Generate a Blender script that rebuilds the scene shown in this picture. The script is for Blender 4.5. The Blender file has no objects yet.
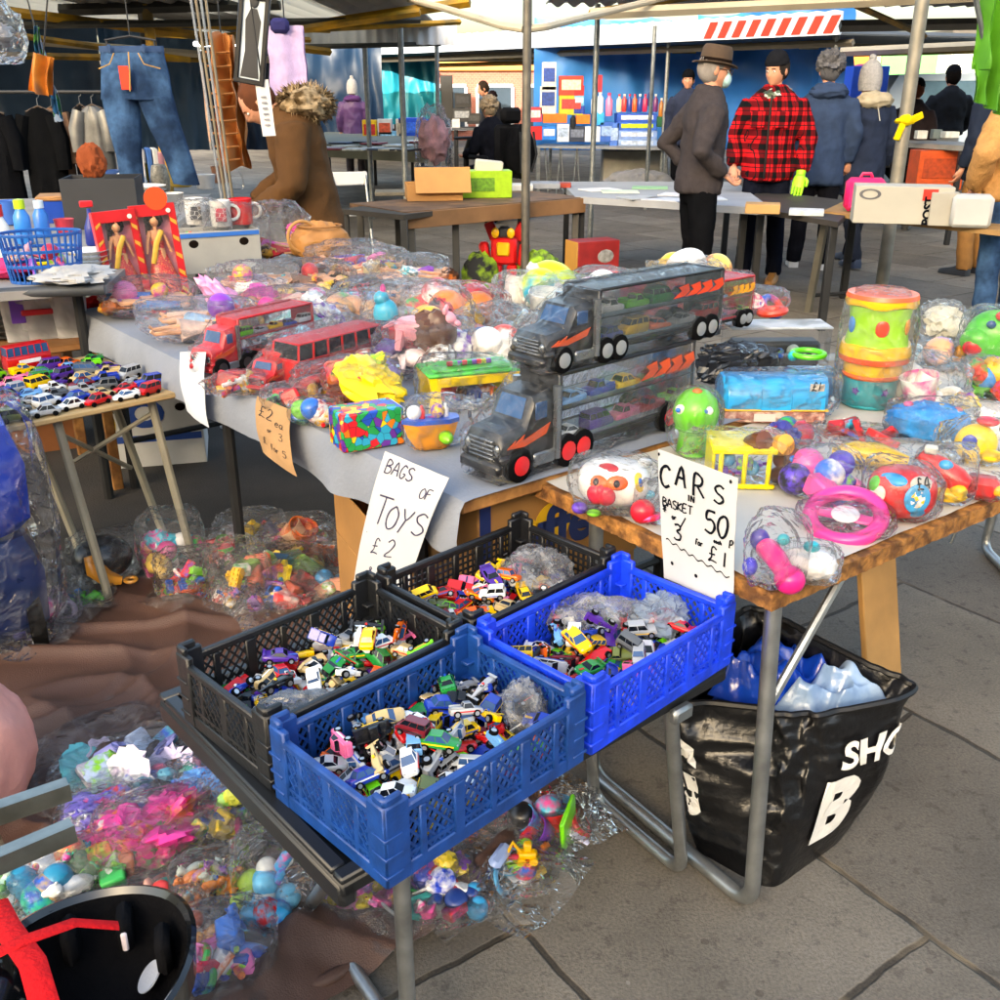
import bpy, bmesh, math, random
from math import sin, cos, pi, radians as R
from mathutils import Vector as V, Matrix as M4, noise as NZ, Euler

S = bpy.context.scene
COL = S.collection
# ------------------------------------------------------------------ camera
PITCH, EYE, FOC = R(22.3), 1.5, 1000.0
cam = bpy.data.objects.new('camera', bpy.data.cameras.new('camera'))
COL.objects.link(cam)
cam.location = (0, 0, EYE)
cam.rotation_euler = (pi/2-PITCH, 0, 0)
cam.data.lens = 36
cam.data.sensor_width = 36
cam.data.clip_start = .05
cam.data.clip_end = 3000
S.camera = cam
# ------------------------------------------------------------------ world, sun, exposure
SUN_EL, SUN_AZ = R(15), R(200)       # low winter sun behind the photographer
w = bpy.data.worlds.new('World')
S.world = w
w.use_nodes = True
nt = w.node_tree
bg = nt.nodes['Background']
sky = nt.nodes.new('ShaderNodeTexSky')
sky.sky_type = 'NISHITA'
sky.sun_disc = False
sky.sun_elevation = SUN_EL
sky.sun_rotation = SUN_AZ
sky.air_density = 1.0
sky.dust_density = 5.0
sky.ozone_density = 1.0
nt.links.new(sky.outputs[0], bg.inputs[0])
bg.inputs[1].default_value = .15
sun = bpy.data.objects.new('sun', bpy.data.lights.new('sun', 'SUN'))
COL.objects.link(sun)
sun.data.energy = 2.2
sun.data.angle = R(.5)
sun.data.color = (1, .95, .86)
sd = V((sin(SUN_AZ)*cos(SUN_EL), cos(SUN_AZ)*cos(SUN_EL), sin(SUN_EL)))
sun.rotation_euler = sd.to_track_quat('Z', 'Y').to_euler()
S.view_settings.view_transform = 'Standard'
S.view_settings.look = 'None'
S.view_settings.exposure = 2.52
S.view_settings.use_white_balance = True
S.view_settings.white_balance_temperature = 7000
S.view_settings.white_balance_tint = 8
S.view_settings.gamma = 1
S.cycles.use_denoising = True
S.cycles.max_bounces = 7
S.cycles.diffuse_bounces = 3
S.cycles.glossy_bounces = 3
S.cycles.transmission_bounces = 4
S.cycles.transparent_max_bounces = 24
S.cycles.caustics_reflective = False
S.cycles.caustics_refractive = False
S.cycles.sample_clamp_indirect = 6

# ------------------------------------------------------------------ measuring: a direction seen from the eye -> a point of the place
def ray(px, py):
    u, v = (px-500)/FOC, (500-py)/FOC
    return V((u, cos(PITCH)+v*sin(PITCH), -sin(PITCH)+v*cos(PITCH)))
def at(px, py, z=0.):
    d = ray(px, py)
    return V((0, 0, EYE))+d*((z-EYE)/d.z)
def aty(px, py, y):
    d = ray(px, py)
    return V((0, 0, EYE))+d*(y/d.y)
def mpp(p):                       # metres per photo pixel at a point
    return (p.y*cos(PITCH)+(EYE-p.z)*sin(PITCH))/FOC

# ------------------------------------------------------------------ objects and properties
def tag(o, label=None, cat=None, group=None, kind=None):
    if label: o['label'] = label
    if cat: o['category'] = cat
    if group: o['group'] = group
    if kind: o['kind'] = kind
    return o
def thing(name, label, cat, loc=(0, 0, 0), rz=0, group=None):
    o = bpy.data.objects.new(name, None)
    COL.objects.link(o)
    o.empty_display_size = .1
    o.location = loc
    o.rotation_euler = (0, 0, rz)
    return tag(o, label, cat, group)
def copy_tree(o, parent=None):
    c = o.copy()
    COL.objects.link(c)
    c.parent = parent
    for ch in o.children:
        copy_tree(ch, c)
    return c
def T(x=0, y=0, z=0, rx=0, ry=0, rz=0, s=1):
    m = M4.Translation((x, y, z)) @ Euler((rx, ry, rz)).to_matrix().to_4x4()
    if s != 1:
        sc = s if hasattr(s, '__len__') else (s, s, s)
        m = m @ M4.Diagonal((sc[0], sc[1], sc[2], 1))
    return m
I4 = M4.Identity(4)

# ------------------------------------------------------------------ mesh builder
class MB:
    def __init__(s):
        s.v = []; s.f = []; s.m = []; s.k = 0
    def add(s, vs, fs, M=I4):
        o = len(s.v)
        s.v += [M @ V(p) for p in vs]
        s.f += [tuple(i+o for i in f) for f in fs]
        s.m += [s.k]*len(fs)
        return s
    def box(s, c, d, M=I4, b=0.):
        hx, hy, hz = d[0]/2, d[1]/2, d[2]/2
        h = (hx, hy, hz)
        if b <= 0:
            vs = [(c[0]+i*hx, c[1]+j*hy, c[2]+k*hz) for i in (-1, 1) for j in (-1, 1) for k in (-1, 1)]
            return s.add(vs, [(0, 1, 3, 2), (4, 6, 7, 5), (0, 4, 5, 1), (2, 3, 7, 6), (0, 2, 6, 4), (1, 5, 7, 3)], M)
        b = min(b, min(h)*.95)
        vs = []; ix = {}
        for i in (-1, 1):
            for j in (-1, 1):
                for k in (-1, 1):
                    for a in range(3):
                        p = [c[q]+(i, j, k)[q]*(h[q]-(0 if q == a else b)) for q in range(3)]
                        ix[(i, j, k, a)] = len(vs); vs.append(p)
        def g(sg, a): return ix[(sg[0], sg[1], sg[2], a)]
        fs = []
        for a in range(3):
            p, q = [x for x in range(3) if x != a]
            for sa in (-1, 1):
                lp = []
                for sp, sq in ((-1, -1), (1, -1), (1, 1), (-1, 1)):
                    sg = [0, 0, 0]; sg[a] = sa; sg[p] = sp; sg[q] = sq
                    lp.append(g(sg, a))
                fs.append(lp)
            for sp in (-1, 1):
                for sq in (-1, 1):
                    e = []
                    for sa, ax in ((-1, p), (1, p), (1, q), (-1, q)):
                        sg = [0, 0, 0]; sg[a] = sa; sg[p] = sp; sg[q] = sq
                        e.append(g(sg, ax))
                    fs.append(e)
        for i in (-1, 1):
            for j in (-1, 1):
                for k in (-1, 1):
                    fs.append([ix[(i, j, k, a)] for a in range(3)])
        return s.add(vs, fs, M)
    def rings(s, rs, M=I4, closed=True, caps=True):
        n = len(rs[0]); vs = [p for r in rs for p in r]; fs = []
        m = n if closed else n-1
        for i in range(len(rs)-1):
            for j in range(m):
                a, b = i*n+j, i*n+(j+1) % n
                fs.append((a, b, b+n, a+n))
        if caps and closed:
            fs.append(tuple(range(n))[::-1]); fs.append(tuple((len(rs)-1)*n+j for j in range(n)))
        return s.add(vs, fs, M)
    def tube(s, pts, r, n=8, M=I4, caps=True, flat=1.):
        pts = [V(p) for p in pts]
        rr = r if hasattr(r, '__len__') else [r]*len(pts)
        up = None; rs = []
        for i, p in enumerate(pts):
            t = (pts[min(i+1, len(pts)-1)]-pts[max(i-1, 0)]).normalized()
            if up is None:
                up = V((0, 0, 1)) if abs(t.z) < .9 else V((0, 1, 0))
            x = t.cross(up)
            if x.length < 1e-5: x = t.orthogonal()
            x.normalize(); y = x.cross(t).normalized(); up = y
            rs.append([p+x*(cos(2*pi*k/n)*rr[i])+y*(sin(2*pi*k/n)*rr[i]*flat) for k in range(n)])
        return s.rings(rs, M, True, caps)
    def lathe(s, prof, n=16, M=I4, caps=True):
        return s.rings([[(r*cos(2*pi*k/n), r*sin(2*pi*k/n), z) for k in range(n)] for r, z in prof], M, True, caps)
    def ell(s, c, r, n=12, m=8, M=I4, p=1.):
        if not hasattr(r, '__len__'): r = (r, r, r)
        rs = []
        sg = lambda x: math.copysign(abs(x)**p, x)
        for i in range(m+1):
            a = -pi/2+pi*(.02+.96*i/m)
            rs.append([(c[0]+r[0]*sg(cos(a))*sg(cos(2*pi*k/n)), c[1]+r[1]*sg(cos(a))*sg(sin(2*pi*k/n)), c[2]+r[2]*sg(sin(a))) for k in range(n)])
        return s.rings(rs, M)
    def torus(s, c, R1, r, n=20, m=8, M=I4):
        rs = [[(c[0]+(R1+r*cos(2*pi*j/m))*cos(2*pi*i/n), c[1]+(R1+r*cos(2*pi*j/m))*sin(2*pi*i/n), c[2]+r*sin(2*pi*j/m)) for j in range(m)] for i in range(n+1)]
        return s.rings(rs, M, True, False)
    def prism(s, poly, z0, z1, M=I4):
        n = len(poly)
        vs = [(p[0], p[1], z0) for p in poly]+[(p[0], p[1], z1) for p in poly]
        return s.add(vs, [tuple(range(n))[::-1], tuple(range(n, 2*n))]+[(i, (i+1) % n, (i+1) % n+n, i+n) for i in range(n)], M)
    def grid(s, fn, nu, nv, M=I4):
        vs = [fn(i/nu, j/nv) for j in range(nv+1) for i in range(nu+1)]
        fs = [(j*(nu+1)+i, j*(nu+1)+i+1, (j+1)*(nu+1)+i+1, (j+1)*(nu+1)+i) for j in range(nv) for i in range(nu)]
        return s.add(vs, fs, M)
    def jitter(s, amp, sc, seed=0):
        o = V((seed*7.3, seed*3.1, seed*1.7))
        s.v = [p+NZ.noise_vector((p+o)*sc)*amp for p in s.v]
        return s
    def mesh(s, name, mats, smooth=True, ang=38):
        me = bpy.data.meshes.new(name)
        me.from_pydata([tuple(p) for p in s.v], [], s.f)
        for m in (mats if isinstance(mats, (list, tuple)) else [mats]): me.materials.append(m)
        me.polygons.foreach_set('material_index', s.m)
        bm = bmesh.new(); bm.from_mesh(me)
        bmesh.ops.recalc_face_normals(bm, faces=bm.faces)
        bm.to_mesh(me); bm.free()
        if smooth:
            me.shade_smooth()
            me.set_sharp_from_angle(angle=R(ang))
        return me
    def build(s, name, mats, parent=None, smooth=True, ang=38, loc=None, rz=None):
        o = bpy.data.objects.new(name, s.mesh(name, mats, smooth, ang))
        COL.objects.link(o)
        o.parent = parent
        if loc is not None: o.location = loc
        if rz is not None: o.rotation_euler.z = rz
        return o
def arc(c, r, a0, a1, n=8, plane='xy'):
    out = []
    for i in range(n+1):
        a = a0+(a1-a0)*i/n
        x, y = r*cos(a), r*sin(a)
        out.append(V((c[0]+x, c[1]+y, c[2])) if plane == 'xy' else V((c[0]+x, c[1], c[2]+y)))
    return out
def fillet(pts, r, n=5):          # round the inner corners of a polyline
    pts = [V(p) for p in pts]; out = [pts[0]]
    for i in range(1, len(pts)-1):
        a, b, c = pts[i-1], pts[i], pts[i+1]
        d1, d2 = (a-b), (c-b)
        q = min(r, d1.length*.45, d2.length*.45)
        p0, p1 = b+d1.normalized()*q, b+d2.normalized()*q
        for k in range(n+1):
            t = k/n
            out.append(p0*(1-t)**2+b*2*t*(1-t)+p1*t*t)
    return out+[pts[-1]]

# ------------------------------------------------------------------ materials
def lin(c):
    if isinstance(c, str):
        c = [int(c[i:i+2], 16)/255 for i in (0, 2, 4)]
        return tuple(x/12.92 if x <= .04045 else ((x+.055)/1.055)**2.4 for x in c)
    return tuple(c)
MC = {}
def pm(c, rough=.5, metal=0., var=.12, sc=8., bump=0., bsc=60., coat=0., name=None, tr=0., spec=.5, var2=None, v2sc=3., emit=0., alpha=1.):
    """procedural material: colour broken up by two noises, optional bump"""
    key = (c, rough, metal, var, sc, bump, bsc, coat, tr, spec, var2, v2sc, emit, alpha)
    if key in MC: return MC[key]
    m = bpy.data.materials.new(name or 'mat_%s' % str(c)); MC[key] = m
    m.use_nodes = True
    n = m.node_tree.nodes; l = m.node_tree.links
    b = n['Principled BSDF']
    c = lin(c)
    b.inputs['Roughness'].default_value = rough
    b.inputs['Metallic'].default_value = metal
    b.inputs['Coat Weight'].default_value = coat
    b.inputs['Specular IOR Level'].default_value = spec if max(c) > .02 or rough < .6 else min(spec, .02)
    b.inputs['Transmission Weight'].default_value = tr
    b.inputs['Alpha'].default_value = alpha
    tc = n.new('ShaderNodeTexCoord')
    base = None
    if var > 0 or var2:
        nz = n.new('ShaderNodeTexNoise'); nz.inputs['Scale'].default_value = sc; nz.inputs['Detail'].default_value = 6
        l.new(tc.outputs['Object'], nz.inputs['Vector'])
        mr = n.new('ShaderNodeMapRange')
        mr.inputs[1].default_value = .3; mr.inputs[2].default_value = .7
        mr.inputs[3].default_value = 1-var; mr.inputs[4].default_value = 1+var
        l.new(nz.outputs[0], mr.inputs[0])
        mx = n.new('ShaderNodeMix'); mx.data_type = 'RGBA'; mx.blend_type = 'MULTIPLY'
        mx.inputs[0].default_value = 1
        if var2:
            n2 = n.new('ShaderNodeTexNoise'); n2.inputs['Scale'].default_value = v2sc; n2.inputs['Detail'].default_value = 4
            l.new(tc.outputs['Object'], n2.inputs['Vector'])
            cr = n.new('ShaderNodeValToRGB')
            cr.color_ramp.elements[0].position = .42; cr.color_ramp.elements[1].position = .6
            cr.color_ramp.elements[0].color = (*c, 1); cr.color_ramp.elements[1].color = (*lin(var2), 1)
            l.new(n2.outputs[0], cr.inputs[0]); l.new(cr.outputs[0], mx.inputs[6])
        else:
            mx.inputs[6].default_value = (*c, 1)
        cc = n.new('ShaderNodeCombineColor')
        for i in range(3): l.new(mr.outputs[0], cc.inputs[i])
        l.new(cc.outputs[0], mx.inputs[7])
        l.new(mx.outputs[2], b.inputs['Base Color'])
        r2 = n.new('ShaderNodeMapRange'); r2.inputs[3].default_value = max(.03, rough-.08); r2.inputs[4].default_value = min(1, rough+.12)
        l.new(nz.outputs[0], r2.inputs[0]); l.new(r2.outputs[0], b.inputs['Roughness'])
    else:
        b.inputs['Base Color'].default_value = (*c, 1)
    if emit:
        b.inputs['Emission Color'].default_value = (*c, 1); b.inputs['Emission Strength'].default_value = emit
    if bump:
        nb = n.new('ShaderNodeTexNoise'); nb.inputs['Scale'].default_value = bsc; nb.inputs['Detail'].default_value = 5
        l.new(tc.outputs['Object'], nb.inputs['Vector'])
        bp = n.new('ShaderNodeBump'); bp.inputs['Strength'].default_value = bump; bp.inputs['Distance'].default_value = .01
        l.new(nb.outputs[0], bp.inputs['Height']); l.new(bp.outputs[0], b.inputs['Normal'])
    return m
def plas(c, rough=.32): return pm(c, rough, var=.06, sc=20, coat=.15)
def cloth(c, **k): return pm(c, .9, var=.16, sc=14, bump=.35, bsc=k.get('bsc', 130), spec=.2, var2=k.get('var2'), v2sc=k.get('v2sc', 3))
def metal(c='9a9d9f', rough=.38): return pm(c, rough, .85, var=.22, sc=22, bump=.08, bsc=120)

def film(name, milky=.10, tint=(1, 1, 1), k=.8, rough=.09, sc=9., bump=.45):
    """thin clear plastic film: see-through, a little milky, with crinkled reflections and creases whitened to imitate highlights"""
    m = bpy.data.materials.new(name); m.use_nodes = True
    n = m.node_tree.nodes; l = m.node_tree.links
    n.remove(n['Principled BSDF']); out = n['Material Output']
    tc = n.new('ShaderNodeTexCoord')
    nz = n.new('ShaderNodeTexNoise'); nz.inputs['Scale'].default_value = sc; nz.inputs['Detail'].default_value = 3
    nz.inputs['Distortion'].default_value = 1.4
    l.new(tc.outputs['Object'], nz.inputs['Vector'])
    vo = n.new('ShaderNodeTexVoronoi'); vo.feature = 'DISTANCE_TO_EDGE'; vo.inputs['Scale'].default_value = sc*1.7
    mxv = n.new('ShaderNodeMix'); mxv.data_type = 'VECTOR'; mxv.inputs[0].default_value = .14
    l.new(tc.outputs['Object'], mxv.inputs[4]); l.new(nz.outputs['Color'], mxv.inputs[5])
    l.new(mxv.outputs[1], vo.inputs['Vector'])
    rid = n.new('ShaderNodeMapRange'); rid.inputs[1].default_value = 0; rid.inputs[2].default_value = .28
    rid.inputs[3].default_value = 1; rid.inputs[4].default_value = 0
    l.new(vo.outputs[0], rid.inputs[0])
    ad = n.new('ShaderNodeMath'); ad.operation = 'ADD'
    l.new(nz.outputs[0], ad.inputs[0]); l.new(rid.outputs[0], ad.inputs[1])
    bp = n.new('ShaderNodeBump'); bp.inputs['Strength'].default_value = bump; bp.inputs['Distance'].default_value = .03
    l.new(ad.outputs[0], bp.inputs['Height'])
    tr = n.new('ShaderNodeBsdfTransparent'); tr.inputs[0].default_value = (*tint, 1)
    d0 = n.new('ShaderNodeBsdfDiffuse'); d0.inputs[0].default_value = (.9, .91, .92, 1)
    l.new(bp.outputs[0], d0.inputs['Normal'])
    t0 = n.new('ShaderNodeBsdfTranslucent'); t0.inputs[0].default_value = (.9, .91, .92, 1)
    df = n.new('ShaderNodeMixShader'); df.inputs[0].default_value = .5
    l.new(d0.outputs[0], df.inputs[1]); l.new(t0.outputs[0], df.inputs[2])
    gl = n.new('ShaderNodeBsdfGlossy'); gl.inputs['Roughness'].default_value = rough
    l.new(bp.outputs[0], gl.inputs['Normal'])
    lw = n.new('ShaderNodeLayerWeight'); lw.inputs[0].default_value = .2
    l.new(bp.outputs[0], lw.inputs['Normal'])
    mk = n.new('ShaderNodeMath'); mk.operation = 'MULTIPLY_ADD'; mk.inputs[1].default_value = milky*2.0; mk.inputs[2].default_value = milky*.5  # milky base, with creases whitened in the colour to imitate highlights
    sq = n.new('ShaderNodeMath'); sq.operation = 'POWER'; sq.inputs[1].default_value = 2.0; l.new(rid.outputs[0], sq.inputs[0])
    l.new(sq.outputs[0], mk.inputs[0])
    m1 = n.new('ShaderNodeMixShader')
    l.new(mk.outputs[0], m1.inputs[0]); l.new(tr.outputs[0], m1.inputs[1]); l.new(df.outputs[0], m1.inputs[2])
    fk = n.new('ShaderNodeMath'); fk.operation = 'MULTIPLY'; fk.inputs[1].default_value = k; fk.use_clamp = True
    l.new(lw.outputs['Fresnel'], fk.inputs[0])
    m2 = n.new('ShaderNodeMixShader')
    l.new(fk.outputs[0], m2.inputs[0]); l.new(m1.outputs[0], m2.inputs[1]); l.new(gl.outputs[0], m2.inputs[2])
    l.new(m2.outputs[0], out.inputs[0])
    return m
FILM = film('clear_plastic_film', .055)
FILM_FINE = film('crinkled_plastic_film', .05, sc=12., bump=.42)
FILM_MILKY = film('cloudy_plastic_film', .08, sc=10.)
FILM_BIG = film('thick_plastic_sheet', .045, sc=6, k=.75, bump=.8)
CLEAR = film('rigid_clear_plastic', .02, sc=3, k=.5, bump=.04, rough=.05)
FROST = film('frosted_plastic', .55, sc=3, k=.35, bump=.05, rough=.3)

def graded(name, cols, pos, coord='Object', scale=1., rough=.8):  # unused slots kept simple
    return pm(cols[0], rough)

# ------------------------------------------------------------------ writing
GL = {  # strokes of a felt pen, in a box one unit high
 'C': [[(.55,.85),(.35,1),(.1,.85),(0,.5),(.1,.15),(.32,0),(.58,.14)]],
 'A': [[(0,0),(.3,1),(.6,0)],[(.1,.4),(.5,.4)]],
 'R': [[(.05,0),(.05,1),(.4,.95),(.5,.75),(.38,.55),(.08,.5)],[(.2,.5),(.65,0)]],
 'S': [[(.5,.88),(.28,1),(.05,.82),(.15,.58),(.42,.42),(.52,.2),(.3,0),(.02,.12)]],
 'I': [[(.1,0),(.1,1)]], 'N': [[(0,0),(.05,1),(.45,0),(.5,1)]],
 'B': [[(0,0),(.02,1),(.35,.95),(.42,.75),(.05,.53)],[(.05,.53),(.45,.45),(.5,.2),(.3,0),(0,0)]],
 'K': [[(0,0),(.03,1)],[(.5,.95),(.05,.45),(.52,0)]], 'E': [[(.5,1),(.03,.98),(0,0),(.5,.02)],[(.02,.5),(.4,.52)]],
 'T': [[(0,.97),(.6,1)],[(.3,.98),(.28,0)]], '5': [[(.5,1),(.1,.97),(.06,.6),(.35,.62),(.52,.35),(.35,.02),(0,.1)]],
 '0': [[(.3,1),(.08,.8),(.02,.4),(.2,.02),(.42,.12),(.52,.55),(.45,.9),(.28,1)]],
 'p': [[(.02,.6),(0,-.45)],[(.02,.5),(.3,.62),(.38,.3),(.2,.02),(.02,.1)]],
 'e': [[(.03,.32),(.36,.36),(.3,.58),(.1,.55),(.02,.25),(.15,.02),(.38,.1)]],
 'a': [[(.38,.55),(.12,.58),(.02,.25),(.18,.02),(.36,.25),(.38,.55),(.36,.1),(.46,.02)]],
 'c': [[(.36,.52),(.15,.6),(.02,.3),(.15,.02),(.38,.1)]], 'h': [[(0,0),(.02,1)],[(.02,.45),(.22,.6),(.34,.45),(.36,0)]],
 'o': [[(.2,.6),(.03,.4),(.08,.08),(.28,.05),(.36,.35),(.2,.6)]], 'r': [[(.02,0),(.03,.6)],[(.04,.4),(.2,.58),(.34,.5)]],
 '/': [[(0,-.1),(.5,1)]], '3': [[(.02,.92),(.3,1),(.42,.78),(.18,.55),(.45,.4),(.42,.1),(.15,0),(0,.1)]],
 'f': [[(.4,.9),(.22,1),(.15,.8),(.12,0)],[(0,.5),(.32,.52)]],
 'L': [[(.5,.85),(.3,1),(.18,.8),(.2,.3),(.02,.02),(.25,.08),(.55,.02)],[(.03,.48),(.42,.52)]],
 '1': [[(.1,0),(.12,1)]], '*': [[(.2,.1),(.2,.9)],[(0,.3),(.42,.7)],[(.42,.3),(0,.7)]],
 'G': [[(.5,.85),(.25,1),(.03,.6),(.1,.1),(.35,.02),(.5,.35),(.3,.36)]], 'g': [[(.36,.5),(.12,.58),(.04,.28),(.2,.08),(.36,.5),(.36,-.2),(.1,-.3)]],
 's': [[(.32,.52),(.1,.58),(.06,.4),(.3,.25),(.26,.04),(.02,.06)]],
 'O': [[(.3,1),(.05,.75),(.02,.3),(.22,0),(.5,.15),(.55,.65),(.3,1)]], 'F': [[(.5,1),(.03,.98),(0,0)],[(.02,.52),(.38,.54)]],
 'Y': [[(0,1),(.28,.55),(.55,1)],[(.28,.55),(.1,-.1)]], '2': [[(.03,.8),(.25,1),(.45,.8),(.3,.4),(0,.03),(.5,.06)]],
 '8': [[(.28,.55),(.08,.75),(.25,1),(.45,.8),(.28,.55),(.05,.28),(.25,0),(.48,.25),(.28,.55)]],
 '4': [[(.35,0),(.36,1),(0,.35),(.5,.36)]], '.': [[(.05,0),(.08,.03)]], '-': [[(0,.4),(.35,.42)]], ' ': []}
def pen(mb, text, x, y, h, surf, wd=.006, sp=.18, slope=0., seed=1, wx=1.):
    """write text along a surface surf(x, y, lift) -> point"""
    rg = random.Random(seed)
    for ch in text:
        st = GL.get(ch, [])
        adv = max([p[0] for q in st for p in q] or [.35])
        for q in st:
            pts = [V(p) for p in q]
            if len(pts) > 2:             # smooth the stroke
                sm = []
                for i in range(len(pts)-1):
                    p0, p1, p2, p3 = pts[max(i-1, 0)], pts[i], pts[i+1], pts[min(i+2, len(pts)-1)]
                    for k in range(4):
                        t = k/4
                        sm.append(.5*((2*p1)+(p2-p0)*t+(2*p0-5*p1+4*p2-p3)*t*t+(3*p1-p0-3*p2+p3)*t**3))
                pts = sm+[pts[-1]]
            j = rg.uniform(-.03, .03)
            P = [V((x+(p.x*wx+p.y*.06)*h, y+(p.y+j)*h+slope*(p.x*h))) for p in pts]
            vs = []; fs = []
            for i, p in enumerate(P):
                d = (P[min(i+1, len(P)-1)]-P[max(i-1, 0)])
                d = V((-d.y, d.x)).normalized() if d.length > 1e-9 else V((0, 1))
                ww = wd*(.85+.25*rg.random())/2
                a, b = p+d*ww, p-d*ww
                vs += [surf(a.x, a.y, .0012), surf(b.x, b.y, .0012)]
                if i: fs.append((2*i-2, 2*i-1, 2*i+1, 2*i))
            mb.add(vs, fs)
        x += (adv*wx+sp)*h; y += slope*(adv+sp)*h
    return x
DG = None
def text_mb(body, size, bold=0., spacing=1.):
    cu = bpy.data.curves.new('t', 'FONT'); cu.body = body; cu.size = size; cu.offset = bold; cu.space_character = spacing
    cu.align_x = 'CENTER'; cu.align_y = 'CENTER'; cu.resolution_u = 4
    o = bpy.data.objects.new('t', cu); COL.objects.link(o)
    dg = bpy.context.evaluated_depsgraph_get()
    me = bpy.data.meshes.new_from_object(o.evaluated_get(dg))
    mb = MB(); mb.add([v.co.copy() for v in me.vertices], [tuple(p.vertices) for p in me.polygons])
    bpy.data.objects.remove(o); bpy.data.meshes.remove(me)
    return mb
def put_text(body, size, M, mat, parent, name='lettering', bold=0., sx=1.):
    mb = text_mb(body, size, bold)
    mb.v = [M @ V((p.x*sx, p.y, p.z)) for p in mb.v]
    return mb.build(name, mat, parent, smooth=False)
INK = pm('14161c', .6, var=0)
# ================================================================== THE SETTING
def paving_mat():
    m = bpy.data.materials.new('stone_paving'); m.use_nodes = True
    n = m.node_tree.nodes; l = m.node_tree.links; b = n['Principled BSDF']
    tc = n.new('ShaderNodeTexCoord')
    mp = n.new('ShaderNodeMapping'); mp.inputs['Rotation'].default_value = (0, 0, R(55.2))
    mp.inputs['Location'].default_value = (.25, -.885, 0)
    l.new(tc.outputs['Object'], mp.inputs[0])
    wn = n.new('ShaderNodeTexNoise'); wn.inputs['Scale'].default_value = 9; wn.inputs['Detail'].default_value = 4
    l.new(tc.outputs['Object'], wn.inputs['Vector'])
    wv = n.new('ShaderNodeVectorMath'); wv.operation = 'MULTIPLY_ADD'; wv.inputs[1].default_value = (.022, .022, 0)
    l.new(wn.outputs['Color'], wv.inputs[0]); l.new(mp.outputs[0], wv.inputs[2])
    br = n.new('ShaderNodeTexBrick')
    br.inputs['Scale'].default_value = 1; br.inputs['Brick Width'].default_value = .93; br.inputs['Row Height'].default_value = .632
    br.inputs['Mortar Size'].default_value = .009; br.inputs['Mortar Smooth'].default_value = .5; br.inputs['Bias'].default_value = 0
    br.inputs['Color1'].default_value = (.120, .104, .085, 1); br.inputs['Color2'].default_value = (.205, .184, .152, 1); br.inputs['Mortar'].default_value = (.05, .042, .033, 1)
    l.new(wv.outputs[0], br.inputs['Vector'])
    def noise(sc, d, lo, hi, a, c):
        q = n.new('ShaderNodeTexNoise'); q.inputs['Scale'].default_value = sc; q.inputs['Detail'].default_value = d; q.inputs['Roughness'].default_value = .65
        l.new(tc.outputs['Object'], q.inputs['Vector'])
        r = n.new('ShaderNodeMapRange'); r.inputs[1].default_value = lo; r.inputs[2].default_value = hi; r.inputs[3].default_value = a; r.inputs[4].default_value = c
        l.new(q.outputs[0], r.inputs[0]); return r.outputs[0], q.outputs[0]
    def mul(ca, f):
        x = n.new('ShaderNodeMix'); x.data_type = 'RGBA'; x.blend_type = 'MULTIPLY'; x.inputs[0].default_value = 1
        cc = n.new('ShaderNodeCombineColor')
        for i in range(3): l.new(f, cc.inputs[i])
        l.new(ca, x.inputs[6]); l.new(cc.outputs[0], x.inputs[7]); return x.outputs[2]
    f1, _ = noise(2.2, 6, .3, .7, .72, 1.25)
    f2, q2 = noise(150, 4, .35, .65, .78, 1.2)
    f3, _ = noise(28, 5, .56, .64, 1, .7)
    f4, _ = noise(330, 2, .66, .72, 1, .55)
    c = mul(mul(mul(mul(br.outputs[0], f1), f2), f3), f4)
    for sc_, th, col_ in ((5.5, .035, (.3, .28, .25, 1)), (3.7, .05, (.045, .04, .035, 1)), (14, .06, (.06, .05, .04, 1))):
        vg = n.new('ShaderNodeTexVoronoi'); vg.inputs['Scale'].default_value = sc_; l.new(wv.outputs[0], vg.inputs[0])
        lt = n.new('ShaderNodeMath'); lt.operation = 'LESS_THAN'; lt.inputs[1].default_value = th*2; l.new(vg.outputs[0], lt.inputs[0])
        sc2 = n.new('ShaderNodeSeparateColor'); l.new(vg.outputs['Color'], sc2.inputs[0])
        lt2 = n.new('ShaderNodeMath'); lt2.operation = 'LESS_THAN'; lt2.inputs[1].default_value = .3; l.new(sc2.outputs[0], lt2.inputs[0])
        m3 = n.new('ShaderNodeMath'); m3.operation = 'MULTIPLY'; l.new(lt.outputs[0], m3.inputs[0]); l.new(lt2.outputs[0], m3.inputs[1])
        m4 = n.new('ShaderNodeMath'); m4.operation = 'MULTIPLY'; m4.inputs[1].default_value = .6; l.new(m3.outputs[0], m4.inputs[0])
        gx_ = n.new('ShaderNodeMix'); gx_.data_type = 'RGBA'; l.new(m4.outputs[0], gx_.inputs[0]); l.new(c, gx_.inputs[6]); gx_.inputs[7].default_value = col_; c = gx_.outputs[2]
    # grit swept into some of the joints
    gq, _ = noise(3.1, 3, .5, .62, 0, 1)
    gm = n.new('ShaderNodeMix'); gm.data_type = 'RGBA'
    mm = n.new('ShaderNodeMath'); mm.operation = 'MULTIPLY'
    l.new(gq, mm.inputs[0]); l.new(br.outputs['Fac'], mm.inputs[1]); l.new(mm.outputs[0], gm.inputs[0])
    l.new(c, gm.inputs[6]); gm.inputs[7].default_value = (.2, .155, .1, 1)
    l.new(gm.outputs[2], b.inputs['Base Color'])
    b.inputs['Roughness'].default_value = .78; b.inputs['Specular IOR Level'].default_value = .3
    h = n.new('ShaderNodeMath'); h.operation = 'MULTIPLY_ADD'; h.inputs[1].default_value = -2.2
    l.new(br.outputs['Fac'], h.inputs[0]); l.new(q2, h.inputs[2])
    bp = n.new('ShaderNodeBump'); bp.inputs['Strength'].default_value = .5; bp.inputs['Distance'].default_value = .006
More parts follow.
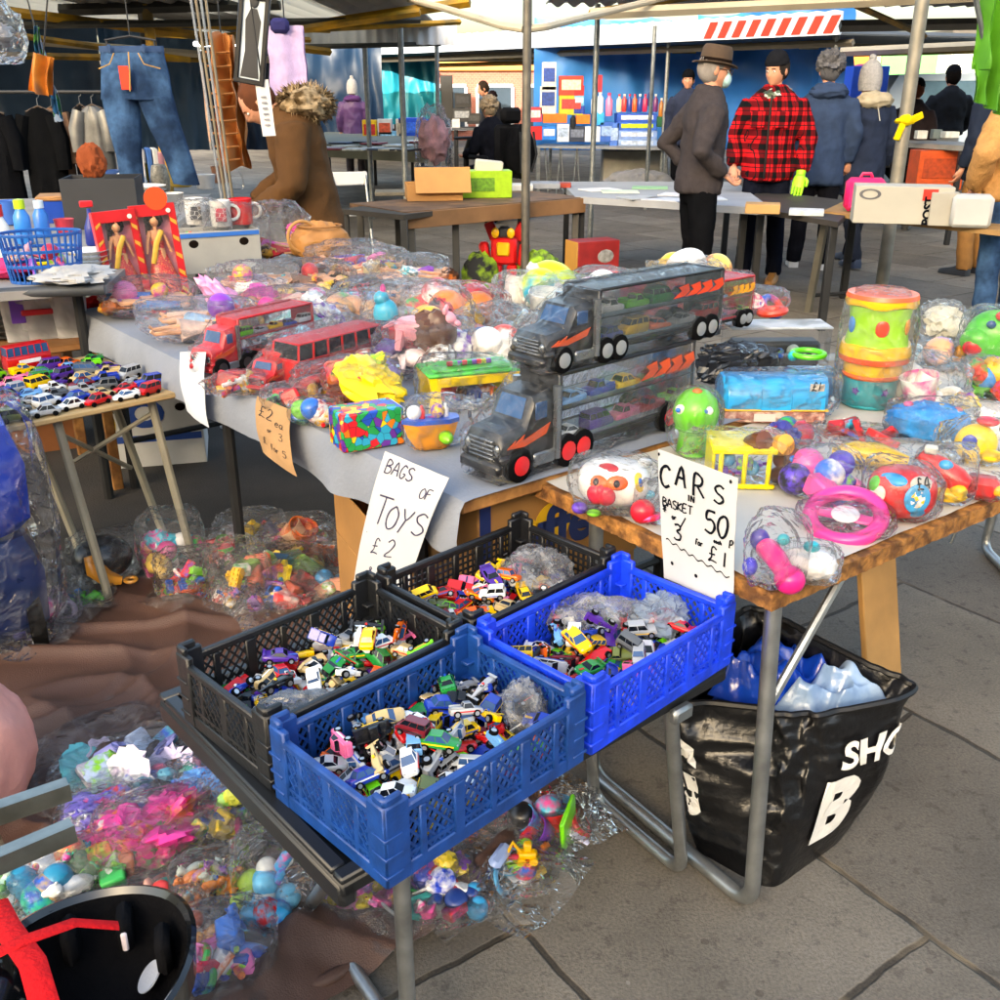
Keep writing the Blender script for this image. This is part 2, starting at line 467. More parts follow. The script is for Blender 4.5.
    l.new(h.outputs[0], bp.inputs['Height']); l.new(bp.outputs[0], b.inputs['Normal'])
    return m
g = MB()
g.grid(lambda u, v: (-120+240*u, -60+300*v, 0), 24, 30)
tag(g.build('ground', paving_mat(), smooth=False), kind='structure')

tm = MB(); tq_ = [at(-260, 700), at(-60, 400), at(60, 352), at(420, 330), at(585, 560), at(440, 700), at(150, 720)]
tm.add([(p.x, p.y, .004) for p in tq_], [tuple(range(7))])  # dark ground sheet, its colour stands in for shade under the tables
tag(tm.build('shade_sheet', pm('353331', .85, var=.3, sc=3, bump=.4, bsc=160, var2='423e3a', v2sc=2), smooth=False), kind='structure')
GALV = metal('8d9294', .42)
GALV2 = metal('a3a7a8', .35)
YEL = pm('b98a16', .55, var=.25, sc=5, var2='7c6424', v2sc=4)
CREAM = pm('b7ad98', .7, var=.15, sc=3)
ROOFG = pm('8a8882', .6, .3, var=.22, sc=2)
GLOWP = bpy.data.materials.new('translucent_sheet'); GLOWP.use_nodes = True
_n = GLOWP.node_tree.nodes; _l = GLOWP.node_tree.links; _n.remove(_n['Principled BSDF'])
_t = _n.new('ShaderNodeBsdfTranslucent'); _t.inputs[0].default_value = (.75, .74, .68, 1); _d = _n.new('ShaderNodeBsdfDiffuse'); _d.inputs[0].default_value = (.7, .69, .64, 1); _m = _n.new('ShaderNodeMixShader')
_l.new(_d.outputs[0], _m.inputs[1]); _l.new(_t.outputs[0], _m.inputs[2]); _m.inputs[0].default_value = .7; _l.new(_m.outputs[0], _n['Material Output'].inputs[0])
WHITEP = pm('d8dade', .5, var=.08, sc=2)

def corrug(x0, x1, y0, y1, z0, z1, pitch=.18, amp=.025, th=.02, mb=None, M=I4):
    """corrugated sheet with thickness; z runs z0 -> z1 along y"""
    mb = mb or MB()
    n = int((x1-x0)/pitch*6)
    top = []; 
    for i in range(n+1):
        x = x0+(x1-x0)*i/n
        dz = amp*sin(2*pi*(x-x0)/pitch)
        top.append([(x, y0, z0+dz+th), (x, y1, z1+dz+th), (x, y1, z1+dz), (x, y0, z0+dz)])
    mb.rings(top, M)
    return mb
def canopy(label, x0, x1, y0, y1, z0, z1, beams, posts=(), fascia=None, M=I4, lab_c='canopy roof'):
    r = thing('market_canopy', label, lab_c)
    [corrug(xa, xb, y0, y1, z0, z1, M=M).build('roof_sheet', mm_, r) for xa, xb, mm_ in ((x0, -6.4, ROOFG), (-6.4, -5.5, GLOWP), (-5.5, -4.2, ROOFG), (-4.2, -3.5, GLOWP), (-3.5, -2.2, ROOFG), (-2.2, -1.5, GLOWP), (-1.5, x1, ROOFG))]
    for (a, b, rad, m) in beams:
        d = V(b)-V(a)
        MB().tube([a, b], rad, 4, M).build('beam', m, r, smooth=False)
    for p, h in posts:
        MB().tube([p, (p[0], p[1], h)], .03, 10, M).build('post', GALV, r)
    return r
mh = thing('sun_block', 'tall plain unseen block added behind the photographer that keeps the stalls in shade', 'building', (0, -62, 0))  # unseen building added only to block the sun over the stalls
MB().box((0, -6, 12.5), (170, 12, 25)).build('wall', pm('a39a8c', .8, var=.1, sc=.3), mh)  # body of the added unseen sun block
for i in range(20):
    for j in range(1): MB().box((-76+8*i, .02, 5+6*j), (3, .1, 3.2)).build('window', pm('39444e', .1, var=.1), mh, smooth=False)  # added with the unseen sun block
# the stall on the left with the hanging clothes
lc = canopy('low corrugated canopy over the clothes stall at left, with yellow beams', -9.5, -.75, 8.2, 15.5, 2.16, 2.2, [])
for px, py, qx, qy, y in ((-20, 30, 190, 60, 9.3), (100, 22, 330, 30, 8.8), (300, 30, 460, 22, 9.6), (150, 34, 310, 40, 9.8)):
    MB().tube([aty(px, py, y), aty(qx, qy, y+1.2)], .026, 4).build('beam', YEL, lc, smooth=False)
bl = [(aty(-20, 8, 8.3), aty(330, 52, 10.6), .035), (aty(200, 42, 9.6), aty(470, 2, 9.0), .04), (aty(40, 42, 10.5), aty(300, 62, 12), .035),
      (aty(255, 36, 8.9), aty(420, 12, 8.6), .03), (aty(-20, 55, 9.5), aty(240, 60, 12), .03)]
for i, (a, b, r_) in enumerate(bl):
    MB().tube([a, b], r_, 4).build('beam', [YEL, YEL, CREAM, YEL, YEL][i], lc, smooth=False)
for a, b, r_ in [(aty(-20, 26, 8.6), aty(420, 20, 9.4), .03), (aty(60, 10, 9), aty(280, 4, 9), .05), (aty(140, -10, 8.6), aty(145, 60, 13), .035), (aty(250, 48, 11), aty(440, 44, 13), .03)]:
    MB().tube([a, b], r_, 6).build('rafter', pm('4b4a45', .5, .5), lc, smooth=False)
corrug(-2.9, -.5, 0, .3, 0, .0, pitch=.12, amp=.018, M=M4.Translation((0, 12.8, 1.98)) @ Euler((R(80), 0, R(6))).to_matrix().to_4x4()).build('fascia', WHITEP, lc)
for px, y in ((170, 9.), (372, 13.), (406, 11.), (440, 15), (-60, 9)):
    p = aty(px, 200, y)
    MB().tube([(p.x, y, 0), (p.x, y, 2.14)], .03 if y > 9 else .045, 10).build('post', YEL if px == 170 else GALV, lc)
for px, py, y in ((222, 44, 10), (70, 50, 11.5)):
    p = aty(px, py, y)
    MB().box(p, (.5, .1, .04), b=.01).build('strip_light', pm('ffffff', .4, var=0, emit=3.), lc)

# the near frame in the middle of the picture
fr = thing('steel_canopy', 'bare steel canopy frame with bent arms on the round post in the middle', 'canopy frame')
P1 = V((.19, 7.7, 0))
MB().tube([P1, (.19, 7.7, 2.3)], .032, 12).build('post', pm('6e6a62', .5, .6, var=.3, sc=9), fr)
for pts in ([aty(380, -8, 9.6), aty(440, 7, 8.8), aty(503, 26, 7.75), aty(523, 29, 7.7)], [aty(527, 29, 7.7), aty(545, 27, 7.75), aty(598, 14, 8.7), aty(680, -6, 9.6)]):
    MB().tube(fillet(pts, .1), .026, 8).build('bent_arm', CREAM, fr)
# the pale fascia beams crossing the top of the picture on the right
rc = thing('market_canopy', 'canopy on the right with cream front beam and yellow braces, over the people', 'canopy roof')
corrug(.5, 9, 9.2, 12.2, 2.3, 2.36).build('roof_sheet', ROOFG, rc)
MB().tube([aty(590, 14, 9.3), aty(850, 2, 9.3), aty(1100, -10, 9.3)], .045, 4).build('beam', CREAM, rc, smooth=False)
MB().tube([aty(590, 13, 9.3), aty(700, -5, 10)], .03, 4).build('brace', YEL, rc, smooth=False)
MB().tube([aty(855, 5, 10), aty(925, 36, 11.5)], .03, 4).build('brace', YEL, rc, smooth=False)
MB().tube([aty(840, 52, 13.2), aty(1100, 40, 12.6)], .05, 4).build('beam', CREAM, rc, smooth=False)
MB().tube([aty(840, 26, 12), aty(1100, 22, 12)], .06, 4).build('beam', pm('77746c', .6), rc, smooth=False)
for px, y, r_ in ((594, 10.5, .027), (825, 14, .03), (650, 14., .026)):
    p = aty(px, 120, y)
    MB().tube([(p.x, y, 0), (p.x, y, 2.25)], r_, 10).build('post', GALV, rc)
lp = thing('canopy_post', 'thick galvanised post with a yellow tie, beside the woman in the white hat', 'post', (3.07, 8.1, 0))
MB().tube([(0, 0, 0), (0, 0, 2.35)], .05, 14).build('pole', pm('8f8b80', .5, .6, var=.25, sc=7), lp)
k = MB()
k.torus((0, 0, 1.28), .055, .02, 14, 6); k.ell((-.02, -.06, 1.29), (.05, .035, .04)); k.box((0, 0, -.06), (.05, .02, .16), T(-.03, -.065, 1.28, ry=.3), b=.006); k.box((.05, 0, 0), (.12, .02, .05), T(0, -.065, 1.28, ry=-.4), b=.006)
k.jitter(.012, 20).build('tie', cloth('e0c414'), lp)

# the far canopy with its white fluted edge
E0, E1 = aty(335, 50, 22), aty(842, 24, 13.4)
E0.z = E1.z = 2.14
dE = (E1-E0); LE = dE.length; dE.normalize(); nE = V((-dE.y, dE.x, 0))
fc = thing('market_canopy', 'long far canopy with pale fluted front edge and red stripes at its end', 'canopy roof')
MF = M4.Translation(E0) @ M4.Rotation(math.atan2(dE.y, dE.x), 4, 'Z')
corrug(-8, LE, 0, 6.5, .0, .12, M=MF).build('roof_sheet', pm('55585c', .6, .3, var=.2, sc=2), fc)
ed = MB(); n = 160
tops = []
for i in range(n+1):
    x = -8+(LE+8)*i/n
    tops.append([(x, -.03, -.02), (x, -.03+.02*(i % 2), .24+.02*(i % 2)), (x, .01, .24+.02*(i % 2)), (x, .01, -.02)])
ed.rings(tops, MF).build('fascia', pm('c9d6e6', .45, var=.1, sc=1), fc, smooth=False)
st = MB()
for i in range(9):
    x = LE-.1-.23*i
    st.add([(x, -.036, 0), (x-.13, -.036, 0), (x-.03, -.036, .2), (x+.1, -.036, .2)], [(0, 1, 2, 3)], MF)
st.build('warning_stripe', pm('c8321c', .5, var=.05), fc, smooth=False)
for i in range(5):
    x = LE*(.08+.2*i)
    MB().tube([(x, 1.2, -.08), (x+.6, 6, 0)], .04, 4, MF).build('rafter', YEL if i % 2 else CREAM, fc, smooth=False)
MB().tube([(-8, .3, -.1), (LE, .3, -.1)], .045, 4, MF).build('beam', pm('6b655a', .6), fc, smooth=False)
MB().tube([(-8, 5.5, -.05), (LE, 5.5, -.05)], .05, 4, MF).build('beam', pm('b98d3c', .6), fc, smooth=False)
for i in range(5):
    x = LE*(.02+.24*i)
    MB().tube([(x, .3, -2.14), (x, .3, 0)], .03, 8, MF).build('post', GALV, fc)

# tarpaulin walls, hanging in folds
def tarp(name, label, cat, a, b, z0, z1, col, fold=.07, nfold=9, seed=0, rough=.45, parent=None, sag=.05):
    a, b = V(a), V(b); d = b-a; nr = V((-d.y, d.x, 0)).normalized()
    def fn(u, v):
        p = a+d*u
        f = fold*(sin(u*nfold*2.4+3*NZ.noise(V((u*4+v, v*1.5, seed))))*.5+1.3*NZ.noise(V((u*nfold*.6+v*2, v*2.2, seed+5)))+1.1*abs(NZ.noise(V((u*5-v*3, u*3+v*3, seed)))))
        return p+nr*f+V((0, 0, z0+(z1-z0)*v-sag*v*abs(sin(u*pi*3))))
    mb = MB().grid(fn, 90, 16)
    mb.grid(lambda u, v: fn(u, v)+nr*.012, 90, 16)
    o = mb.build(name, pm(col, rough, var=.18, sc=1.5, bump=.25, bsc=9), parent)
    if label: tag(o, label, cat)
    return o
tarp('tarpaulin', 'bright blue tarpaulin wall hung behind the shelves of boxed goods', 'tarpaulin', aty(533, 150, 17.5), aty(700, 150, 17.5), 0, 1.98, '3585dc', seed=1)
tarp('tarpaulin', 'blue tarpaulin side wall pulled slantwise behind the man in the dark hood', 'tarpaulin', aty(690, 150, 17.2), aty(838, 150, 15.), .0, 1.98, '2f7cd4', fold=.12, nfold=5, seed=2)
tarp('tarpaulin', 'dark navy tarpaulin wall behind the woman in the purple coat', 'tarpaulin', aty(295, 150, 19), aty(385, 150, 19), 0, 1.85, '12304e', seed=3)
tarp('tarpaulin', 'teal tarpaulin hanging in the sun between two posts', 'tarpaulin', aty(379, 150, 22), aty(441, 150, 22), .5, 1.95, '158ca6', seed=4)
tarp('tarpaulin', 'dark blue cloth wall behind the rail of clothes at far left', 'tarpaulin', aty(-80, 150, 11), aty(112, 150, 11.4), .0, 1.75, '2d4763', seed=6)
tarp('tarpaulin', 'slate blue cloth wall behind the hanging jeans', 'tarpaulin', aty(114, 150, 11.5), aty(210, 150, 12), .0, 1.75, '35526f', seed=7)
tarp('tarpaulin', 'deep blue tarpaulin behind the brown fur hood', 'tarpaulin', aty(212, 150, 14.5), aty(300, 150, 15), 0, 1.6, '16304f', seed=8)

# buildings beyond the market
def brick(c1, c2, mort, sc=1.):
    m = bpy.data.materials.new('brickwork'); m.use_nodes = True
    n = m.node_tree.nodes; l = m.node_tree.links; b = n['Principled BSDF']
    tc = n.new('ShaderNodeTexCoord'); mp = n.new('ShaderNodeMapping'); mp.inputs['Rotation'].default_value = (pi/2, 0, 0)
    l.new(tc.outputs['Object'], mp.inputs[0])
    br = n.new('ShaderNodeTexBrick'); br.inputs['Scale'].default_value = 4.2*sc
    br.inputs['Color1'].default_value = (*lin(c1), 1); br.inputs['Color2'].default_value = (*lin(c2), 1); br.inputs['Mortar'].default_value = (*lin(mort), 1)
    l.new(mp.outputs[0], br.inputs[0]); l.new(br.outputs[0], b.inputs['Base Color']); b.inputs['Roughness'].default_value = .85
    return m
def shop(label, px0, px1, y, h, wallm, sign=None, signz=(1.75, 2.2), win=3, glass='3a4652'):
    a, b = aty(px0, 90, y), aty(px1, 90, y); L = b.x-a.x
    r = thing('shop_building', label, 'building', (a.x, y, 0))
    MB().box((L/2, 1.5, h/2), (L, 3, h)).build('wall', wallm, r)
    MB().box((L/2, 1.4, h+.06), (L+.3, 3.3, .12), b=.02).build('roof', pm('4f4a45', .8), r)
    for i in range(win):
        wd = L/win
        f = MB(); x0 = wd*i+wd*.12; x1 = wd*(i+1)-wd*.12
        f.box(((x0+x1)/2, -.03, .35), (x1-x0, .1, .1)); f.box(((x0+x1)/2, -.03, 1.62), (x1-x0, .1, .1))
        f.box((x0, -.03, .98), (.1, .1, 1.18)); f.box((x1, -.03, .98), (.1, .1, 1.18))
        fo = f.build('window', WHITEP, r, smooth=False)
        MB().box(((x0+x1)/2, -.02, .98), (x1-x0-.1, .05, 1.16)).build('pane', pm(glass, .08, var=.2, sc=.8), fo, smooth=False)
    if sign:
        MB().box((L/2, -.08, sum(signz)/2), (L*.99, .14, signz[1]-signz[0]), b=.02).build('sign_board', pm(sign, .5, var=.1, sc=1), r)
    return r
shop('red brick shop building far beyond the seated woman', 425, 565, 34, 2.5, brick('8e4f42', '9d5c4c', '8a7468'), 'd3863a', (2.05, 2.35))
shop('shop with an orange fascia board above the blue tub', 760, 872, 30, 2.6, brick('8e5a42', '9d6a4c', '8a7468'), 'e0782c', (1.55, 2.45))
shop('shop with a bright green fascia board, behind the man in black', 876, 945, 29, 2.7, pm('b9c4b4', .7), '5cae5e', (1.75, 2.5))
shop('pale rendered shop building at the far right', 946, 1120, 28, 2.8, pm('cfd3d0', .7), 'd6dad4', (1.8, 2.6))
shop('long tan brick building behind the blue tarpaulins', 566, 758, 36, 2.4, brick('8e6a4c', '9d7a56', '8a7a68'), 'c08a4c', (2., 2.35))
shop('low brown building behind the left stalls', -300, 420, 33, 2.2, brick('5a4438', '6a5040', '554a42'), None)

# white van parked on the right
def van():
    p = aty(862, 160, 17.5)
    r = thing('parked_van', 'pale blue-white van parked behind the man in the black jacket', 'van', (p.x, 17.5, 0))
    prof = [(0, .45), (0, 1.5), (.12, 1.72), (3.2, 1.78), (4.2, 1.7), (4.9, 1.1), (5.4, .95), (5.5, .45)]
    bd = MB()
    bd.rings([[(x, s*.9*(1 if z < 1.2 else .93), z) for x, z in prof] for s in (-1, -.96, .96, 1)])
    wp = pm('b9cce0', .3, var=.05, coat=.5)
    bd.build('body', wp, r)
    for x0, x1 in ((.35, 1.6), (1.8, 2.9), (3.1, 4.1)):
        MB().box(((x0+x1)/2, -.87, 1.42), (x1-x0, .06, .42), b=.02).build('window', pm('5f7f95', .1, var=.1), r)
    for x in (1., 4.3):
        for s in (-1, 1):
            tl = MB().lathe([(.3, -.1), (.33, -.06), (.33, .06), (.3, .1)], 20, T(x, s*.82, .33, rx=pi/2)).build('wheel', pm('18181a', .8), r)
            MB().lathe([(.18, -.112), (.18, .112)], 14, T(x, s*.82, .33, rx=pi/2)).build('rim', metal(), tl)
    MB().box((.0, -.7, 1.3), (.05, .18, .3), b=.02).build('tail_light', pm('b03848', .3), r)
    MB().box((2.7, 0, .42), (5.5, 1.8, .12), b=.03).build('bumper', pm('333537', .7), r)
van()
# ================================================================== TABLES, CRATES, SIGNS
def onplane(px, py, p, nrm):
    d = ray(px, py); o = V((0, 0, EYE))
    return o+d*((p-o).dot(nrm)/d.dot(nrm))
BLACKP = pm('15171a', .45, var=.2, sc=12, bump=.08, bsc=200)
WOODB = pm('a9773f', .7, var=.3, sc=18, bump=.3, bsc=60, var2='7d5229', v2sc=14)
PAPERW = pm('c4bfb5', .75, var=.06, sc=5, bump=.12, bsc=14)

# --- small folding table under the crates
J = at(469, 620, .674)
T1, T2 = at(168, 690, .53), at(338, 892, .53)
dS = (T2-T1).normalized(); dL = V((-dS.y, dS.x, 0))
if dL.x < 0: dL = -dL
AL = math.atan2(dL.y, dL.x)+R(3); WS = (T2-T1).length*.97; LL = .82
T2 = T2+V((.003, .012, 0))
ft = thing('folding_table', 'small black-topped folding table on galvanised tube legs, carrying the four crates of cars', 'table', (T2.x, T2.y, 0), AL)
MB().box((LL/2, WS/2, .515), (LL, WS, .024), b=.004).build('tabletop', BLACKP, ft)
rm = MB()
for y in (.012, WS-.012): rm.box((LL/2, y, .532), (LL, .024, .012), b=.003)
for x in (.012, LL-.012): rm.box((x, WS/2, .5325), (.024, WS-.05, .012), b=.003)
rm.box((.012, WS/2, .505), (.03, WS, .045), b=.008)
rm.build('rim', pm('1b1d20', .35, var=.15, sc=10), ft)
inv = (M4.Translation((T2.x, T2.y, 0)) @ M4.Rotation(AL, 4, 'Z')).inverted()
def uleg(pts, r, parent, inv_, n=10, name='leg_frame', mat=None):
    return MB().tube(fillet([inv_ @ V(p) for p in pts], .05, 7), r, n).build(name, mat or GALV2, parent)
f1, f2 = at(682, 872, .014), at(594, 797, .014)
uleg([at(681, 712, .5)+V((-.015, .02, 0)), f1, f2, at(596, 745, .3)+V((-.02, .03, .2))], .0135, ft, inv)
f3, f4 = at(310, 905, .014), at(410, 1052, .014)
uleg([at(314, 876, .5)+V((.045, .05, 0)), f3, f4, at(404, 850, .5)+V((-.01, .03, 0))], .0135, ft, inv)
MB().box(inv @ at(681, 713, .5), (.05, .02, .03), b=.006).build('hinge', GALV, ft)

# --- crates
def crate(label, u0, v0, colour, style, lift=0):
    LX, LY, H = .388, .262, .118
    pF, pL, pR = at(372, 816, .674), at(262, 714, .674), at(577, 690, .674)
    ang = math.atan2((J-pL+pR-pF).y, (J-pL+pR-pF).x)
    ex, ey = V((cos(ang), sin(ang), 0)), V((-sin(ang), cos(ang), 0))
    o = J+ex*u0+ey*v0; o.z = .536+lift
    r = thing('plastic_crate', label, 'crate', o, ang, 'ventilated plastic crates on the folding table')
    m = pm(colour, .42, var=.3, sc=34, bump=.1, bsc=120)
    def side(L, M):
        b = MB()
        b.box((L/2, 0, H-.008), (L-.03, .012, .014), M, .003)
        b.box((L/2, 0, .012), (L-.03, .010, .024), M, .002)
        b.box((L/2, 0, H*.30), (L-.03, .007, .006), M)
        nb = 6 if L > .3 else 4
        for i in range(1, nb): b.box((L*i/nb, -.001, H/2), (.012 if i % 2 else .02, .0085, H-.03), M, .002)
        if style == 'square':
            for i in range(1, int(L/.0135)): b.box((i*.0135, 0, H/2), (.0034, .004, H-.03), M)
            for i in range(1, 7): b.box((L/2, .0006, .02+i*.0135), (L-.03, .0038, .0034), M)
        else:
            z0, z1 = .022, H-.012
            hgt = z1-z0; st = .0165; sl = hgt*.8
            for sgn in (1, -1):
                x = -sl
                while x < L+sl:
                    xa, xb = (x, x+sl) if sgn > 0 else (x+sl, x)
                    za, zb = z0, z1
                    lo, hi = .016, L-.016      # clip to the panel
                    if max(xa, xb) > lo and min(xa, xb) < hi:
                        t0, t1 = 0., 1.
                        dx = xb-xa
                        for lim, gt in ((lo, True), (hi, False)):
                            t = (lim-xa)/dx
                            if gt == (dx > 0): t0 = max(t0, t)
                            else: t1 = min(t1, t)
                        if t1-t0 > .05:
                            pa = V((xa+dx*t0, 0, za+hgt*t0)); pb = V((xa+dx*t1, 0, za+hgt*t1))
                            d = (pb-pa); q = V((-d.z, 0, d.x)).normalized()*.0019
                            yy = .0006*sgn
                            vs = [pa+q+V((0, -.002+yy, 0)), pa-q+V((0, -.002+yy, 0)), pb-q+V((0, -.002+yy, 0)), pb+q+V((0, -.002+yy, 0))]
                            vs += [v+V((0, .004, 0)) for v in vs]
                            b.add(vs, [(0, 1, 2, 3), (7, 6, 5, 4), (0, 4, 5, 1), (1, 5, 6, 2), (2, 6, 7, 3), (3, 7, 4, 0)], M)
                    x += st
        return b.build('side_panel', m, r)
    side(LX, T(0, .005, 0)); side(LX, T(0, LY-.005, 0))
    side(LY, T(.005, 0, 0, rz=pi/2)); side(LY, T(LX-.005, 0, 0, rz=pi/2))
    bt = MB()
    bt.box((LX/2, LY/2, .003), (LX-.012, LY-.012, .004))
    bt.build('base_panel', m, r)
    for cx, sx in ((0, 1), (LX, -1)):
        for cy, sy in ((0, 1), (LY, -1)):
            c = MB()
            c.box((cx+sx*.021, cy+sy*.005, H/2+.006), (.042, .0125, H+.012), b=.003)
            c.box((cx+sx*.005, cy+sy*.019, H/2+.006), (.0125, .038, H+.012), b=.003)
            c.box((cx+sx*.017, cy+sy*.005, H+.017), (.03, .010, .014), b=.003)
            c.box((cx+sx*.005, cy+sy*.014, H+.017), (.010, .024, .014), b=.003)
            for z in (.02, .05, .08): c.box((cx+sx*.012, cy+sy*.012, z), (.03, .03, .005), b=.001)
            c.build('corner_post', m, r)
    return r, o, ex, ey
CR = []
CR.append(crate('dark blue crate heaped with toy cars, nearest of the four on the folding table', -.398, -.27, '0f3f86', 'diamond'))
CR.append(crate('bright blue crate of toy cars and plastic scraps, beside the shopping bag', .006, -.27, '0c3fe0', 'diamond'))
CR.append(crate('black diamond-mesh crate of toy cars, at the left of the folding table', -.398, .0, '17191c', 'diamond', .004))
CR.append(crate('black square-mesh crate of toy cars, in front of the fruit box', .006, .0, '141518', 'square', .004))
# --- toy cars: a few bodies, then copies
TYRE = pm('121213', .75, var=.1, sc=60); HUB = pm('b9bcc0', .3, .8, var=.1); GLS = pm('10151c', .08, var=.05); GLSB = pm('2c4f7d', .08, var=.05)
def car_body(kind):
    """unit length along x; rings of (x, half width, low z, belt z, top z)"""
    P = {'sport': ([(-.5, .17, .09, .2, .235), (-.44, .215, .07, .21, .26), (-.2, .225, .06, .2, .25), (.05, .22, .06, .19, .235), (.3, .222, .06, .17, .2), (.45, .19, .06, .13, .15), (.5, .13, .07, .11, .12)], (-.3, .2, .235, .345, .19, .14, .16, .12)),
         'saloon': ([(-.5, .18, .1, .2, .22), (-.47, .21, .08, .22, .25), (-.2, .22, .07, .23, .255), (.15, .22, .07, .22, .25), (.42, .2, .07, .2, .225), (.5, .17, .09, .16, .18)], (-.34, .24, .25, .4, .19, .15, .1, .16)),
         'jeep': ([(-.5, .21, .14, .27, .3), (-.47, .225, .1, .29, .33), (0, .228, .1, .3, .335), (.2, .228, .1, .28, .32), (.46, .215, .1, .27, .3), (.5, .2, .13, .24, .26)], (-.46, .2, .33, .5, .205, .18, .02, .1)),
         'van': ([(-.5, .2, .1, .3, .36), (-.48, .215, .07, .31, .37), (.2, .22, .07, .31, .37), (.42, .215, .07, .26, .3), (.5, .19, .09, .2, .22)], (-.48, .34, .36, .52, .205, .18, .015, .13)),
         'pickup': ([(-.5, .2, .12, .24, .26), (-.48, .215, .09, .26, .28), (.1, .22, .09, .26, .29), (.3, .22, .09, .25, .28), (.46, .2, .09, .23, .26), (.5, .18, .11, .2, .22)], (-.1, .24, .28, .44, .19, .16, .03, .09)),
         'racer': ([(-.5, .09, .08, .2, .24), (-.3, .11, .06, .22, .27), (0, .1, .06, .2, .24), (.3, .06, .06, .14, .17), (.5, .035, .07, .1, .11)], (-.06, .1, .24, .28, .05, .035, .04, .03)),
         'bus': ([(-.5, .16, .08, .3, .36), (-.48, .17, .05, .31, .37), (.44, .17, .05, .31, .37), (.5, .15, .07, .3, .36)], (-.48, .47, .36, .58, .168, .16, .01, .02))}[kind]
    st, cab = P
    b = MB(); rs = []
    for x, hw, zl, zb, zt in st:
        h = zt-zl
        half = [(hw*.8, zl), (hw*.97, zl+h*.2), (hw, zb-h*.12), (hw*.95, zb+h*.1), (hw*.8, zt)]
        rs.append([(x, y, z) for y, z in half]+[(x, -y, z) for y, z in half[::-1]])
    b.rings(rs)
    x0, x1, z0, z1, w0, w1, tb, tf = cab
    gl = MB()
    R0 = [(x0, -w0, z0-.01), (x1, -w0, z0-.01), (x1, w0, z0-.01), (x0, w0, z0-.01)]
    R1 = [(x0+tb, -w1, z1-.02), (x1-tf, -w1, z1-.02), (x1-tf, w1, z1-.02), (x0+tb, w1, z1-.02)]
    gl.rings([R0, R1])
    rf = MB()
    rf.box(((x0+tb+x1-tf)/2, 0, z1-.01), (x1-tf-x0-tb+.01, w1*2+.012, .026), b=.01)
    def pil(xa, xb, s):
        rf.tube([(xa, s*w0, z0-.01), (xb, s*w1, z1-.02)], .012, 4)
    for s in (-1, 1):
        pil(x0, x0+tb, s); pil(x1, x1-tf, s)
        if kind in ('van', 'bus', 'saloon', 'jeep'):
            for k in range(1, {'van': 3, 'bus': 6, 'saloon': 2, 'jeep': 2}[kind]):
                t = k/{'van': 3, 'bus': 6, 'saloon': 2, 'jeep': 2}[kind]
                pil(x0+(x1-x0)*t, x0+tb+(x1-tf-x0-tb)*t, s)
    if kind == 'bus':
        rf.box((0, 0, .36), (.98, .345, .03), b=.01)
    o = len(b.v); b.v += rf.v; b.f += [tuple(i+o for i in f) for f in rf.f]; b.m += [0]*len(rf.f)
    if kind == 'sport': b.box((-.45, 0, .3), (.07, .38, .012), b=.004); b.box((-.45, .1, .27), (.03, .015, .05)); b.box((-.45, -.1, .27), (.03, .015, .05))
    if kind == 'racer':
        b.box((-.46, 0, .3), (.1, .3, .014), b=.004); b.box((.47, 0, .09), (.09, .4, .012), b=.004); b.box((-.12, 0, .13), (.3, .3, .1), b=.03)
    if kind == 'pickup':
        b.k = 0; b.box((-.3, 0, .3), (.36, .4, .03), b=.008); b.box((-.3, .19, .32), (.36, .03, .06), b=.008); b.box((-.3, -.19, .32), (.36, .03, .06), b=.008)
    return b, gl
def car_set(kind):
    b, gl = car_body(kind)
    big = kind in ('jeep', 'pickup')
    wr = .115 if big else (.12 if kind == 'racer' else (.075 if kind == 'bus' else .095))
    dec = MB()
    if kind == 'sport': dec.box((.02, 0, .2), (.86, .06, .012)); 
    elif kind == 'racer': dec.ell((0, 0, .27), (.05, .045, .05), 8, 6)
    elif kind == 'bus': dec.box((0, .168, .22), (.5, .012, .09)); dec.box((0, -.168, .22), (.5, .012, .09))
    else: dec.box((0, .222, .19), (.8, .012, .035)); dec.box((0, -.222, .19), (.8, .012, .035))
    lights = MB()
    fx = .49 if kind != 'racer' else .3
    for s in (-1, 1): lights.ell((fx-.02, s*.12, .2 if kind not in ('sport', 'racer') else .13), (.02, .035, .025), 8, 5)
    wh = MB()
    wh.lathe([(wr*.7, -.045), (wr, -.035), (wr, .035), (wr*.7, .045)], 12, T(rx=pi/2))
    hb = MB()
    hb.lathe([(wr*.6, -.05), (wr*.6, .05)], 10, T(rx=pi/2))
    return dict(body=b.mesh('toy_car', [plas('cc2020', .22)]), glass=gl.mesh('windows', GLS, False), dec=dec.mesh('stripe', plas('f0f0f0')), lights=lights.mesh('headlights', HUB),
                wheel=wh.mesh('wheel', TYRE), hub=hb.mesh('hub', HUB), wr=wr, kind=kind)
KINDS = ['sport', 'saloon', 'jeep', 'van', 'pickup', 'racer', 'bus']
CS = {k: car_set(k) for k in KINDS}
PAINT = {'red': 'c4141a', 'yellow': 'f2c40c', 'white': 'e6e7e6', 'blue': '1638a8', 'black': '17181b', 'silver': 'a7abb0', 'orange': 'ee6412', 'green': '1d8a3a',
         'lime': '6fd41f', 'maroon': '6d1522', 'purple': '4a2590', 'beige': 'c6ad7a', 'light blue': '6aa6e0', 'olive': '5f6b35', 'pink': 'e06a9a', 'grey': '5b6168'}
DECN = {'white': 'f0f0f0', 'black': '17181b', 'red': 'd41a1a', 'yellow': 'f2c40c', 'blue': '2050c0'}
DECC = list(DECN.values())
KNAME = {'sport': 'sports car', 'saloon': 'saloon car', 'jeep': 'off-road toy car', 'van': 'van', 'pickup': 'pickup truck', 'racer': 'single-seat racing car', 'bus': 'long bus'}
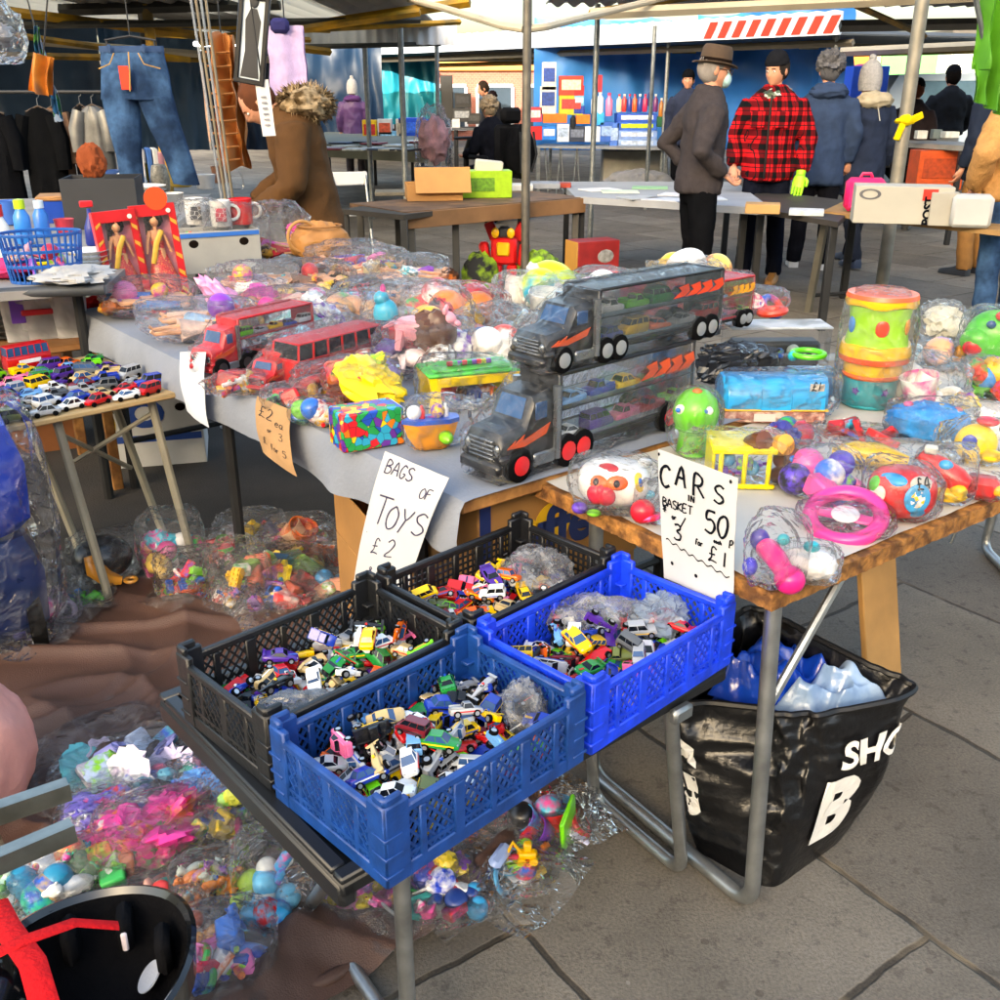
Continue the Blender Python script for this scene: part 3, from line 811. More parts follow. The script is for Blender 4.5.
rgc = random.Random(11)
def put_car(loc, rot, kind, colour, where, size=.07, group=None, detail=True, name='toy_car', dc=None):
    cs = CS[kind]
    r = thing(name, '%s toy %s %s' % (colour, KNAME[kind].replace(' toy car', ' car'), where), 'toy car', loc, 0, group)
    r.rotation_euler = rot; r.scale = (size, size, size)
    pc = plas(PAINT[colour], .2)
    dc = dc or rgc.choice([c for c in DECC if c[:2] != PAINT[colour][:2]])
    def link(nm, me, mat=None, par=r, loc=None):
        o = bpy.data.objects.new(nm, me); COL.objects.link(o); o.parent = par
        if loc: o.location = loc
        if mat: o.material_slots[0].link = 'OBJECT'; o.material_slots[0].material = mat
        return o
    bd = link('body', cs['body'], pc)
    link('windows', cs['glass'], rgc.choice([GLS, GLS, GLSB]))
    if detail: link('stripe', cs['dec'], plas(dc)); link('headlights', cs['lights'])
    for x in (-.3, .3):
        for y in (-1, 1):
            yy = y*(.2 if kind != 'racer' else .19)*(.8 if kind == 'bus' else 1)
            wo = link('wheel', cs['wheel'], None, r, (x, yy, cs['wr']))
            if detail: link('hub', cs['hub'], None, wo)
    return r
def heap(ci, n, where, us, vs, hmax, seed, grp, avoid=(), layers=3):
    r, o, ex, ey = CR[ci]
    rg = random.Random(seed)
    combos = [(c, k, d) for c in PAINT for k in KINDS[:6] for d in DECN if d != c]
    wt = {'white': 5, 'red': 4, 'yellow': 4, 'black': 3.4, 'blue': 3, 'silver': 2.6, 'orange': 1.2, 'green': 1.2}
    wk = {'sport': 3.4, 'saloon': 2.2, 'racer': 1.6, 'pickup': .9, 'jeep': .6, 'van': .4}
    combos.sort(key=lambda c: rg.random()**(1/(wt.get(c[0], .6)*wk.get(c[1], .9))), reverse=True)
    pts = []
    tries = 0
    while len(pts) < n and tries < 9000:
        tries += 1
        u, v = rg.uniform(*us), rg.uniform(*vs)
        k = len(pts)
        lay = 0 if k < n*.45 else (1 if k < n*.8 else 2)
        z = .034+.022*lay
        md = .0255
        if all((p[0]-u)**2+(p[1]-v)**2 > md**2 or abs(p[2]-z) > .015 for p in pts): pts.append((u, v, z))
    for (u, v, z), (c, k, dn) in zip(pts, combos):
        p = o+ex*u+ey*v
        e = min(u-us[0], us[1]-u, v-vs[0], vs[1]-v)
        z2 = z+hmax*min(1, e/.08)
        flip = rg.random()
        roll = rg.gauss(0, .35) if flip > .25 else rg.choice([pi/2, -pi/2, pi])+rg.gauss(0, .2)
        put_car((p.x, p.y, o.z+z2-.012+(0 if flip > .25 else .012)), (roll, rg.gauss(0, .22), rg.uniform(0, 2*pi)), k, c,
                'with %s stripe %s' % (dn, where), rg.uniform(.054, .064)*(.86 if k in ('van', 'jeep', 'pickup') else 1), grp, dc=DECN[dn])
heap(0, 98, 'in the near dark blue crate', (.036, .356), (.036, .232), .036, 5, 'toy cars in the dark blue crate')
heap(1, 56, 'lying in the bright blue crate', (.04, .345), (.034, .225), .02, 6, 'toy cars in the bright blue crate')
heap(2, 52, 'lying in the black diamond-mesh crate', (.034, .358), (.03, .215), .03, 7, 'toy cars in the diamond-mesh black crate')
heap(3, 44, 'lying in the black square-mesh crate', (.04, .33), (.034, .23), .02, 8, 'toy cars in the square-mesh black crate')

# the lower layer of cars, too many to tell apart
lowc = list(PAINT.items()); rl_ = random.Random(21); lo_ = MB()
LB = {k: car_body(k) for k in KINDS[:6]}
for ci in range(4):
    r_, o_c, ex, ey = CR[ci]
    for i in range(15):
        for j in range(8):
            u, v = .042+.304*(i+.5*(j % 2))/14.5+rl_.uniform(-.003, .003), .042+.178*j/7+rl_.uniform(-.003, .003)
            p = o_c+ex*u+ey*v; p.z = o_c.z+.016+rl_.uniform(0, .03)
            k = rl_.choices(KINDS[:6], [3, 2.4, 1, .6, 1, 1])[0]; s_ = rl_.uniform(.05, .06)
            M = M4.Translation(p) @ Euler((rl_.choice([0, 0, pi/2, pi])+rl_.gauss(0, .4), rl_.gauss(0, .35), rl_.uniform(0, 6.28))).to_matrix().to_4x4() @ M4.Diagonal((s_, s_, s_, 1))
            lo_.k = rl_.choices(range(len(lowc)), [{'white': 5, 'red': 4, 'yellow': 4, 'black': 3, 'blue': 3, 'silver': 3}.get(c, .8) for c, _ in lowc])[0]
            lo_.add(LB[k][0].v, LB[k][0].f, M); lo_.k = len(lowc); lo_.add(LB[k][1].v, LB[k][1].f, M)
tag(lo_.build('toy_cars', [plas(h, .2) for _, h in lowc]+[GLS]), 'bottom layer of small mixed toy cars filling the four crates', 'toy cars', None, 'stuff')
# --- the big toy table on the right
B = at(773, 595, .70); Rr = at(1000, 500, .70)
e1 = (Rr-B).normalized(); e2 = V((-e1.y, e1.x, 0)); AR = math.atan2(e1.y, e1.x)
rt = thing('trestle_table', 'chipboard trestle table with ragged brown edge and bent steel legs, spread with plastic-wrapped toys', 'table', (B.x, B.y, 0), AR)
invR = (M4.Translation((B.x, B.y, 0)) @ M4.Rotation(AR, 4, 'Z')).inverted()
tp = MB()
LRT, DRT, TH = 1.95, .66, .034
def edge(u):
    return .004*NZ.noise(V((u*40, 3, 1)))+.003*NZ.noise(V((u*110, 5, 1)))
sec = []
nn = 160
per = [(LRT*i/nn, 0, 0, -1) for i in range(nn)]+[(LRT, DRT*i/70, 1, 0) for i in range(70)]+[(LRT-LRT*i/nn, DRT, 0, 1) for i in range(nn)]+[(0, DRT-DRT*i/70, -1, 0) for i in range(70)]
rings_ = []
for z in (.70, .697, .69, .68, .67, .667):
    rings_.append([(x+nx*(edge(x*1.7+y*2.1+z*9)-.002*(z > .699)), y+ny*edge(x*1.7+y*2.1+z*9), z) for x, y, nx, ny in per])
tp.rings(rings_)
tp.build('tabletop', pm('a87236', .8, var=.4, sc=40, bump=.6, bsc=90, var2='6b4420', v2sc=30), rt)
top1, foot1, foot2 = B+e1*.045+e2*.03-V((0, 0, .036)), at(751, 905, .015), at(592, 772, .015)
leg_dx = top1-foot1
uleg([top1, foot1, foot2, foot2+leg_dx], .016, rt, invR)
MB().tube([invR @ (B+e1*.25+e2*.03-V((0, 0, .036))), invR @ (foot1+leg_dx*.66)], .009, 8).build('brace', GALV2, rt)
q1, q2 = at(984, 548, .015), at(1075, 640, .015)
uleg([q1+V((.02, -.02, .64)), q1, q2, q2+V((.02, -.02, .64))], .016, rt, invR)
MB().tube([invR @ (q1+V((-.12, .0, .0))+V((0,0,.02))), invR @ (q1+V((-.02, 0, .5)))], .006, 6).build('brace', GALV2, rt)
# white paper cover
cv = MB()
def cvf(u, v):
    x, y = .012+(LRT-.03)*u, .016+(DRT-.03)*v
    return (x, y, .7035+.0025*NZ.noise(V((x*9, y*9, 2)))+.002*NZ.noise(V((x*25, y*25, 4)))+.002)
cv.grid(cvf, 90, 40)
cvo = cv.build('paper_cover', PAPERW)
cvo.location = (B.x, B.y, 0); cvo.rotation_euler.z = AR
tag(cvo, 'off-white paper cover laid over the chipboard trestle table', 'table cover')
# leaning board
lb = MB().box((0, 0, .33), (.15, .018, .66), T(rx=-.22, rz=AR), b=.003)
pb = at(883, 690, 0)
o_ = lb.build('wooden_board', pm('b58a52', .65, var=.2, sc=7, bump=.1, bsc=30)); o_.location = pb
tag(o_, 'plain light wooden board leaning under the chipboard table behind the black bag', 'board')

# --- the black shopping bag
def quad(Q, u, v): return Q[0]*(1-u)*(1-v)+Q[1]*u*(1-v)+Q[2]*u*v+Q[3]*(1-u)*v
BQ = [at(690, 848, .0), at(772, 892, 0), at(850, 834, 0), at(752, 790, 0)]
RQ = [at(662, 700, .35), at(806, 716, .355), at(926, 694, .38), at(748, 600, .41)]
def crump(p, a=1.):
    n1 = abs(NZ.noise(p*9+V((3, 1, 2)))); n2 = abs(NZ.noise(p*21)); n3 = NZ.noise(p*4)
    n4 = .5-abs(NZ.noise(V((p.x*16, p.y*16, p.z*9))))*2.2; n5 = .4-abs(NZ.noise(p*38))*2
    return V((.7, .7, -.1))*(-.011*n4-.005*n5)*a+V((NZ.noise(p*7), NZ.noise(p*7+V((9, 9, 9))), 0))*.012*a+V((-1, -1, .2))*(-.022*n1-.013*n2+.016*n3+.012)*a
def bagpt(a, t):
    ex_ = .30
    c, s = cos(a), sin(a)
    u = .5+.5*math.copysign(abs(c)**ex_, c); v = .5+.5*math.copysign(abs(s)**ex_, s)
    blg = 1+.10*sin(pi*min(1, t*1.1))
    u = .5+(u-.5)*blg; v = .5+(v-.5)*blg
    p = quad(BQ, u, v).lerp(quad(RQ, u, v), t)
    return p+crump(p, min(1, .25+t))
sb = thing('shopping_bag', 'big black plastic shopping bag with large white lettering, stuffed with blue and clear plastic', 'bag', (BQ[0]+BQ[2])/2)
ib = M4.Translation(sb.location).inverted()
b = MB(); na, ntt = 190, 70
b.rings([[bagpt(2*pi*i/na+pi*.25, t/ntt) for i in range(na)] for t in range(ntt+1)], ib, True, False)
b.rings([[bagpt(2*pi*i/na+pi*.25, 1-t/12*.4)*1+((quad(RQ, .5, .5)-bagpt(2*pi*i/na+pi*.25, 1))*.03*(1 if t else .25)) for i in range(na)] for t in range(13)], ib, True, False)
fcap = [bagpt(2*pi*i/na+pi*.25, .004) for i in range(na)]
b.add(fcap, [tuple(range(na))], ib)
b.build('bag_body', pm('0d0d0f', .3, var=.25, sc=8, bump=.6, bsc=24, coat=.12), sb, ang=80)
hem = MB(); hem.tube([bagpt(2*pi*i/na+pi*.25, 1.0) for i in range(na+1)], .007, 6, ib, False); hem.build('hem', pm('101012', .5, var=.1), sb)
WL = pm('e4e2dc', .5, var=.08, sc=10, bump=.2, bsc=40)
def face_pt(v, t):                     # the face between the front and the right corner of the bag
    a0, a1 = -.18, .5
    # v 0..1 along that face: angle from front corner (-45 deg) to right corner (+45 deg)
    s = (v-.5)*2
    a = math.asin(max(-1, min(1, math.copysign(abs(s)**(1/.30), s))))
    return bagpt(a, t)
def face_pt2(u, t):                    # the face between the left and the front corner
    c = (u-.5)*2
    a = -math.acos(max(-1, min(1, math.copysign(abs(c)**(1/.30), c))))
    return bagpt(a, t)
def letters(txt, size, sx, cx, cy, fn, sh=0., bold=.03):
    mb = text_mb(txt, 1., bold)
    # refine faces so that letters follow the bag
    me = mb.mesh('tmp', WL, False); bm = bmesh.new(); bm.from_mesh(me)
    bmesh.ops.triangulate(bm, faces=bm.faces)
    bmesh.ops.subdivide_edges(bm, edges=[e for e in bm.edges if e.calc_length() > .2], cuts=2)
    bmesh.ops.triangulate(bm, faces=bm.faces)
    out = MB()
    nrm = V((.35, -.85, .35)).normalized()
    vs = [fn(cx+(v.co.x+v.co.y*sh)*sx, cy+v.co.y*size)+nrm*.006 for v in bm.verts]
    bm.verts.index_update()
    out.add(vs, [tuple(v.index for v in f.verts) for f in bm.faces], ib)
    bm.free(); bpy.data.meshes.remove(me)
    out.build('lettering', WL, sb, smooth=False)
letters('SHOP', .22, .30, .78, .72, face_pt, .0, .035)
letters('B', .52, .60, .45, .37, face_pt, .0, .05)
letters('G', .62, .36, .1, .5, face_pt2, .0, .05)
# what it holds
def crumple(c, r, seed, M=I4, n=36, m=22, amp=.35, mb=None):
    mb = mb or MB()
    rs = []
    for i in range(m+1):
        th = -pi/2+pi*(.01+.98*i/m)
        row = []
        for k in range(n):
            d = V((cos(th)*cos(2*pi*k/n), cos(th)*sin(2*pi*k/n), sin(th)))
            q = d*1.6+V((seed*3.7, seed, -seed*2.1))
            f = 1+amp*(.5-abs(NZ.noise(q))*1.6)+amp*.45*(.3-abs(NZ.noise(q*2.7)))+amp*.25*NZ.noise(q*6)
            row.append((c[0]+d.x*r[0]*f, c[1]+d.y*r[1]*f, c[2]+d.z*r[2]*f))
        rs.append(row)
    return mb.rings(rs, M)
def stuffing(name, label, u0, u1, m, sd, up=0.):
    def fn(u, v):
        uu = u0+(u1-u0)*u; vv = .32+.63*v
        p = quad(RQ, uu, vv); q = V((p.x*14+sd, p.y*14, sd))
        e = min(1, 6*min(u, 1-u, v, 1-v))
        return p+V((0, 0, -.06+up+e*(.05+.05*NZ.noise(q*.6)+.045*(.35-abs(NZ.noise(q*1.1))*1.5)+.02*NZ.noise(q*2.7))))
    b = MB().grid(fn, 40, 44); b.grid(lambda u, v: fn(u, v)-V((0, 0, .03)), 40, 44)
    tag(b.build(name, m, ang=60), label, 'plastic')
stuffing('blue_plastic_bundle', 'crumpled deep blue plastic bundle in the mouth of the black shopping bag', .12, .62, pm('0b3fae', .2, var=.15, sc=6, bump=.3, bsc=20, coat=.3), 3)
stuffing('plastic_sheeting', 'pale blue-white plastic sheeting in the mouth of the black shopping bag', .56, .86, pm('93abc8', .2, var=.2, sc=9, bump=.5, bsc=22, coat=.4, var2='7f9dc4', v2sc=12), 8, .012)
FILM_CR = film('soft_bag_film', .14, sc=7., bump=.3)
def crate_film(ci, label, u, v, rx, ry, rz, sd, m):
    r, o, ex, ey = CR[ci]; p = o+ex*u+ey*v
    t = thing('plastic_bag', label, 'plastic bag', (p.x, p.y, o.z+.06), 0)
    crumple((0, 0, .015), (rx, ry, rz*.8), sd, amp=.5).build('bag', m, t, smooth=False)
    crumple((0, 0, .015), (rx*.75, ry*.75, rz*.6), sd+2, amp=.7, n=20, m=12).build('inner_fold', FILM_CR, t, smooth=False)
crate_film(3, 'crumpled clear bag lying in the right end of the black square-mesh crate', .3, .13, .06, .07, .045, 4, FILM_CR)
crate_film(1, 'crumpled clear bag at the back of the bright blue crate', .25, .2, .085, .04, .04, 7, FILM_CR)
crate_film(1, 'whitish crumpled bag at the right end of the bright blue crate', .33, .12, .045, .055, .04, 9, pm('8fa0b4', .25, var=.25, bump=.4, bsc=30, coat=.3, alpha=.55))
crate_film(2, 'grey crumpled bag in the near corner of the black diamond-mesh crate', .1, .05, .065, .032, .03, 5, pm('6a717a', .25, var=.25, bump=.4, bsc=30, coat=.3, alpha=.6))
crate_film(0, 'small clear bag at the right end of the near dark blue crate', .345, .09, .03, .045, .045, 6, FILM_CR)

# --- the long table in the middle, with its pale sheet
p1, p2 = at(222, 381, .72), at(462, 500, .72)
aL = (p1-p2).normalized(); bW = V((aL.y, -aL.x, 0))
if bW.x < 0: bW = -bW
AM = math.atan2(bW.y, bW.x)
LM, WM = 2.45, 1.02
mt = thing('trestle_table', 'long display table under a pale grey sheet, covered with bagged toys and dolls', 'table', (p2.x, p2.y, 0), AM)
MB().box((WM/2, LM/2, .70), (WM, LM, .03), b=.004).build('tabletop', WOODB, mt)
DKM = pm('2c2d2f', .5, .4, var=.2, sc=9)
for x in (.08, WM-.08):
    for y in (.28, LM*.55, LM-.1):
        MB().tube([(x, y, 0), (x, y, .69)], .019, 8).build('leg', DKM, mt)
for y in (.28, LM-.1): MB().tube([(.08, y, .2), (WM-.08, y, .2)], .012, 6).build('cross_rail', DKM, mt)
sh = MB()
prof = [(-.016, .60), (-.02, .64), (-.014, .70), (-.002, .719), (.02, .721)]+[(WM*k/9, .7215) for k in range(1, 9)]+[(WM-.02, .721), (WM+.004, .719), (WM+.014, .69), (WM+.016, .64)]
ny_ = 110
def shf(i, j):
    x, z = prof[i]; y = -.012+(LM+.024)*j/ny_
    drop = max(0, (.7-z)/.1)
    if i < 3: z += (.02*NZ.noise(V((y*3, 1, 0)))+.03*NZ.noise(V((y*1.1, 7, 0))))*drop; x -= (.012*sin(y*17+NZ.noise(V((y*4, 0, 0)))*3)+.012)*drop
    if i > len(prof)-3: x += .012*drop
    return (x, y, z+.002*NZ.noise(V((x*14, y*14, 3))))
sh.rings([[shf(i, j) for i in range(len(prof))] for j in range(ny_+1)], I4, False, False)
# near end flap
fl = [] and [[(WM*k/30, -.014-.006*sin(k*1.3)-.006, .722-.10*q/4+(.012*NZ.noise(V((k*.4, q, 2))) if q else 0)) for q in range(5)] for k in range(31)]
SHEET = pm('878d98', .85, var=.1, sc=5, bump=.2, bsc=90, spec=.2)
sho = sh.build('sheet', SHEET); sho.location = mt.location; sho.rotation_euler.z = AM
tag(sho, 'pale grey sheet draped over the long middle display table', 'table cover')
def M_(u, v, z=0): return V((p2.x, p2.y, 0))+bW*u+aL*v+V((0, 0, z))

# --- signs
PAPER = pm('c6c7c8', .7, var=.05, sc=6, bump=.05, bsc=40)
def sheet_sign(name, label, corners, asp, mat, curl=.0, seed=0, nx=14, nz=22, cat='sign'):
    TL, TR, BR, BL = corners
    nr = (TR-TL).cross(BL-TL).normalized()
    if nr.y > 0: nr = -nr
    def surf(x, y, l=0.):
        u, v = x, y/asp
        p = (TL*(1-u)+TR*u)*v+(BL*(1-u)+BR*u)*(1-v)
        return p+nr*(curl*sin(pi*v)*1.0+curl*.6*sin(pi*u)*(1-v)+.003*NZ.noise(V((u*3+seed, v*3, 0)))+l)
    r = thing(name, label, cat, BL)
    iv = M4.Translation(BL).inverted()
    mb = MB().grid(lambda u, v: surf(u, v*asp), nx, nz, iv)
    mb.grid(lambda u, v: surf(u, v*asp, -.0006), nx, nz, iv)
    mb.build('card', mat, r)
    return r, surf, iv
nl = -e1
off = B-e1*.012
cs_ = [onplane(658, 449, off, nl), onplane(738, 478, off, nl), onplane(733, 606, off, nl), onplane(664, 578, off, nl)]
sg, sf, iv = sheet_sign('price_sign', 'white card sign reading CARS IN BASKET 50p each or 3 for £1', cs_, 1.62, PAPER, .002, 1)
m = MB()
pen(m, 'C', .03, 1.20, .26, sf, 0.0360, wx=.85); pen(m, 'A', .24, 1.27, .25, sf, 0.0330, wx=.85); pen(m, 'R', .46, 1.22, .27, sf, 0.0330, wx=.85); pen(m, 'S', .73, 1.24, .22, sf, 0.0300)
pen(m, '*', .005, 1.54, .05, sf, 0.0180); pen(m, '*', .91, 1.52, .06, sf, 0.0180)
pen(m, 'IN', .40, 1.125, .08, sf, 0.0195, .35)
pen(m, 'BASKET', .05, .95, .105, sf, 0.0195, .12, .035)
pen(m, '50', .62, .83, .28, sf, 0.0330, .12, 0, wx=.85); pen(m, 'each', .74, .73, .05, sf, 0.0165, .12); pen(m, 'p', .945, .78, .1, sf, 0.0180)
pen(m, '*', .04, .86, .12, sf, 0.0210); pen(m, 'or', .17, .82, .07, sf, 0.0180); pen(m, '/', .29, .77, .13, sf, 0.0165); pen(m, '3', .19, .58, .2, sf, 0.0270, wx=1.05)
pen(m, 'for', .50, .62, .075, sf, 0.0180, .1); pen(m, 'L', .67, .48, .2, sf, 0.0225); pen(m, '1', .86, .47, .19, sf, 0.0225)
pts = [(.07+.88*i/60, .53-.10*i/60+.018*sin(i*.75)-.08*(i/60)) for i in range(61)]
vs = []; fs = []
for i, (x, y) in enumerate(pts):
    vs += [sf(x, y+.009, .0012), sf(x, y-.009, .0012)]
    if i: fs.append((2*i-2, 2*i-1, 2*i+1, 2*i))
m.add(vs, fs)
for x, y in ((.14, .24), (.5, .21)):
    m.add([sf(x+.022*cos(k*pi/5), y+.026*sin(k*pi/5), .0012) for k in range(10)], [tuple(range(10))])
m.v = [iv @ p for p in m.v]
m.build('handwriting', INK, sg, smooth=False)
# bags of toys
nm = -bW; offm = p2-bW*.035
cs_ = [onplane(385, 451, offm, nm), onplane(449, 478, offm, nm), onplane(404, 606, offm-bW*.05, nm), onplane(352, 598, offm-bW*.05, nm)]
sg, sf, iv = sheet_sign('price_sign', 'white paper sign reading BAGS OF TOYS £2, hanging from the middle table edge', cs_, 2.0, PAPER, .012, 2)
m = MB()
pen(m, 'BAGS', .1, 1.76, .17, sf, .018, .14, .03); pen(m, 'OF', .72, 1.62, .14, sf, .015, .15, .1)
pen(m, 'T', .12, 1.12, .38, sf, .022, wx=1.1); pen(m, 'OYS', .36, 1.1, .32, sf, .022, .16, .05, wx=.95)
pen(m, 'L', .25, .72, .22, sf, .018); pen(m, '2', .5, .72, .26, sf, .02); pen(m, '8', .28, .42, .1, sf, .014); pen(m, '-', .08, .95, .05, sf, .01)
m.v = [iv @ p for p in m.v]; m.build('handwriting', pm('3a3552', .6, var=0), sg, smooth=False)
cs_ = [onplane(257, 396, offm, nm), onplane(291, 410, offm, nm), onplane(297, 477, offm-bW*.04, nm), onplane(263, 452, offm-bW*.04, nm)]
sg, sf, iv = sheet_sign('price_sign', 'brown cardboard sign reading £2 each, hanging from the middle table', cs_, 1.75, pm('a98358', .8, var=.1, sc=9, bump=.2, bsc=50), .012, 3)
m = MB()
pen(m, 'L2', .12, 1.2, .33, sf, .03, .2); pen(m, 'ea', .62, 1.12, .2, sf, .022); pen(m, 'or', .4, .85, .13, sf, .02); pen(m, '3', .7, .78, .2, sf, .02); pen(m, 'L', .2, .42, .2, sf, .022); pen(m, 'for 5', .42, .36, .18, sf, .02, .12)
m.v = [iv @ p for p in m.v]; m.build('handwriting', pm('3a2c22', .7, var=0), sg, smooth=False)
cs_ = [onplane(180, 352, offm, nm), onplane(206, 352, offm, nm), onplane(209, 428, offm-bW*.03, nm), onplane(187, 411, offm-bW*.03, nm)]
sheet_sign('paper_sheet', 'blank white sheet of paper hanging from the corner of the middle table', cs_, 2.2, pm('c9cdd4', .8, var=.04), .01, 4, cat='paper')

# --- boxes under the middle table
CARD = pm('a77a45', .8, var=.12, sc=6, bump=.12, bsc=40)
def carton(name, label, c, size, rz, mat=CARD, holes=True, flaps=False, cat='box', group=None, lid=None):
    r = thing(name, label, cat, c, rz, group)
    x, y, z = size; t = .006
    b = MB()
    b.box((0, -y/2+t/2, z/2), (x, t, z), b=.002); b.box((0, y/2-t/2, z/2), (x, t, z), b=.002)
    b.box((-x/2+t/2, 0, z/2), (t, y-2*t, z-.001), b=.002); b.box((x/2-t/2, 0, z/2), (t, y-2*t, z-.001), b=.002)
    b.box((0, 0, t/2), (x-2*t, y-2*t, t))
    b.build('box_body', mat, r)
    if lid is not None: MB().box((0, 0, z+.006), (x+.008, y+.008, .012), b=.004).build('lid', lid, r)
    if flaps:
        MB().box((0, -y*.25-y/2, 0), (x-.01, y*.5, .005), T(0, -y/2*0, z, rx=R(25))).build('flap', mat, r)
    if holes:
        h = MB()
        for s in (-1, 1): h.ell((s*x*.3, -y/2-.0005, z*.72), (.022, .002, .018), 14, 6)
        h.build('hand_hole', pm('1a1410', .9, var=0), r)
    return r
fp = at(512, 516, .56)
AB = R(38)
bx = carton('fruit_box', 'brown cardboard banana box with blue and yellow printing, under the middle table', (fp.x+.0, fp.y+.13, .415), (.5, .4, .25), AB)
yl = pm('e6b820', .6, var=.05); bl_ = pm('1c2f6b', .6, var=.05)
for dx, dy in ((-.13, .13), (-.04, .15)):
    d_ = MB().lathe([(.055, 0), (.055, .001)], 24, T(dx, -.2035, dy, rx=pi/2)); d_.build('printed_disc', yl, bx)
put_text('fyffes', .15, T(-.015, -.206, .135, rx=pi/2), bl_, bx, bold=.006)
MB().box((-.235, -.2015, .125), (.03, .002, .25)).build('printed_band', bl_, bx)
bx2 = carton('cardboard_box', 'plain cardboard box on the ground under the banana box', (fp.x+.01, fp.y+.135, 0), (.48, .38, .414), AB, holes=False)
bx3 = carton('cardboard_box', 'low cardboard box with a blue banana picture, left of the banana box under the table', (at(400, 520, .45).x-.02, at(400, 520, .45).y+.2, .3), (.3, .3, .16), R(25), holes=False)
MB().box((.1, -.1515, .08), (.08, .002, .12)).build('printed_band', bl_, bx3)
d_ = MB().torus((0, 0, 0), .045, .013, 12, 6, T(.0, -.152, .08, rx=pi/2, s=(1, 1, .1))); d_.build('printed_banana', yl, bx3)
bx4 = carton('cardboard_box', 'plain cardboard box under the smaller box by the toys sign', (bx3.location.x, bx3.location.y, 0), (.3, .3, .298), R(25), holes=False)
# ================================================================== TOYS IN PLASTIC
def px_frame(px, py, w, h, z, dfr):
    """front bottom point in the picture + size seen -> centre, width, depth, height in metres"""
    p = at(px, py, z); m = mpp(p)
    W = w*m; D = W*dfr
    dist = (p-V((0, 0, EYE))).length
    sa = (EYE-z)/dist; ca = math.sqrt(1-sa*sa)
    H = max(.025, (h*m-sa*D)/ca)
    f = V((p.x, p.y, 0)).normalized()
    c = p+f*(D*.45)
    rz = math.atan2(-f.x, f.y)
    return V((c.x, c.y, z)), W, D, H, rz
def bag_mesh(W, D, H, seed, tail=0., amp=.16, p=.7, flat=False, open_top=False):
    b = MB(); n, m = 40, 24
    rg = random.Random(seed); ta = rg.uniform(0, 2*pi)
    rs = []
    sg = lambda x, q: math.copysign(abs(x)**q, x)
    for i in range(m+1):
        a = -pi/2+pi*(.015+.97*i/m)
        row = []
        for k in range(n):
            t = 2*pi*k/n
            d = V((cos(a)*cos(t), cos(a)*sin(t), sin(a)))
            q = d*1.5+V((seed*3.1, seed*1.3, -seed*2.3))
            f = 1+amp*(.45-1.5*abs(NZ.noise(q)))+amp*.5*(.3-abs(NZ.noise(q*2.9)))+amp*.28*NZ.noise(q*7)+amp*.16*NZ.noise(q*15)
            x = sg(cos(a), p)*sg(cos(t), p)*W/2*f; y = sg(cos(a), p)*sg(sin(t), p)*D/2*f
            z = (sg(sin(a), p)*.5*f+.5)*H
            z = max(z, .002+.004*(NZ.noise(q*4)+.5)) if z < .02 else z
            if tail:                                  # a gathered loose end
                al = max(0, cos(t-ta))**6*max(0, cos(a*.9))**2
                x += cos(ta)*tail*al*(1+.4*NZ.noise(q*5)); y += sin(ta)*tail*al
                z += tail*.25*al*(1+NZ.noise(q*4))
            row.append((x, y, z))
        rs.append(row)
    b.rings(rs)
    return b
def ziplock(W, D, H, seed):
    """flat resealable bag: pillow with a stiff clear strip along one edge"""
    b = bag_mesh(W, D, H, seed, amp=.14, p=.5)
    return b
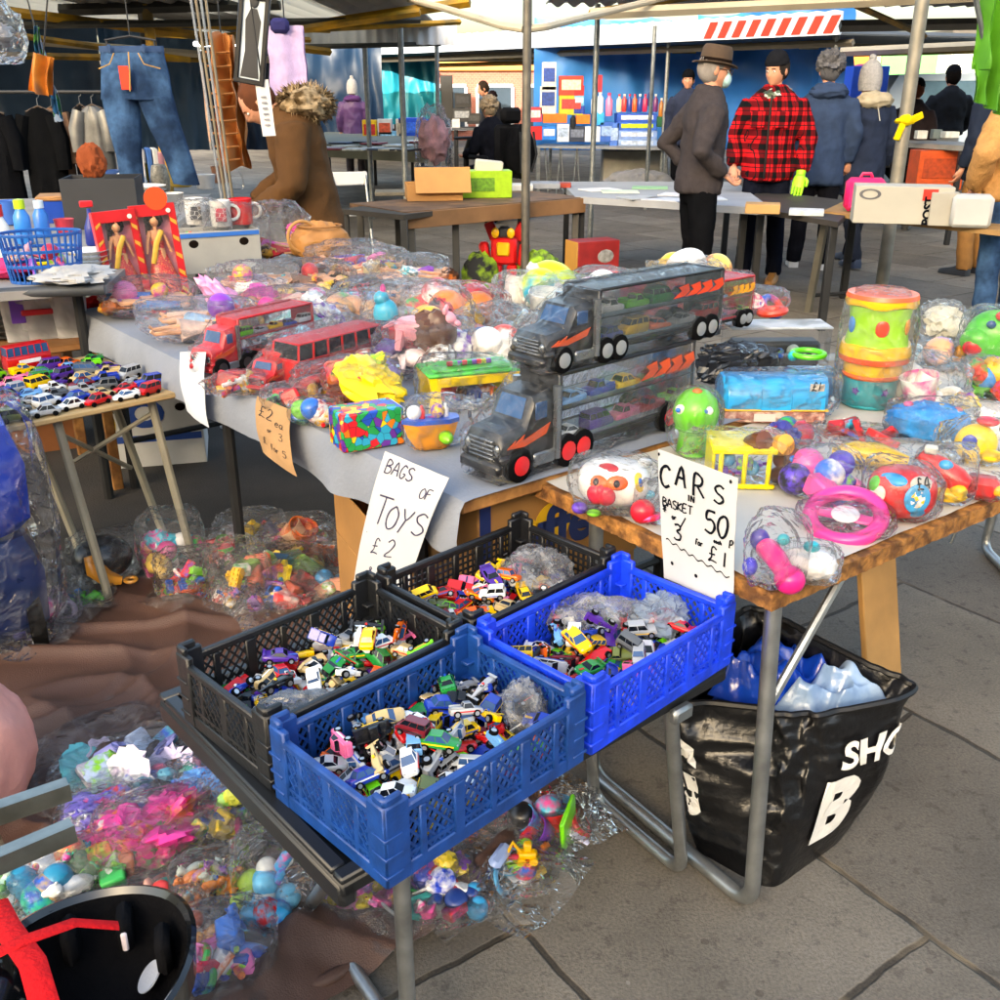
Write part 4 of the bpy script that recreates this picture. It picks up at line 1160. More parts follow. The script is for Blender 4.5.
# ---- stock pieces shared between bags
def piece_mesh(kind):
    b = MB()
    if kind == 'ball': b.ell((0, 0, .5), .5, 16, 10)
    elif kind == 'block': b.box((0, 0, .35), (1, .7, .7), b=.08)
    elif kind == 'brick':
        b.box((0, 0, .2), (1, .5, .4), b=.03)
        for x in (-.37, -.12, .12, .37):
            for y in (-.13, .13): b.lathe([(.08, .4), (.08, .48)], 8, T(x, y, 0))
    elif kind == 'rod': b.tube([(-.5, 0, .1), (.5, 0, .1)], .09, 8)
    elif kind == 'ring': b.torus((0, 0, .14), .38, .13, 18, 8)
    elif kind == 'cup': b.lathe([(.3, 0), (.34, .05), (.45, .7), (.42, .7), (.3, .08), (.0, .07)], 16)
    elif kind == 'star':
        b.prism([((.5 if i % 2 == 0 else .22)*cos(i*pi/5), (.5 if i % 2 == 0 else .22)*sin(i*pi/5)) for i in range(10)], 0, .2)
    elif kind == 'plush': crumple((0, 0, .45), (.5, .42, .45), 5, n=20, m=14, amp=.45, mb=b)
    elif kind == 'cloth': crumple((0, 0, .25), (.6, .5, .28), 8, n=26, m=16, amp=.7, mb=b)
    elif kind == 'animal':
        b.ell((0, 0, .38), (.42, .2, .22), 12, 8); b.ell((.42, 0, .62), (.17, .14, .15), 10, 7); b.ell((.57, 0, .58), (.1, .08, .07), 8, 6)
        b.tube([(.3, 0, .45), (.42, 0, .62)], [.14, .11], 8)
        for x in (-.28, .24):
            for y in (-.11, .11): b.tube([(x, y, .35), (x, y, 0)], [.08, .06], 6)
        b.tube([(-.4, 0, .42), (-.58, 0, .3)], [.05, .02], 5); b.ell((.38, .1, .78), (.04, .03, .07), 6, 5); b.ell((.38, -.1, .78), (.04, .03, .07), 6, 5)
    elif kind == 'doll':          # lying along x, unit long
        b.ell((.42, 0, .1), (.075, .062, .07), 12, 8); b.tube([(.36, 0, .1), (.3, 0, .1)], [.025, .028], 6)
        b.tube([(.31, 0, .1), (.24, 0, .1), (.14, 0, .1), (.06, 0, .1)], [.07, .075, .05, .07], 10, flat=.65)
        for s in (-1, 1):
            b.tube([(.3, s*.07, .1), (.16, s*.12, .1), (.02, s*.15, .12)], [.026, .021, .015], 6)
            b.tube([(.07, s*.035, .1), (-.2, s*.045, .11), (-.46, s*.05, .1), (-.5, s*.055, .14)], [.045, .036, .022, .018], 8)
    elif kind == 'hair': crumple((.45, 0, .075), (.1, .1, .07), 3, n=16, m=10, amp=.5, mb=b); b.tube([(.42, .06, .06), (.25, .1, .05)], [.05, .02], 6, flat=.5)
    elif kind == 'dress': b.tube([(.3, 0, .1), (.16, 0, .1), (0, 0, .1), (-.2, 0, .1)], [.08, .06, .11, .2], 14, flat=.5); b.jitter(.015, 9, 3)
    elif kind == 'trousers':
        for s in (-1, 1): b.tube([(.1, s*.035, .1), (-.15, s*.045, .11), (-.42, s*.055, .1)], [.06, .05, .045], 8)
    elif kind == 'shoe':
        b.tube([(-.45, 0, .2), (-.2, 0, .25), (.15, 0, .18), (.45, 0, .1)], [.16, .2, .17, .1], 10)
        b.box((0, 0, .04), (.98, .34, .08), b=.03)
    elif kind == 'gear':
        b.prism([((.5 if (i//2) % 2 else .4)*cos(i*pi/12), (.5 if (i//2) % 2 else .4)*sin(i*pi/12)) for i in range(24)], 0, .16); b.lathe([(.15, .16), (.15, .35)], 10)
    elif kind == 'bottle': b.lathe([(.2, 0), (.22, .05), (.22, .6), (.1, .75), (.09, .95), (.0, .97)], 12)
    elif kind == 'fish': b.tube([(-.5, 0, .15), (-.3, 0, .15), (.1, 0, .2), (.5, 0, .12)], [.02, .1, .24, .06], 10, flat=.6); b.prism([(-.3, 0), (-.6, .2), (-.6, -.2)], .1, .16)
    return b
PIECE_NAMES = {'ball': 'toy_ball', 'block': 'toy_block', 'brick': 'toy_brick', 'rod': 'toy_rod', 'ring': 'toy_ring', 'cup': 'toy_cup', 'star': 'toy_star', 'plush': 'soft_toy', 'cloth': 'folded_cloth',
  'animal': 'toy_animal', 'doll': 'doll_body', 'hair': 'doll_hair', 'dress': 'doll_dress', 'trousers': 'doll_trousers', 'shoe': 'toy_shoe', 'gear': 'toy_gear', 'bottle': 'toy_bottle', 'fish': 'toy_fish'}
PMESH = {}
MIXN = [0]
def mixc(col):
    MIXN[0] += 1
    if MIXN[0] % 5 < 3: return plas(col)
    return pm(col, .35, var=.1, sc=6, coat=.15, var2=(BRI+['f4f2ee', 'f4f2ee', '2a2a30'])[(MIXN[0]*7+int(col[:2], 16)) % 13], v2sc=[1.6, 2.6, 3.8][MIXN[0] % 3])
def piece(kind, parent, M, col, name=None):
    if kind not in PMESH: PMESH[kind] = piece_mesh(kind).mesh(PIECE_NAMES[kind], plas('dddddd'))
    o = bpy.data.objects.new(name or PIECE_NAMES[kind], PMESH[kind]); COL.objects.link(o)
    o.parent = parent; o.matrix_local = M
    o.material_slots[0].link = 'OBJECT'
    o.material_slots[0].material = col if not isinstance(col, str) else (cloth(col) if kind in ('dress', 'trousers', 'hair') else plas(col, .45) if kind == 'doll' else mixc(col))
    return o
SKIN_D = 'd9a27c'
def doll(parent, M, dress, hair='c8963c', tr=False, skin=SKIN_D):
    d = piece('doll', parent, M, skin)
    piece('hair', d, I4, hair); piece('trousers' if tr else 'dress', d, I4, dress)
    return d
BRI = ['d8202a', '1f5fc8', 'f4c813', '2fa84a', 'f07a1a', 'e8489a', '7a3fb0', '27b3d6', '8fd42a', 'f2f2ee']
PAST = ['e8b8c4', 'c9d8e8', 'e8d3a8', 'd9a27c', 'b8d8cf', 'f0e8dc', 'c8a8d8', 'e0a878']
BRI = ['d8202a', '1f5fc8', 'f4c813', '2fa84a', 'f07a1a', 'e8489a', '7a3fb0', '27b3d6', '8fd42a', 'f2f2ee']
def bagged(label, px, py, w, h, z, kind, cols, n=8, dfr=.75, filmm=None, tail=.0, seed=0, group=None, rz=0., name=None, cat='bagged toys', amp=.16, p=.7, pad=1., sz=1.):
    c, W, D, H, r0 = px_frame(px, py, w, h, z, dfr)
    r = thing(name or 'bag_of_toys', label, cat, c, r0+rz, group)
    rg = random.Random(seed*77+int(px)*3+int(py))
    s = min(W, D)
    def spot(lim=.72):
        a = rg.uniform(0, 2*pi); q = math.sqrt(rg.random())*lim
        return cos(a)*q*W/2, sin(a)*q*D/2
    if kind == 'dolls':
        for i in range(n):
            x, y = spot(.35); L = min(.31, W*.98)
            M = T(x*.6, (i-(n-1)/2)*D*.6/max(1, n), H*.12+.01*(i % 2), rz=rg.uniform(-.5, .5)+(pi if rg.random() < .3 else 0), rx=rg.uniform(-.4, .4), s=L)
            piece(rg.choice(['cloth', 'shoe', 'star', 'ball']), r, T(rg.uniform(-.36, .36)*W, rg.uniform(-.3, .3)*D, H*rg.uniform(.1, .5), rg.gauss(0, .5), 0, rg.uniform(0, 6), s=s*rg.uniform(.22, .36)), rg.choice(['f03a9c', 'e0242a', '8a3ab8', '2ab0c8', 'f4c81a', 'f27ab8', 'f0f0ee']))
            doll(r, M, cols[i % len(cols)], rg.choice(['c8963c', '4a2c1a', '1c1412', 'a85a28', 'e0c070']), rg.random() < .3)
    else:
        kinds = kind if isinstance(kind, (list, tuple)) else [kind]
        for i in range(int(n*1.6) if n > 2 else n):
            k = kinds[i % len(kinds)]
            x, y = spot(.78 if n > 1 else .05)
            e = max(.15, 1-((2*x/W)**2+(2*y/D)**2))
            sc = s*rg.uniform(.4, .62)*sz*(1 if n > 4 else (1.4 if n > 1 else 1.8))
            if k in ('rod', 'fish', 'shoe', 'animal'): sc *= 1.35
            zz = rg.uniform(.05, max(.06, .85*e-.3))*H
            if H < .08: zz = rg.uniform(.02, .5)*H*e
            flt = min(1., H*1.0/sc) if H < sc else 1
            M = T(x, y, zz, rg.gauss(0, .5), rg.gauss(0, .5), rg.uniform(0, 2*pi)) @ M4.Diagonal((sc, sc, sc*flt, 1))
            piece(k, r, M, cols[i % len(cols)])
    bag_mesh(W*.99*pad, D*.99*pad, H*.99*pad, seed+int(px), tail, amp, p).build('bag', filmm or FILM, r, smooth=False)
    return r

TZ = .724
ZR = .707
CHR = pm('8d9296', .25, .8, var=.1, sc=20)
# the black carrier trucks
def carrier_truck(name, label, origin, rz, L, W_, H_, paint, hubc, cargo, filmm, dec=('e0521c', 'f2a81c'), glass=GLSB, cat='toy truck', panel=CLEAR, frame=None, bagpad=1.06):
    r = thing(name, label, cat, origin, rz)
    pb_ = plas(paint, .3); fr_ = plas(frame or paint, .35)
    u = L
    # tractor: bonnet, cab, sleeper  (x runs from the nose)
    cb = MB()
    cb.rings([[(x*u, y*W_/2, z*H_) for y, z in ((-.86, zl), (-.95, zl+.1), (-.92, zt-.08), (-.75, zt), (.75, zt), (.92, zt-.08), (.95, zl+.1), (.86, zl))]
              for x, zl, zt in ((.0, .2, .5), (.015, .12, .58), (.1, .12, .62), (.115, .12, .66), (.15, .12, .93), (.235, .12, .97), (.245, .14, .95))])
    cb.box((-.008*u, 0, .19*H_), (.03*u, W_*1.0, .14*H_), b=.006)
    cb.box((.035*u, -.46*W_, .3*H_), (.09*u, .12*W_, .1*H_), b=.006)
    cb.box((.035*u, .46*W_, .3*H_), (.09*u, .12*W_, .1*H_), b=.006)
    cab = cb.build('cab', pb_, r)
    g_ = MB()
    g_.add([(.121*u, -.66*W_/2, .68*H_), (.121*u, .66*W_/2, .68*H_), (.149*u, .6*W_/2, .9*H_), (.149*u, -.6*W_/2, .9*H_)], [(0, 1, 2, 3)], T(-.004))
    for s in (-1, 1): g_.box((.18*u, s*.47*W_, .76*H_), (.055*u, .03*W_, .2*H_), b=.003)
    g_.build('windows', glass, cab)
    gr = MB(); 
    for k in range(5): gr.box((-.006*u, 0, (.3+.05*k)*H_), (.012*u, .6*W_, .02*H_), b=.001)
    for s in (-1, 1):
        MB().ell((.0, s*.36*W_, .4*H_), (.01*u, .07*W_, .07*H_), 10, 6).build('headlight', CHR, r); MB().tube([(.25*u, s*.5*W_, .15*H_), (.25*u, s*.5*W_, 1.0*H_)], .016*u, 8).build('exhaust_pipe', CHR, r); MB().box((.19*u, s*.5*W_, .2*H_), (.1*u, .06*W_, .16*H_), b=.006).build('fuel_tank', CHR, r)
    gr.build('grille', CHR, r)
    fl_ = MB()
    for s in (-1, 1):
        y = s*.487*W_
        pts = [(.02, .42), (.06, .5), (.05, .45), (.1, .54), (.09, .47), (.22, .6), (.2, .48), (.1, .4)]
        fl_.prism([(px*u, pz*H_) for px, pz in pts], -.001, .001, M4.Translation((0, y*1.012, 0)) @ M4.Rotation(pi/2, 4, 'X'))
    fl_.build('flame_stripe', plas(dec[0]), r)
    ch = MB(); ch.box((.62*u, 0, .2*H_), (.74*u, W_*.86, .09*H_), b=.004); ch.build('chassis', pm('1a1b1d', .5), r)
    t = MB()
    x0, x1, z0, z1 = .27*u, u, .27*H_, 1.12*H_
    for z in (z0, z1, (z0+z1)/2):
        h_ = .05*H_ if z != (z0+z1)/2 else .02*H_
        t.box(((x0+x1)/2, -.48*W_, z), (x1-x0, .05*W_, h_), b=.002); t.box(((x0+x1)/2, .48*W_, z), (x1-x0, .05*W_, h_), b=.002)
        t.box(((x0+x1)/2, 0, z-.003 if z == z1 else z), (x1-x0-.004, .9*W_, .012*H_))
    for x in (x0, x1):
        t.box((x, 0, (z0+z1)/2), (.022*u, W_*.99, (z1-z0)*1.02), b=.003)
    t.build('trailer_frame', fr_, r)
    pn = MB()
    pn.box(((x0+x1)/2, -.505*W_, (z0+z1)/2), (x1-x0-.02*u, .004, (z1-z0)*.93), b=.001); pn.box(((x0+x1)/2, .505*W_, (z0+z1)/2), (x1-x0-.02*u, .004, (z1-z0)*.93), b=.001)
    pn.build('clear_panel', panel, r)
    # flames printed on the trailer side
    fp_ = MB()
    for i in range(4):
        xx = x0+(x1-x0)*(.56+.1*i)
        fp_.prism([(xx, z0+.6*(z1-z0)), (xx+.05*u, z0+.72*(z1-z0)), (xx+.03*u, z0+.8*(z1-z0)), (xx+.09*u, z0+.84*(z1-z0)), (xx+.1*u, z0+.7*(z1-z0)), (xx+.07*u, z0+.62*(z1-z0))], 0, .0015, M4.Translation((0, -.515*W_, 0)) @ M4.Rotation(pi/2, 4, 'X'))
    if cargo != 'plain': fp_.build('printed_flames', plas(dec[1] if cargo == 'flames' else dec[0]), r)
    # toy cars inside
    rg = random.Random(int(L*1000)+len(label))
    cc = [q_ for q_ in PAINT.items() if q_[0] not in ('black', 'grey', 'maroon', 'olive', 'beige')]; rg.shuffle(cc)
    ncar = 5
    for row in range(2):
        for i in range(ncar):
            k = rg.choice(['sport', 'saloon', 'van', 'pickup']); cs = CS[k]
            xx = x0+(x1-x0)*(.1+.2*i); zz = z0+.03*H_+(z1-z0)*.48*row
            o = bpy.data.objects.new('toy_car', cs['body']); COL.objects.link(o); o.parent = r
            ls = (x1-x0)*.18
            o.matrix_local = T(xx, -.33*W_, zz, 0, 0, rg.choice([0, pi])) @ M4.Diagonal((ls, ls, ls, 1))
            o.material_slots[0].link = 'OBJECT'; o.material_slots[0].material = plas(cc[(row*ncar+i) % len(cc)][1])
            g2 = bpy.data.objects.new('windows', cs['glass']); COL.objects.link(g2); g2.parent = o
    wr = .2*H_
    for x in (.075, .3, .375, .86, .935):
        for s in (-1, 1):
            wo = MB().lathe([(wr*.75, -.013), (wr, -.009), (wr, .009), (wr*.75, .013)], 20, T(x*u, s*.46*W_, wr, rx=pi/2)).build('wheel', TYRE, r)
            hb = MB().lathe([(wr*.12, .0165), (wr*.2, .0165), (wr*.58, .014), (wr*.6, -.014), (wr*.2, -.0165)], 14, T(x*u, s*.46*W_, wr, rx=pi/2))
            hb.build('hub', plas(hubc), wo)
    b = MB(); n, m = 60, 26
    rs = []
    for i in range(m+1):
        a = 2*pi*i/m
        row = []
        for k in range(n+1):
            xx = -.06*u+1.12*u*k/n
            hh = H_*1.17 if xx > .26*u else H_*(.62+.5*max(0, min(1, (xx/u-.03)/.2)))
            endf = min(1, .35+(k/n)*14, .35+(1-k/n)*14)
            cx, sx_ = math.copysign(abs(cos(a))**.4, cos(a)), math.copysign(abs(sin(a))**.4, sin(a))
            q = V((xx*7, cos(a)*2, sin(a)*2+len(label)))
            f = bagpad+.07*(.4-abs(NZ.noise(q*1.6))*1.4)+.035*NZ.noise(q*4)
            if xx < .28*u: f += .12*abs(NZ.noise(q*2.2))
            row.append((xx, cx*W_*.5*f*endf, max(.001, (sx_*.5*f*endf+.5)*hh)))
        rs.append(row)
    b.rings([list(x) for x in zip(*rs)])
    b.build('plastic_wrap', filmm, r, smooth=False)
    return r
FILMT = film('truck_wrap_film', .04, sc=13., bump=.35, k=.6)
ta, tb = at(502, 486, ZR+.02), at(700, 418, ZR+.02)
tr_d = (tb-ta); tr_l = tr_d.length; AT = math.atan2(tr_d.y, tr_d.x)
nT = V((-sin(AT), cos(AT), 0))
carrier_truck('carrier_truck', 'lower of the two black toy carrier trucks, red wheel hubs, wrapped in clear plastic', V((ta.x, ta.y, TZ))+nT*.06, AT, tr_l*.93, .125, .19, '17181b', 'd0202a', 'cars', FILMT)
tu = aty(548, 372, (ta.y+.19)); 
uz = TZ+.215
ua, ub = at(545, 376, uz), at(706, 322, uz)
AU = math.atan2((ub-ua).y, (ub-ua).x)
carrier_truck('carrier_truck', 'upper black toy carrier truck with orange flames, stacked on the lower one in clear plastic', V((ua.x, ua.y, uz))+nT*.05, AT-.03, (ub-ua).length*.85, .115, .145, '1d2024', '8a8d90', 'flames', FILMT, ('e0521c', 'e0401c'), panel=pm('566064', .15, var=.3, sc=9, alpha=.28))
# red carrier behind them
ra = at(718, 338, TZ+.14)
carrier_truck('carrier_truck', 'red toy carrier truck end sticking out behind the black carrier trucks', V((ra.x-.17, ra.y+.02, TZ+.13)), AT-.05, .36, .11, .13, 'c01a22', '8a8d90', 'flames', FILMT, ('f0b01c', 'f0a01c'))
rbx = at(700, 350, TZ)
carton('toy_box', 'dark toy box holding up the red carrier truck behind the black trucks', (rbx.x-.06, rbx.y+.16, TZ), (.34, .14, .125), AT, pm('23262b', .5), holes=False)
# red lorries at the left edge of the table
def table_edge(px, py): p = at(px, py, TZ); return V((p.x, p.y, TZ))
RL = AM+R(8)
a_, b_ = at(200, 380, TZ), at(303, 352, TZ)
AR1 = math.atan2((b_-a_).y, (b_-a_).x)
carrier_truck('toy_lorry', 'red toy lorry with clear-sided trailer in plastic at the left edge of the middle table', V((a_.x, a_.y+.03, TZ)), AR1, (b_-a_).length, .1, .14, 'cc1820', '2a2a2c', 'plain', FILMT, frame='c4222a')
a_, b_ = at(252, 396, TZ), at(332, 366, TZ)
carrier_truck('toy_lorry', 'red toy fire lorry wrapped in plastic beside the red bus, black front wheels', V((a_.x, a_.y+.03, TZ)), math.atan2((b_-a_).y, (b_-a_).x), (b_-a_).length, .09, .085, 'd0181c', '202022', 'plain', FILMT, frame='d0181c', panel=plas('c41a1e'))
def big_bus(label, px0, py0, px1, py1, hh, col):
    a_, b_ = at(px0, py0, TZ), at(px1, py1, TZ)
    L = (b_-a_).length
    r = thing('toy_bus', label, 'toy bus', (a_+b_)/2+V((0, .04, 0)), math.atan2((b_-a_).y, (b_-a_).x)+pi)
    k = L
    for nm, me, mt_ in (('body', CS['bus']['body'], plas(col)), ('windows', CS['bus']['glass'], GLS), ('headlights', CS['bus']['lights'], HUB)):
        o = bpy.data.objects.new(nm, me); COL.objects.link(o); o.parent = r; o.scale = (k, k*.9, k*.62)
        o.material_slots[0].link = 'OBJECT'; o.material_slots[0].material = mt_
    for x in (-.3, .3):
        for s in (-1, 1):
            wo = MB().lathe([(.05, -.04), (.06, -.03), (.06, .03), (.05, .04)], 16, T(x*k, s*.14*k, .05*k, rx=pi/2, s=k)).build('wheel', TYRE, r)
    bag_mesh(L*1.1, L*.42, L*.42, int(px0), .06, .12, .45).build('plastic_wrap', FILMT, r, ang=180)
big_bus('red toy bus with dark windows, wrapped in clear plastic beside the red lorries', 282, 392, 372, 366, .1, 'c8141a')

# ----------------------------------------------------------- bags of dolls and toys on the middle table
G1 = 'clear bags of dolls on the middle table'
G2 = 'clear bags of toys on the middle table'
FM = [FILM_FINE, FILM_MILKY, FILM_FINE]
def B_(label, px, py, w, h, kind, cols, n=6, **k):
    w *= 1.15; h *= 1.2
    k.setdefault('filmm', FM[(int(px)+int(py)) % 3]); k.setdefault('seed', int(px*7+py)); k.setdefault('tail', .05)
    return bagged(label, px, py, w, h, k.pop('z', TZ), kind, cols, n, group=k.pop('group', G1 if kind == 'dolls' else G2), **k)
B_('bag of dolls with a blue case at the far left corner of the middle table', 152, 322, 84, 44, 'dolls', ['3a78c8', 'e0b0a0', 'a860c0'], 4)
B_('bag of bare-legged dolls lying beside the blue-cased dolls, left table edge', 205, 345, 100, 48, 'dolls', ['e0c0b0', 'a8c8e0', 'e8d8d0'], 4)
B_('bag holding a bright pink pouch among the dolls', 238, 322, 72, 42, ['cloth'], ['f04ab8', 'f49ad0'], 2, sz=1.0)
B_('bag of dolls in olive dress leaning at the white carton', 206, 272, 52, 62, 'dolls', ['7a7a4a', '5a6a8a'], 3)
B_('bag of fair-haired dolls in pale blue beside the carton', 244, 268, 52, 58, 'dolls', ['a8c0e0', 'e8d8d8', 'd86a8a'], 4)
B_('bag with a doll in red top and pink-lilac skirt, by the tan handbag', 280, 264, 54, 54, 'dolls', ['c42a3a', 'f060c0', '9a70d8'], 4)
B_('bag of dolls with brown hair lying in front of the tan handbag', 300, 300, 80, 40, 'dolls', ['d8c0b8', '8a6a5a', 'e8c8a8'], 5)
B_('bag of teal and white folded doll clothes behind the red bus', 318, 345, 62, 40, ['cloth', 'cloth'], ['b8dcd4', '8ac8c8', 'e8e4dc'], 4)
B_('bag of dolls with cream hats near the back edge of the table', 372, 288, 70, 40, 'dolls', ['e8d0a0', 'd8b888', 'c86a6a'], 4)
B_('bag of dolls in purple dresses at the back edge', 352, 278, 66, 36, 'dolls', ['6a50b0', 'c84a6a', 'e0d0d0'], 4)
B_('bag of dolls with a red and blue striped piece, mid table', 378, 318, 74, 42, 'dolls', ['c83a3a', '4a8ac0', 'e09a5a'], 4)
B_('bag of doll heads with straw-coloured hair, behind the blue bird toy', 352, 330, 56, 38, ['plush', 'ball'], ['c89a6a', 'd9a27c', 'b87a4a'], 5)
B_('bag of pale baby dolls at the rear, left of the round post', 416, 292, 64, 36, 'dolls', ['f0dcd8', 'e8c8c8', 'e8e0d0'], 4)
B_('bag of teal shoes and bows in front of the doll clothes', 352, 362, 46, 34, ['shoe', 'cloth'], ['3ab0b8', '7accd0', 'e8e8e8', '2a2a2c'], 6)
B_('bag with a red tray and orange balls', 450, 335, 86, 52, ['ball', 'ball', 'block'], ['f07a1a', 'f4b81a', 'd8202a', 'd8202a'], 6)
B_('bag of long blue, green and yellow rods', 492, 352, 84, 46, ['rod'], ['5a82c8', '8ac83a', 'e8d020', '4ab0d0', 'f0f0f0'], 6, rz=.5)
B_('bag with a lime yellow ball on top, by the round post', 535, 318, 80, 46, ['ball', 'cloth', 'cup'], ['d4ec18', 'e8e0d8', 'e8d8d0'], 4)
B_('bag of a brown and white spotted toy', 500, 378, 62, 42, ['plush', 'ball'], ['8a4a2a', 'f0ece4', 'e8e4dc', 'd84a3a'], 4)
B_('bag of white and pink soft toys behind the green-roofed house', 425, 385, 88, 66, ['plush', 'animal', 'plush'], ['f0eee8', 'e89aa8', '5a3a28', 'f0d8d8'], 6)
B_('bag of cream toys with a red and yellow tag, beside the upper truck', 545, 372, 60, 56, ['block', 'plush'], ['e8e0d4', 'd82a2a', 'f0e4dc', 'f4c820'], 5)
B_('bag of pale rattles near the back corner behind the trucks', 575, 330, 84, 48, ['cup', 'ring', 'ball'], ['f0e8dc', 'e8d8d0', 'd8e0e0', 'f0b0a0'], 6)
B_('bag with a yellow disc on top, behind the upper truck', 690, 292, 60, 34, ['ring', 'ball'], ['f0c020', 'f4d860', 'e8e0d8'], 4, z=TZ+.15)
B_('small bag of white toys with red rim, right of the red carrier', 762, 318, 44, 30, ['cup', 'ring'], ['f0ece8', 'd8402a'], 3, z=TZ+.03)
B_('bag of shoes and shiny grey toys left of the colour-patched box', 330, 408, 66, 46, ['shoe', 'rod'], ['f4c020', 'd82a2a', '9a9ea4', '2a2a30', 'e86a2a'], 7)
B_('bag with a yellow and red purse on the colour-patched box', 362, 400, 70, 42, ['cloth', 'block'], ['f2d020', 'd8203a', 'e84a5a', '8a5ab0'], 4, z=TZ+.05)
B_('bag of black-wheeled red toys on the table edge below the red bus', 292, 414, 52, 32, ['gear', 'shoe', 'block'], ['1a1a1c', 'd0181c', 'c8202a', '3a3a40'], 7)
B_('bag of red and gold pieces between the white paper and the cardboard sign', 244, 398, 46, 28, ['block', 'rod', 'star'], ['d0242a', 'e8b030', 'c81a20', 'f0ece4'], 7)
B_('bag of coloured rattles and straps at the table edge beside the cardboard sign', 318, 428, 50, 32, ['ring', 'rod', 'ball'], ['f0b81c', '2a6ad0', 'd8202a', '7ac83a'], 8)
B_('bag of pink and white doll things between the two red vehicles', 300, 366, 64, 36, ['cloth', 'ball', 'shoe'], ['f0a0c0', 'f4eef0', 'd83a6a', '8ac8e0'], 7)
B_('bag of doll dresses in peach and mint, mid table behind the red bus', 395, 350, 60, 40, ['cloth', 'star'], ['f0b090', '9ad8c0', 'f0e0d0', 'e86a8a'], 6)
B_('bag of purple and silver bits behind the yellow purse', 372, 380, 64, 40, ['block', 'rod', 'ring'], ['6a4aa0', 'b0b0c0', 'e0602a', '7a7aa0'], 7)
B_('bag of pale toys in the middle, behind the red-seated bird toy', 432, 322, 60, 34, ['cup', 'cloth'], ['f0e4dc', 'e8d8d0', 'f0c8c0'], 4)
B_('bag of rosy dolls beside the red lorry trailer', 290, 322, 74, 36, 'dolls', ['d88a8a', 'e8c0b0', '5a9ab0'], 4)
B_('bag of dolls in white behind the pink pouch', 262, 300, 70, 38, 'dolls', ['f0eeea', 'c0a8c8', 'd8b0a0'], 4)
B_('bag of mixed red toys in front of the pale rattles', 600, 310, 70, 40, ['block', 'ball', 'ring'], ['d83a2a', 'f0ece4', 'f0a03a'], 5)

def wrapped(label, name, cat, px, py, w, h, z, dfr=.8, rz=0., tail=.05, filmm=None, pad=1.0, p=.62, amp=.12, wrap=True):
    c, W, D, H, r0 = px_frame(px, py, w, h, z, dfr)
    r = thing(name, label, cat, c, r0+rz)
    if wrap: bag_mesh(W*pad, D*pad, H*pad, int(px*3+py), tail, amp, p).build('plastic_wrap', filmm or FILM, r, smooth=False)
    return r, W, D, H
# blue bird on red seat with a yellow knob
r, W, D, H = wrapped('red toy boat with a turquoise bird and yellow knob, in a big clear bag', 'bird_toy', 'toy', 412, 362, 98, 88, TZ, .6)
b = MB(); b.rings([[(x*W/2, y*D/2*k, z*H) for x, y in ((-.8, -.5), (.8, -.5), (.9, 0), (.8, .5), (-.8, .5), (-.9, 0))] for z, k in ((0, .8), (.15, 1), (.4, .9), (.42, .7))]); b.build('base', plas('d8242e'), r)
b = MB(); b.ell((-.25*W, 0, .58*H), (.13*W, .11*W, .2*H), 14, 10); b.ell((-.29*W, 0, .78*H), (.08*W, .08*W, .1*H), 12, 8); b.build('bird', plas('22a8cc'), r)
b = MB(); b.ell((-.27*W, 0, .9*H), (.03*W, .03*W, .07*H), 8, 6); b.build('crest', plas('e83a9a'), r)
b = MB(); b.ell((.2*W, 0, .55*H), (.13*W, .13*W, .12*H), 14, 8); b.build('knob', plas('f0bc1c'), r)
# colour-patched box
def patch_mat(name, cols, sc, edge=.02, dark='14141a'):
    m = bpy.data.materials.new(name); m.use_nodes = True
    n = m.node_tree.nodes; l = m.node_tree.links; b = n['Principled BSDF']; b.inputs['Roughness'].default_value = .35
    tc = n.new('ShaderNodeTexCoord'); vo = n.new('ShaderNodeTexVoronoi'); vo.inputs['Scale'].default_value = sc
    l.new(tc.outputs['Object'], vo.inputs[0])
    sp = n.new('ShaderNodeSeparateColor'); l.new(vo.outputs['Color'], sp.inputs[0])
    cr = n.new('ShaderNodeValToRGB'); cr.color_ramp.interpolation = 'CONSTANT'
    while len(cr.color_ramp.elements) < len(cols): cr.color_ramp.elements.new(.5)
    for i, c in enumerate(cols): cr.color_ramp.elements[i].position = i/len(cols); cr.color_ramp.elements[i].color = (*lin(c), 1)
    l.new(sp.outputs[0], cr.inputs[0])
    v2 = n.new('ShaderNodeTexVoronoi'); v2.feature = 'DISTANCE_TO_EDGE'; v2.inputs['Scale'].default_value = sc; l.new(tc.outputs['Object'], v2.inputs[0])
    gt = n.new('ShaderNodeMath'); gt.operation = 'GREATER_THAN'; gt.inputs[1].default_value = edge; l.new(v2.outputs[0], gt.inputs[0])
    mx = n.new('ShaderNodeMix'); mx.data_type = 'RGBA'; mx.inputs[6].default_value = (*lin(dark), 1)
    l.new(gt.outputs[0], mx.inputs[0]); l.new(cr.outputs[0], mx.inputs[7]); l.new(mx.outputs[2], b.inputs['Base Color'])
    return m
PATCH = patch_mat('colour_patch_print', ['d8202a', '1f4fb8', 'f4c813', '1f9a4a', 'f07a1a', '6a2f9a', '27a3c6', '1f9a4a'], 55)
r, W, D, H = wrapped('box printed all over with coloured leaf patches, white domino end, on the table edge', 'patchwork_box', 'toy box', 368, 449, 72, 50, TZ, .55, wrap=False, rz=.35)
MB().box((0, 0, H/2), (W*.92, D, H), b=.004).build('box_body', PATCH, r)
b = MB().box((W*.468, 0, H/2), (.006, D*.92, H*.92), b=.002); wo = b.build('white_end', plas('f0f0ec'), r)
k = MB()
for i, (y, z) in enumerate(((-.25, .25), (.2, .25), (-.25, .5), (.2, .5), (-.25, .75), (.2, .75))): k.ell((W*.472, y*D, z*H), (.002, D*.12, H*.09), 10, 5)
